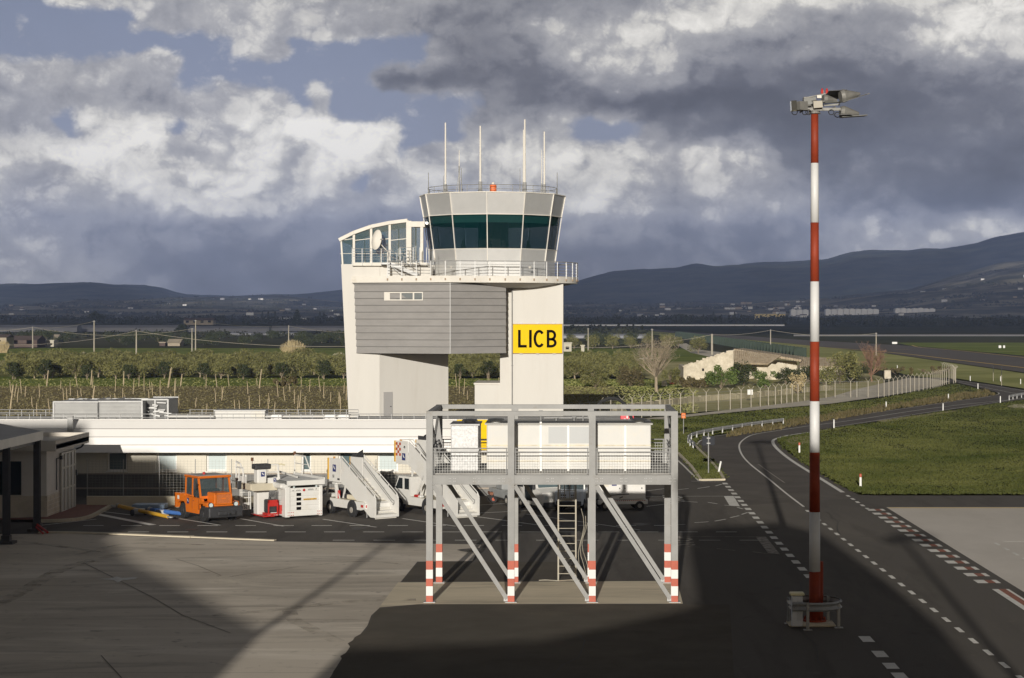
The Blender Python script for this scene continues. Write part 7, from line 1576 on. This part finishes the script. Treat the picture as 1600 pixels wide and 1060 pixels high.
# rubble heaps in the meadow
for k, (px, py, w_) in enumerate(((131,554,12),(250,555,20),(310,554.5,24),(370,555.5,16),(455,555.5,30),(530,555,20),(965,562,34),(1010,562,30),(740,556,26))):
    q = G(px, py); m = MB(); r = random.Random(k)
    for _ in range(40): x = r.uniform(-.5,.5)*w_*q.y/F; s = r.uniform(.12,.35); m.bbox(x-s,x+s,r.uniform(-.6,0),.5,0,r.uniform(.1,.8)*(1-abs(x)/(w_*q.y/F*.55)),.06)
    o = m.obj('rubble_heap', mat('pale_rubble', (.45,.42,.34), .95, var=.15)); o.location = q; tag(o, 'pale rubble heap lying at the edge of the green meadow', 'rubble', 'rubble heaps along the meadow')
# ------------------------------------------------------------------ farm sheds and houses beyond the meadow
def house(name, label, px0, px1, pyt, pyb, wallm, roofm, depth=8, gable=0.0, group=None, wins=0, cat='farmhouse'):
    q = G((px0+px1)/2, pyb); s = q.y/F; w = (px1-px0)*s; h = (pyb-pyt)*s; o = root(name, label, cat, tuple(q), group=group); wh = h*(1-gable)
    m = MB(); m.box(-w/2,w/2,0,depth,0,wh); m.obj('wall', wallm, o); m = MB()
    if gable: m.add([(-w/2-.3,-.3,wh),(w/2+.3,-.3,wh),(w/2+.3,depth+.3,wh),(-w/2-.3,depth+.3,wh),(-w/2-.3,depth/2,h),(w/2+.3,depth/2,h)], [(0,1,5,4),(1,2,5),(2,3,4,5),(3,0,4),(3,2,1,0)])
    else: m.box(-w/2-.2,w/2+.2,-.2,depth+.2,wh,wh+.3)
    m.obj('roof', roofm, o)
    if wins:
        m = MB(); [m.box(-w/2+w*(k+.3)/wins,-w/2+w*(k+.7)/wins,-.06,.02,h*.3,h*.62) for k in range(wins)]; m.obj('window', M_black, o)
    return o
M_hw = mat('farm_wall', (.30,.255,.19), .9, var=.15, vscale=.4); M_hr = mat('farm_roof', (.085,.06,.05), .9, var=.2, vscale=.6); M_hp = mat('farm_pale', (.45,.42,.34), .9, var=.1, vscale=.3)
house('farm_shed', 'tan shed wall at the far left edge of the picture', -20,10,523,546,M_hw,M_hr,8,.2,wins=1,cat='shed'); house('farm_shed', 'dark red roofed shed second from the left edge', 11,58,525,543,M_hr,M_hr,10,.35,wins=2,cat='shed'); house('farm_shed', 'low pale shed with dark openings right of the red roofed one', 60,84,533,542,M_hp,M_hp,5,0,wins=3,cat='shed')
house('farm_shed', 'small tan gabled shed behind the low pale shed', 76,90,523,530,M_hw,M_hw,6,.6,cat='shed'); house('farm_shed', 'small ochre stone hut between the left poles', 262,281,530,541,M_hw,M_hw,6,.55,cat='hut'); house('farm_shed', 'tiny pink walled hut beside the ochre hut', 249,258,536,541,M_hr,M_hw,4,0,cat='hut')
house('farmhouse', 'old brown farmhouse before the dark trees left of the tower', 287,333,497,508,M_hw,M_hr,14,.35,wins=4); house('pump_house', 'small pale pump house right of the tower', 880,893,537,550,M_hp,M_hp,4,0,wins=1,cat='hut'); house('pump_house', 'second tiny pump house beside a pole', 908,913,541,550,M_hp,M_hp,3,0,cat='hut')
house('school_building', 'long yellow building with dark windows far across the plain', 1180,1227,491,501,mat('yellow_wall', (.62,.50,.24), .9),M_hp,18,0,wins=9,cat='building')
house('farmhouse', 'grey house among dark trees far right of the tower', 1086,1106,496.5,503,mat('grey_house', (.22,.22,.23), .9),M_hr,12,.4,wins=3)
# greenhouses: long low film tunnels
def greenhouse(px0, px1, pyt, pyb, lab, ridges=1, m_=M_plast):
    q0 = G(px0, pyb); s = q0.y/F; h = (pyb-pyt)*s; x0, x1 = q0.x, G(px1, pyb).x; o = root('greenhouse', lab, 'greenhouse', (0,0,0)); m = MB(); d = max(9, h*3)
    prof_ = [(0,0),(0,h*.6),(d*.2,h*.88),(d*.5,h),(d*.8,h*.88),(d,h*.6),(d,0)]
    m.add([(x,q0.y+y,z) for x in (x0,x1) for y,z in prof_], [tuple(range(7)),tuple(reversed(range(7,14)))]+[(i,(i+1)%7,7+(i+1)%7,7+i) for i in range(7)]); m.obj('film_cover', m_, o)
    m = MB(); n = int((x1-x0)/9)+1; [m.box(x0+i*(x1-x0)/n-.12,x0+i*(x1-x0)/n+.12,q0.y-.12,q0.y,0,h*.62) for i in range(n+1)]; m.obj('frame', M_steel, o)
    return o
greenhouse(-60,120,508,519,'long grey film greenhouse at the left, nearest row'); greenhouse(124,290,508.5,518.5,'long grey film greenhouse continuing right of the tallest pole'); greenhouse(295,420,510,519,'grey film greenhouse behind the close pair of poles'); greenhouse(424,560,509.5,517.5,'grey film greenhouse ending behind the tower')
M_pl2 = mat('white_film', (.75,.75,.76), .5); greenhouse(360,470,519,524,'low pale greenhouse in front of the grey row'); greenhouse(406,478,497,500,'thin white greenhouse strip below the left hills',m_=M_pl2)
greenhouse(880,1010,522,529,'pale greenhouse right of the tower behind round trees'); greenhouse(790,1226,507,509.5,'very long thin white greenhouse strip across the plain',m_=M_pl2); 
def farhouse(px0, px1, pyt, pyb, lab):
    Yg = 5350.0; o = root('greenhouse', lab, 'greenhouse', (0,0,0)); x0, x1 = XP(px0,Yg), XP(px1,Yg); m = MB(); n = max(2, int((px1-px0)/9)); r = random.Random(int(px0))
    for i in range(n): a = x0+(x1-x0)*i/n; b = x0+(x1-x0)*(i+.93)/n; zt9 = ZP(pyt+r.uniform(-.4,.8),Yg); m.xz([(a,0),(b,0),(b,zt9-2),((a+b)/2,zt9),(a,zt9-2)], Yg, Yg+30)
    m.obj('film_cover', M_pl2, o); m = MB(); m.box(x0,x1,Yg+31,Yg+34,0,ZP(pyb-1,Yg)); m.obj('end_wall', M_hp, o)
farhouse(1290,1374,482.3,488,'bright white greenhouse row below the right hills, left part'); farhouse(1399,1462,481.5,486.5,'bright white greenhouse row below the right hills, right part'); farhouse(1236,1264,483,488,'short white greenhouse left of the mast at the foot of the hills')
# ------------------------------------------------------------------ far trees: named ones, then belts that read as one mass
dt = tree('field_tree', 'dark tree in the belt between meadow and greenhouses', 'tree', 3.8, 7.0, M_dgreen, M_bark, 101, n=1100, ls=.30, trunk=.12, low=.05, group='dark trees beyond the green meadow')
r = random.Random(9); firstd = True
for k in range(70):
    px = r.uniform(-10,545) if k < 52 else r.uniform(702,1000); py = r.uniform(529,541) if k < 52 else r.uniform(528,540)
    if 86 > px > 0 and py > 533: py = 529
    q = G(px, py); s = r.uniform(.55,1.05)
    if firstd: dt['label'] = 'dark tree in the belt beyond the green meadow, between meadow and greenhouses'; dt.location = q; firstd = False
    else: copy_tree(dt, tuple(q), r.uniform(0,6.28), scale=s, label='dark tree in the belt beyond the meadow, '+('left of the tallest pole' if px < 147 else 'right of the tallest pole' if px < 300 else 'near the tower\'s left' if px < 560 else 'right of the tower'))
def single(label, px, yt, yb, wpx, seed, m_=M_dgreen, ls=.5, cone=False, name='tree'):
    q = G(px, yb); s = q.y/F; h = (yb-yt)*s; w = wpx*s
    if not cone: o = tree(name, label, 'tree', h, w, m_, M_bark, seed, n=2400, ls=ls, trunk=.15, low=.1, clumps=20, trunk_r=.3); o.location = q; return
    r = random.Random(seed); o = root(name, label, 'tree', tuple(q)); m = MB(); m.tube((0,0,0),(0,0,h*.98),.3,.05,n=6); m.obj('trunk', M_bark, o); c = MB()
    for t in range(9):
        z = h*(.12+.86*t/9); rr = w/2*(1-t/9.5)
        for a in range(7): an = a*.9+t*.5; leafcloud(c, (rr*.62*math.cos(an), rr*.62*math.sin(an), z-rr*.05), rr*.42+.3, 50, ls, r, squash=(1,1,.35))
    c.obj('crown', m_, o)
single('broad dark dome shaped tree on the plain, left', 152,488,506,30,110,ls=.9); single('tall dark layered conifer left of the tower', 464,482,509,22,111,ls=.6,cone=True,name='araucaria_tree'); single('dark bushy tree beside the close pair of poles', 283,507,522,20,112,ls=.6)
single('dark conical tree right of the tower on the plain', 1072,491,506,14,113,ls=.7,cone=True); single('rounded dark tree near the school building', 1060,493,503,24,114,ls=1.0)
for i, px in enumerate((246,263,410,419,430,500,506,1115,1148)):
    single('slim dark cypress rising from the far tree belt', px, 486, 500, 5, 120+i, ls=.9, cone=True, name='cypress_tree')
    COL.objects[-1] if False else None
for o in bpy.data.objects:
    if o.get('label') == 'slim dark cypress rising from the far tree belt': o['group'] = 'far cypresses'
m = MB(); r = random.Random(21)
def clump(x, y, w, h):
    n = r.randint(24, 40)
    for _ in range(n):
        p = Vector((x+r.gauss(0,.33)*w, y+r.gauss(0,.3)*w, h*abs(r.gauss(.42,.24)))); a = Vector((r.gauss(0,1),r.gauss(0,1),r.gauss(0,1))).normalized(); b = a.orthogonal().normalized(); s = h*r.uniform(.12,.28)
        m.add([p-a*s,p+b*s,p+a*s,p-b*s], [(0,1,2,3)])
for band_ in ((523,529,-40,560,120,2.6),(503,507,-60,560,150,6),(498,502,-60,560,150,8),(494.5,497,-60,1660,260,9),(492.6,494,-60,1660,280,11),(503,507,870,1240,110,7),(498,502,870,1660,200,8),(506,511,1280,1660,120,6),(500,505,1280,1660,140,7),(519,528,870,1010,40,4.5)):
    for _ in range(band_[4]):
        py = r.uniform(band_[0], band_[1]); px = r.uniform(band_[2], band_[3])
        if mnoise.noise(Vector((px*.011, py*.6, 4))) < -.22: continue
        q = G(px, py); clump(q.x, q.y, band_[5]*r.uniform(1.2,2.4), band_[5]*r.uniform(.6,1.2))
tag(m.obj('distant_wood', M_wood2), 'dark belts of distant trees across the shaded plain', 'wood', kind='stuff')
m = MB(); r = random.Random(31)
for _ in range(4200):
    v = Vector(fvs[r.randrange(len(fvs)//6, int(len(fvs)*.8))])
    if mnoise.noise(v*.0016) < -.05: continue
    w = r.uniform(8,20); h = r.uniform(4,9)
    for k in range(7): p = v+Vector((r.gauss(0,1)*w,r.gauss(0,1)*w,h*r.uniform(.1,.8))); a = Vector((r.gauss(0,1),r.gauss(0,1),r.gauss(0,1))).normalized(); b = a.orthogonal(); s = h*.6; m.add([p-a*s,p+b*s,p+a*s,p-b*s], [(0,1,2,3)])
tag(m.obj('hillside_scrub', M_wood2), 'dark scattered scrub and groves over the foothills', 'scrub', kind='stuff')
# houses on the hills
hm = [mat('hill_house_white', (.75,.74,.72), .9), mat('hill_house_tan', (.42,.34,.26), .9), mat('hill_house_grey', (.36,.36,.38), .9)]
protos = []
for i in range(3):
    o = root('hill_house', 'small pale house on the distant hillside', 'house', (0,0,0), group='houses scattered on the hillside'); m = MB(); m.box(-9,9,-6,6,-8,7); m.obj('wall', hm[i], o); m = MB(); m.add([(-9.5,-6.5,7),(9.5,-6.5,7),(9.5,6.5,7),(-9.5,6.5,7),(-9.5,0,9.5),(9.5,0,9.5)], [(0,1,5,4),(1,2,5),(2,3,4,5),(3,0,4),(3,2,1,0)]); m.obj('roof', M_hr, o); protos.append(o)
us = [False]*3; r = random.Random(41); placed = 0; want = 120; tr_ = 0
while placed < want and tr_ < 60000:
    tr_ += 1; v = Vector(fvs[r.randrange(len(fvs)//20, int(len(fvs)*.72))]); px = CX+v.x*F/v.y; py = HY-(v.z-H)*F/v.y
    town = 1120 < px < 1262
    if not (-10 < px < 1610) or (530 < px < 885): continue
    if placed < 50 and not town: continue
    if town and r.random() < .2: continue
    i = r.choices((0,1,2),(5,3,3))[0]; s = r.uniform(.5,1.15)
    if us[i]: copy_tree(protos[i], tuple(v), r.uniform(-.5,.5), scale=s)
    else: protos[i].location = v; protos[i].scale = (s,s,s); us[i] = True
    placed += 1
# far airfield fence: dark green hedge line by the runway grass
m = MB(); a, b = G(1060,527), G(1250,560); r = random.Random(55)
for k in range(60):
    p = a.lerp(b, k/59); m.bbox(p.x-1.6,p.x+1.6,p.y-.3,p.y+.3,0,2.6,.1)
tag(m.obj('airfield_hedge', mat('net_green', (.03,.045,.03), .9, var=.2, vscale=.5)), 'dark green netted fence line beside the runway grass', 'fence')
# ------------------------------------------------------------------ haze: one closed box of thin air round everything
m = MB(); m.box(-16000,16000,-900,17600,-1.6,900); hz = m.obj('haze', []) if False else None
me = bpy.data.meshes.new('haze'); me.from_pydata(m.v, [], m.f); hz = bpy.data.objects.new('haze', me); COL.objects.link(hz)
mh = bpy.data.materials.new('haze_air'); mh.use_nodes = True; t = mh.node_tree; t.nodes.clear()
pv = t.nodes.new('ShaderNodeVolumePrincipled'); pv.inputs['Color'].default_value = (.44,.58,1.0,1); pv.inputs['Density'].default_value = 6e-5; pv.inputs['Anisotropy'].default_value = -.25
oo = t.nodes.new('ShaderNodeOutputMaterial'); t.links.new(pv.outputs[0], oo.inputs['Volume']); me.materials.append(mh); hz['kind'] = 'stuff'
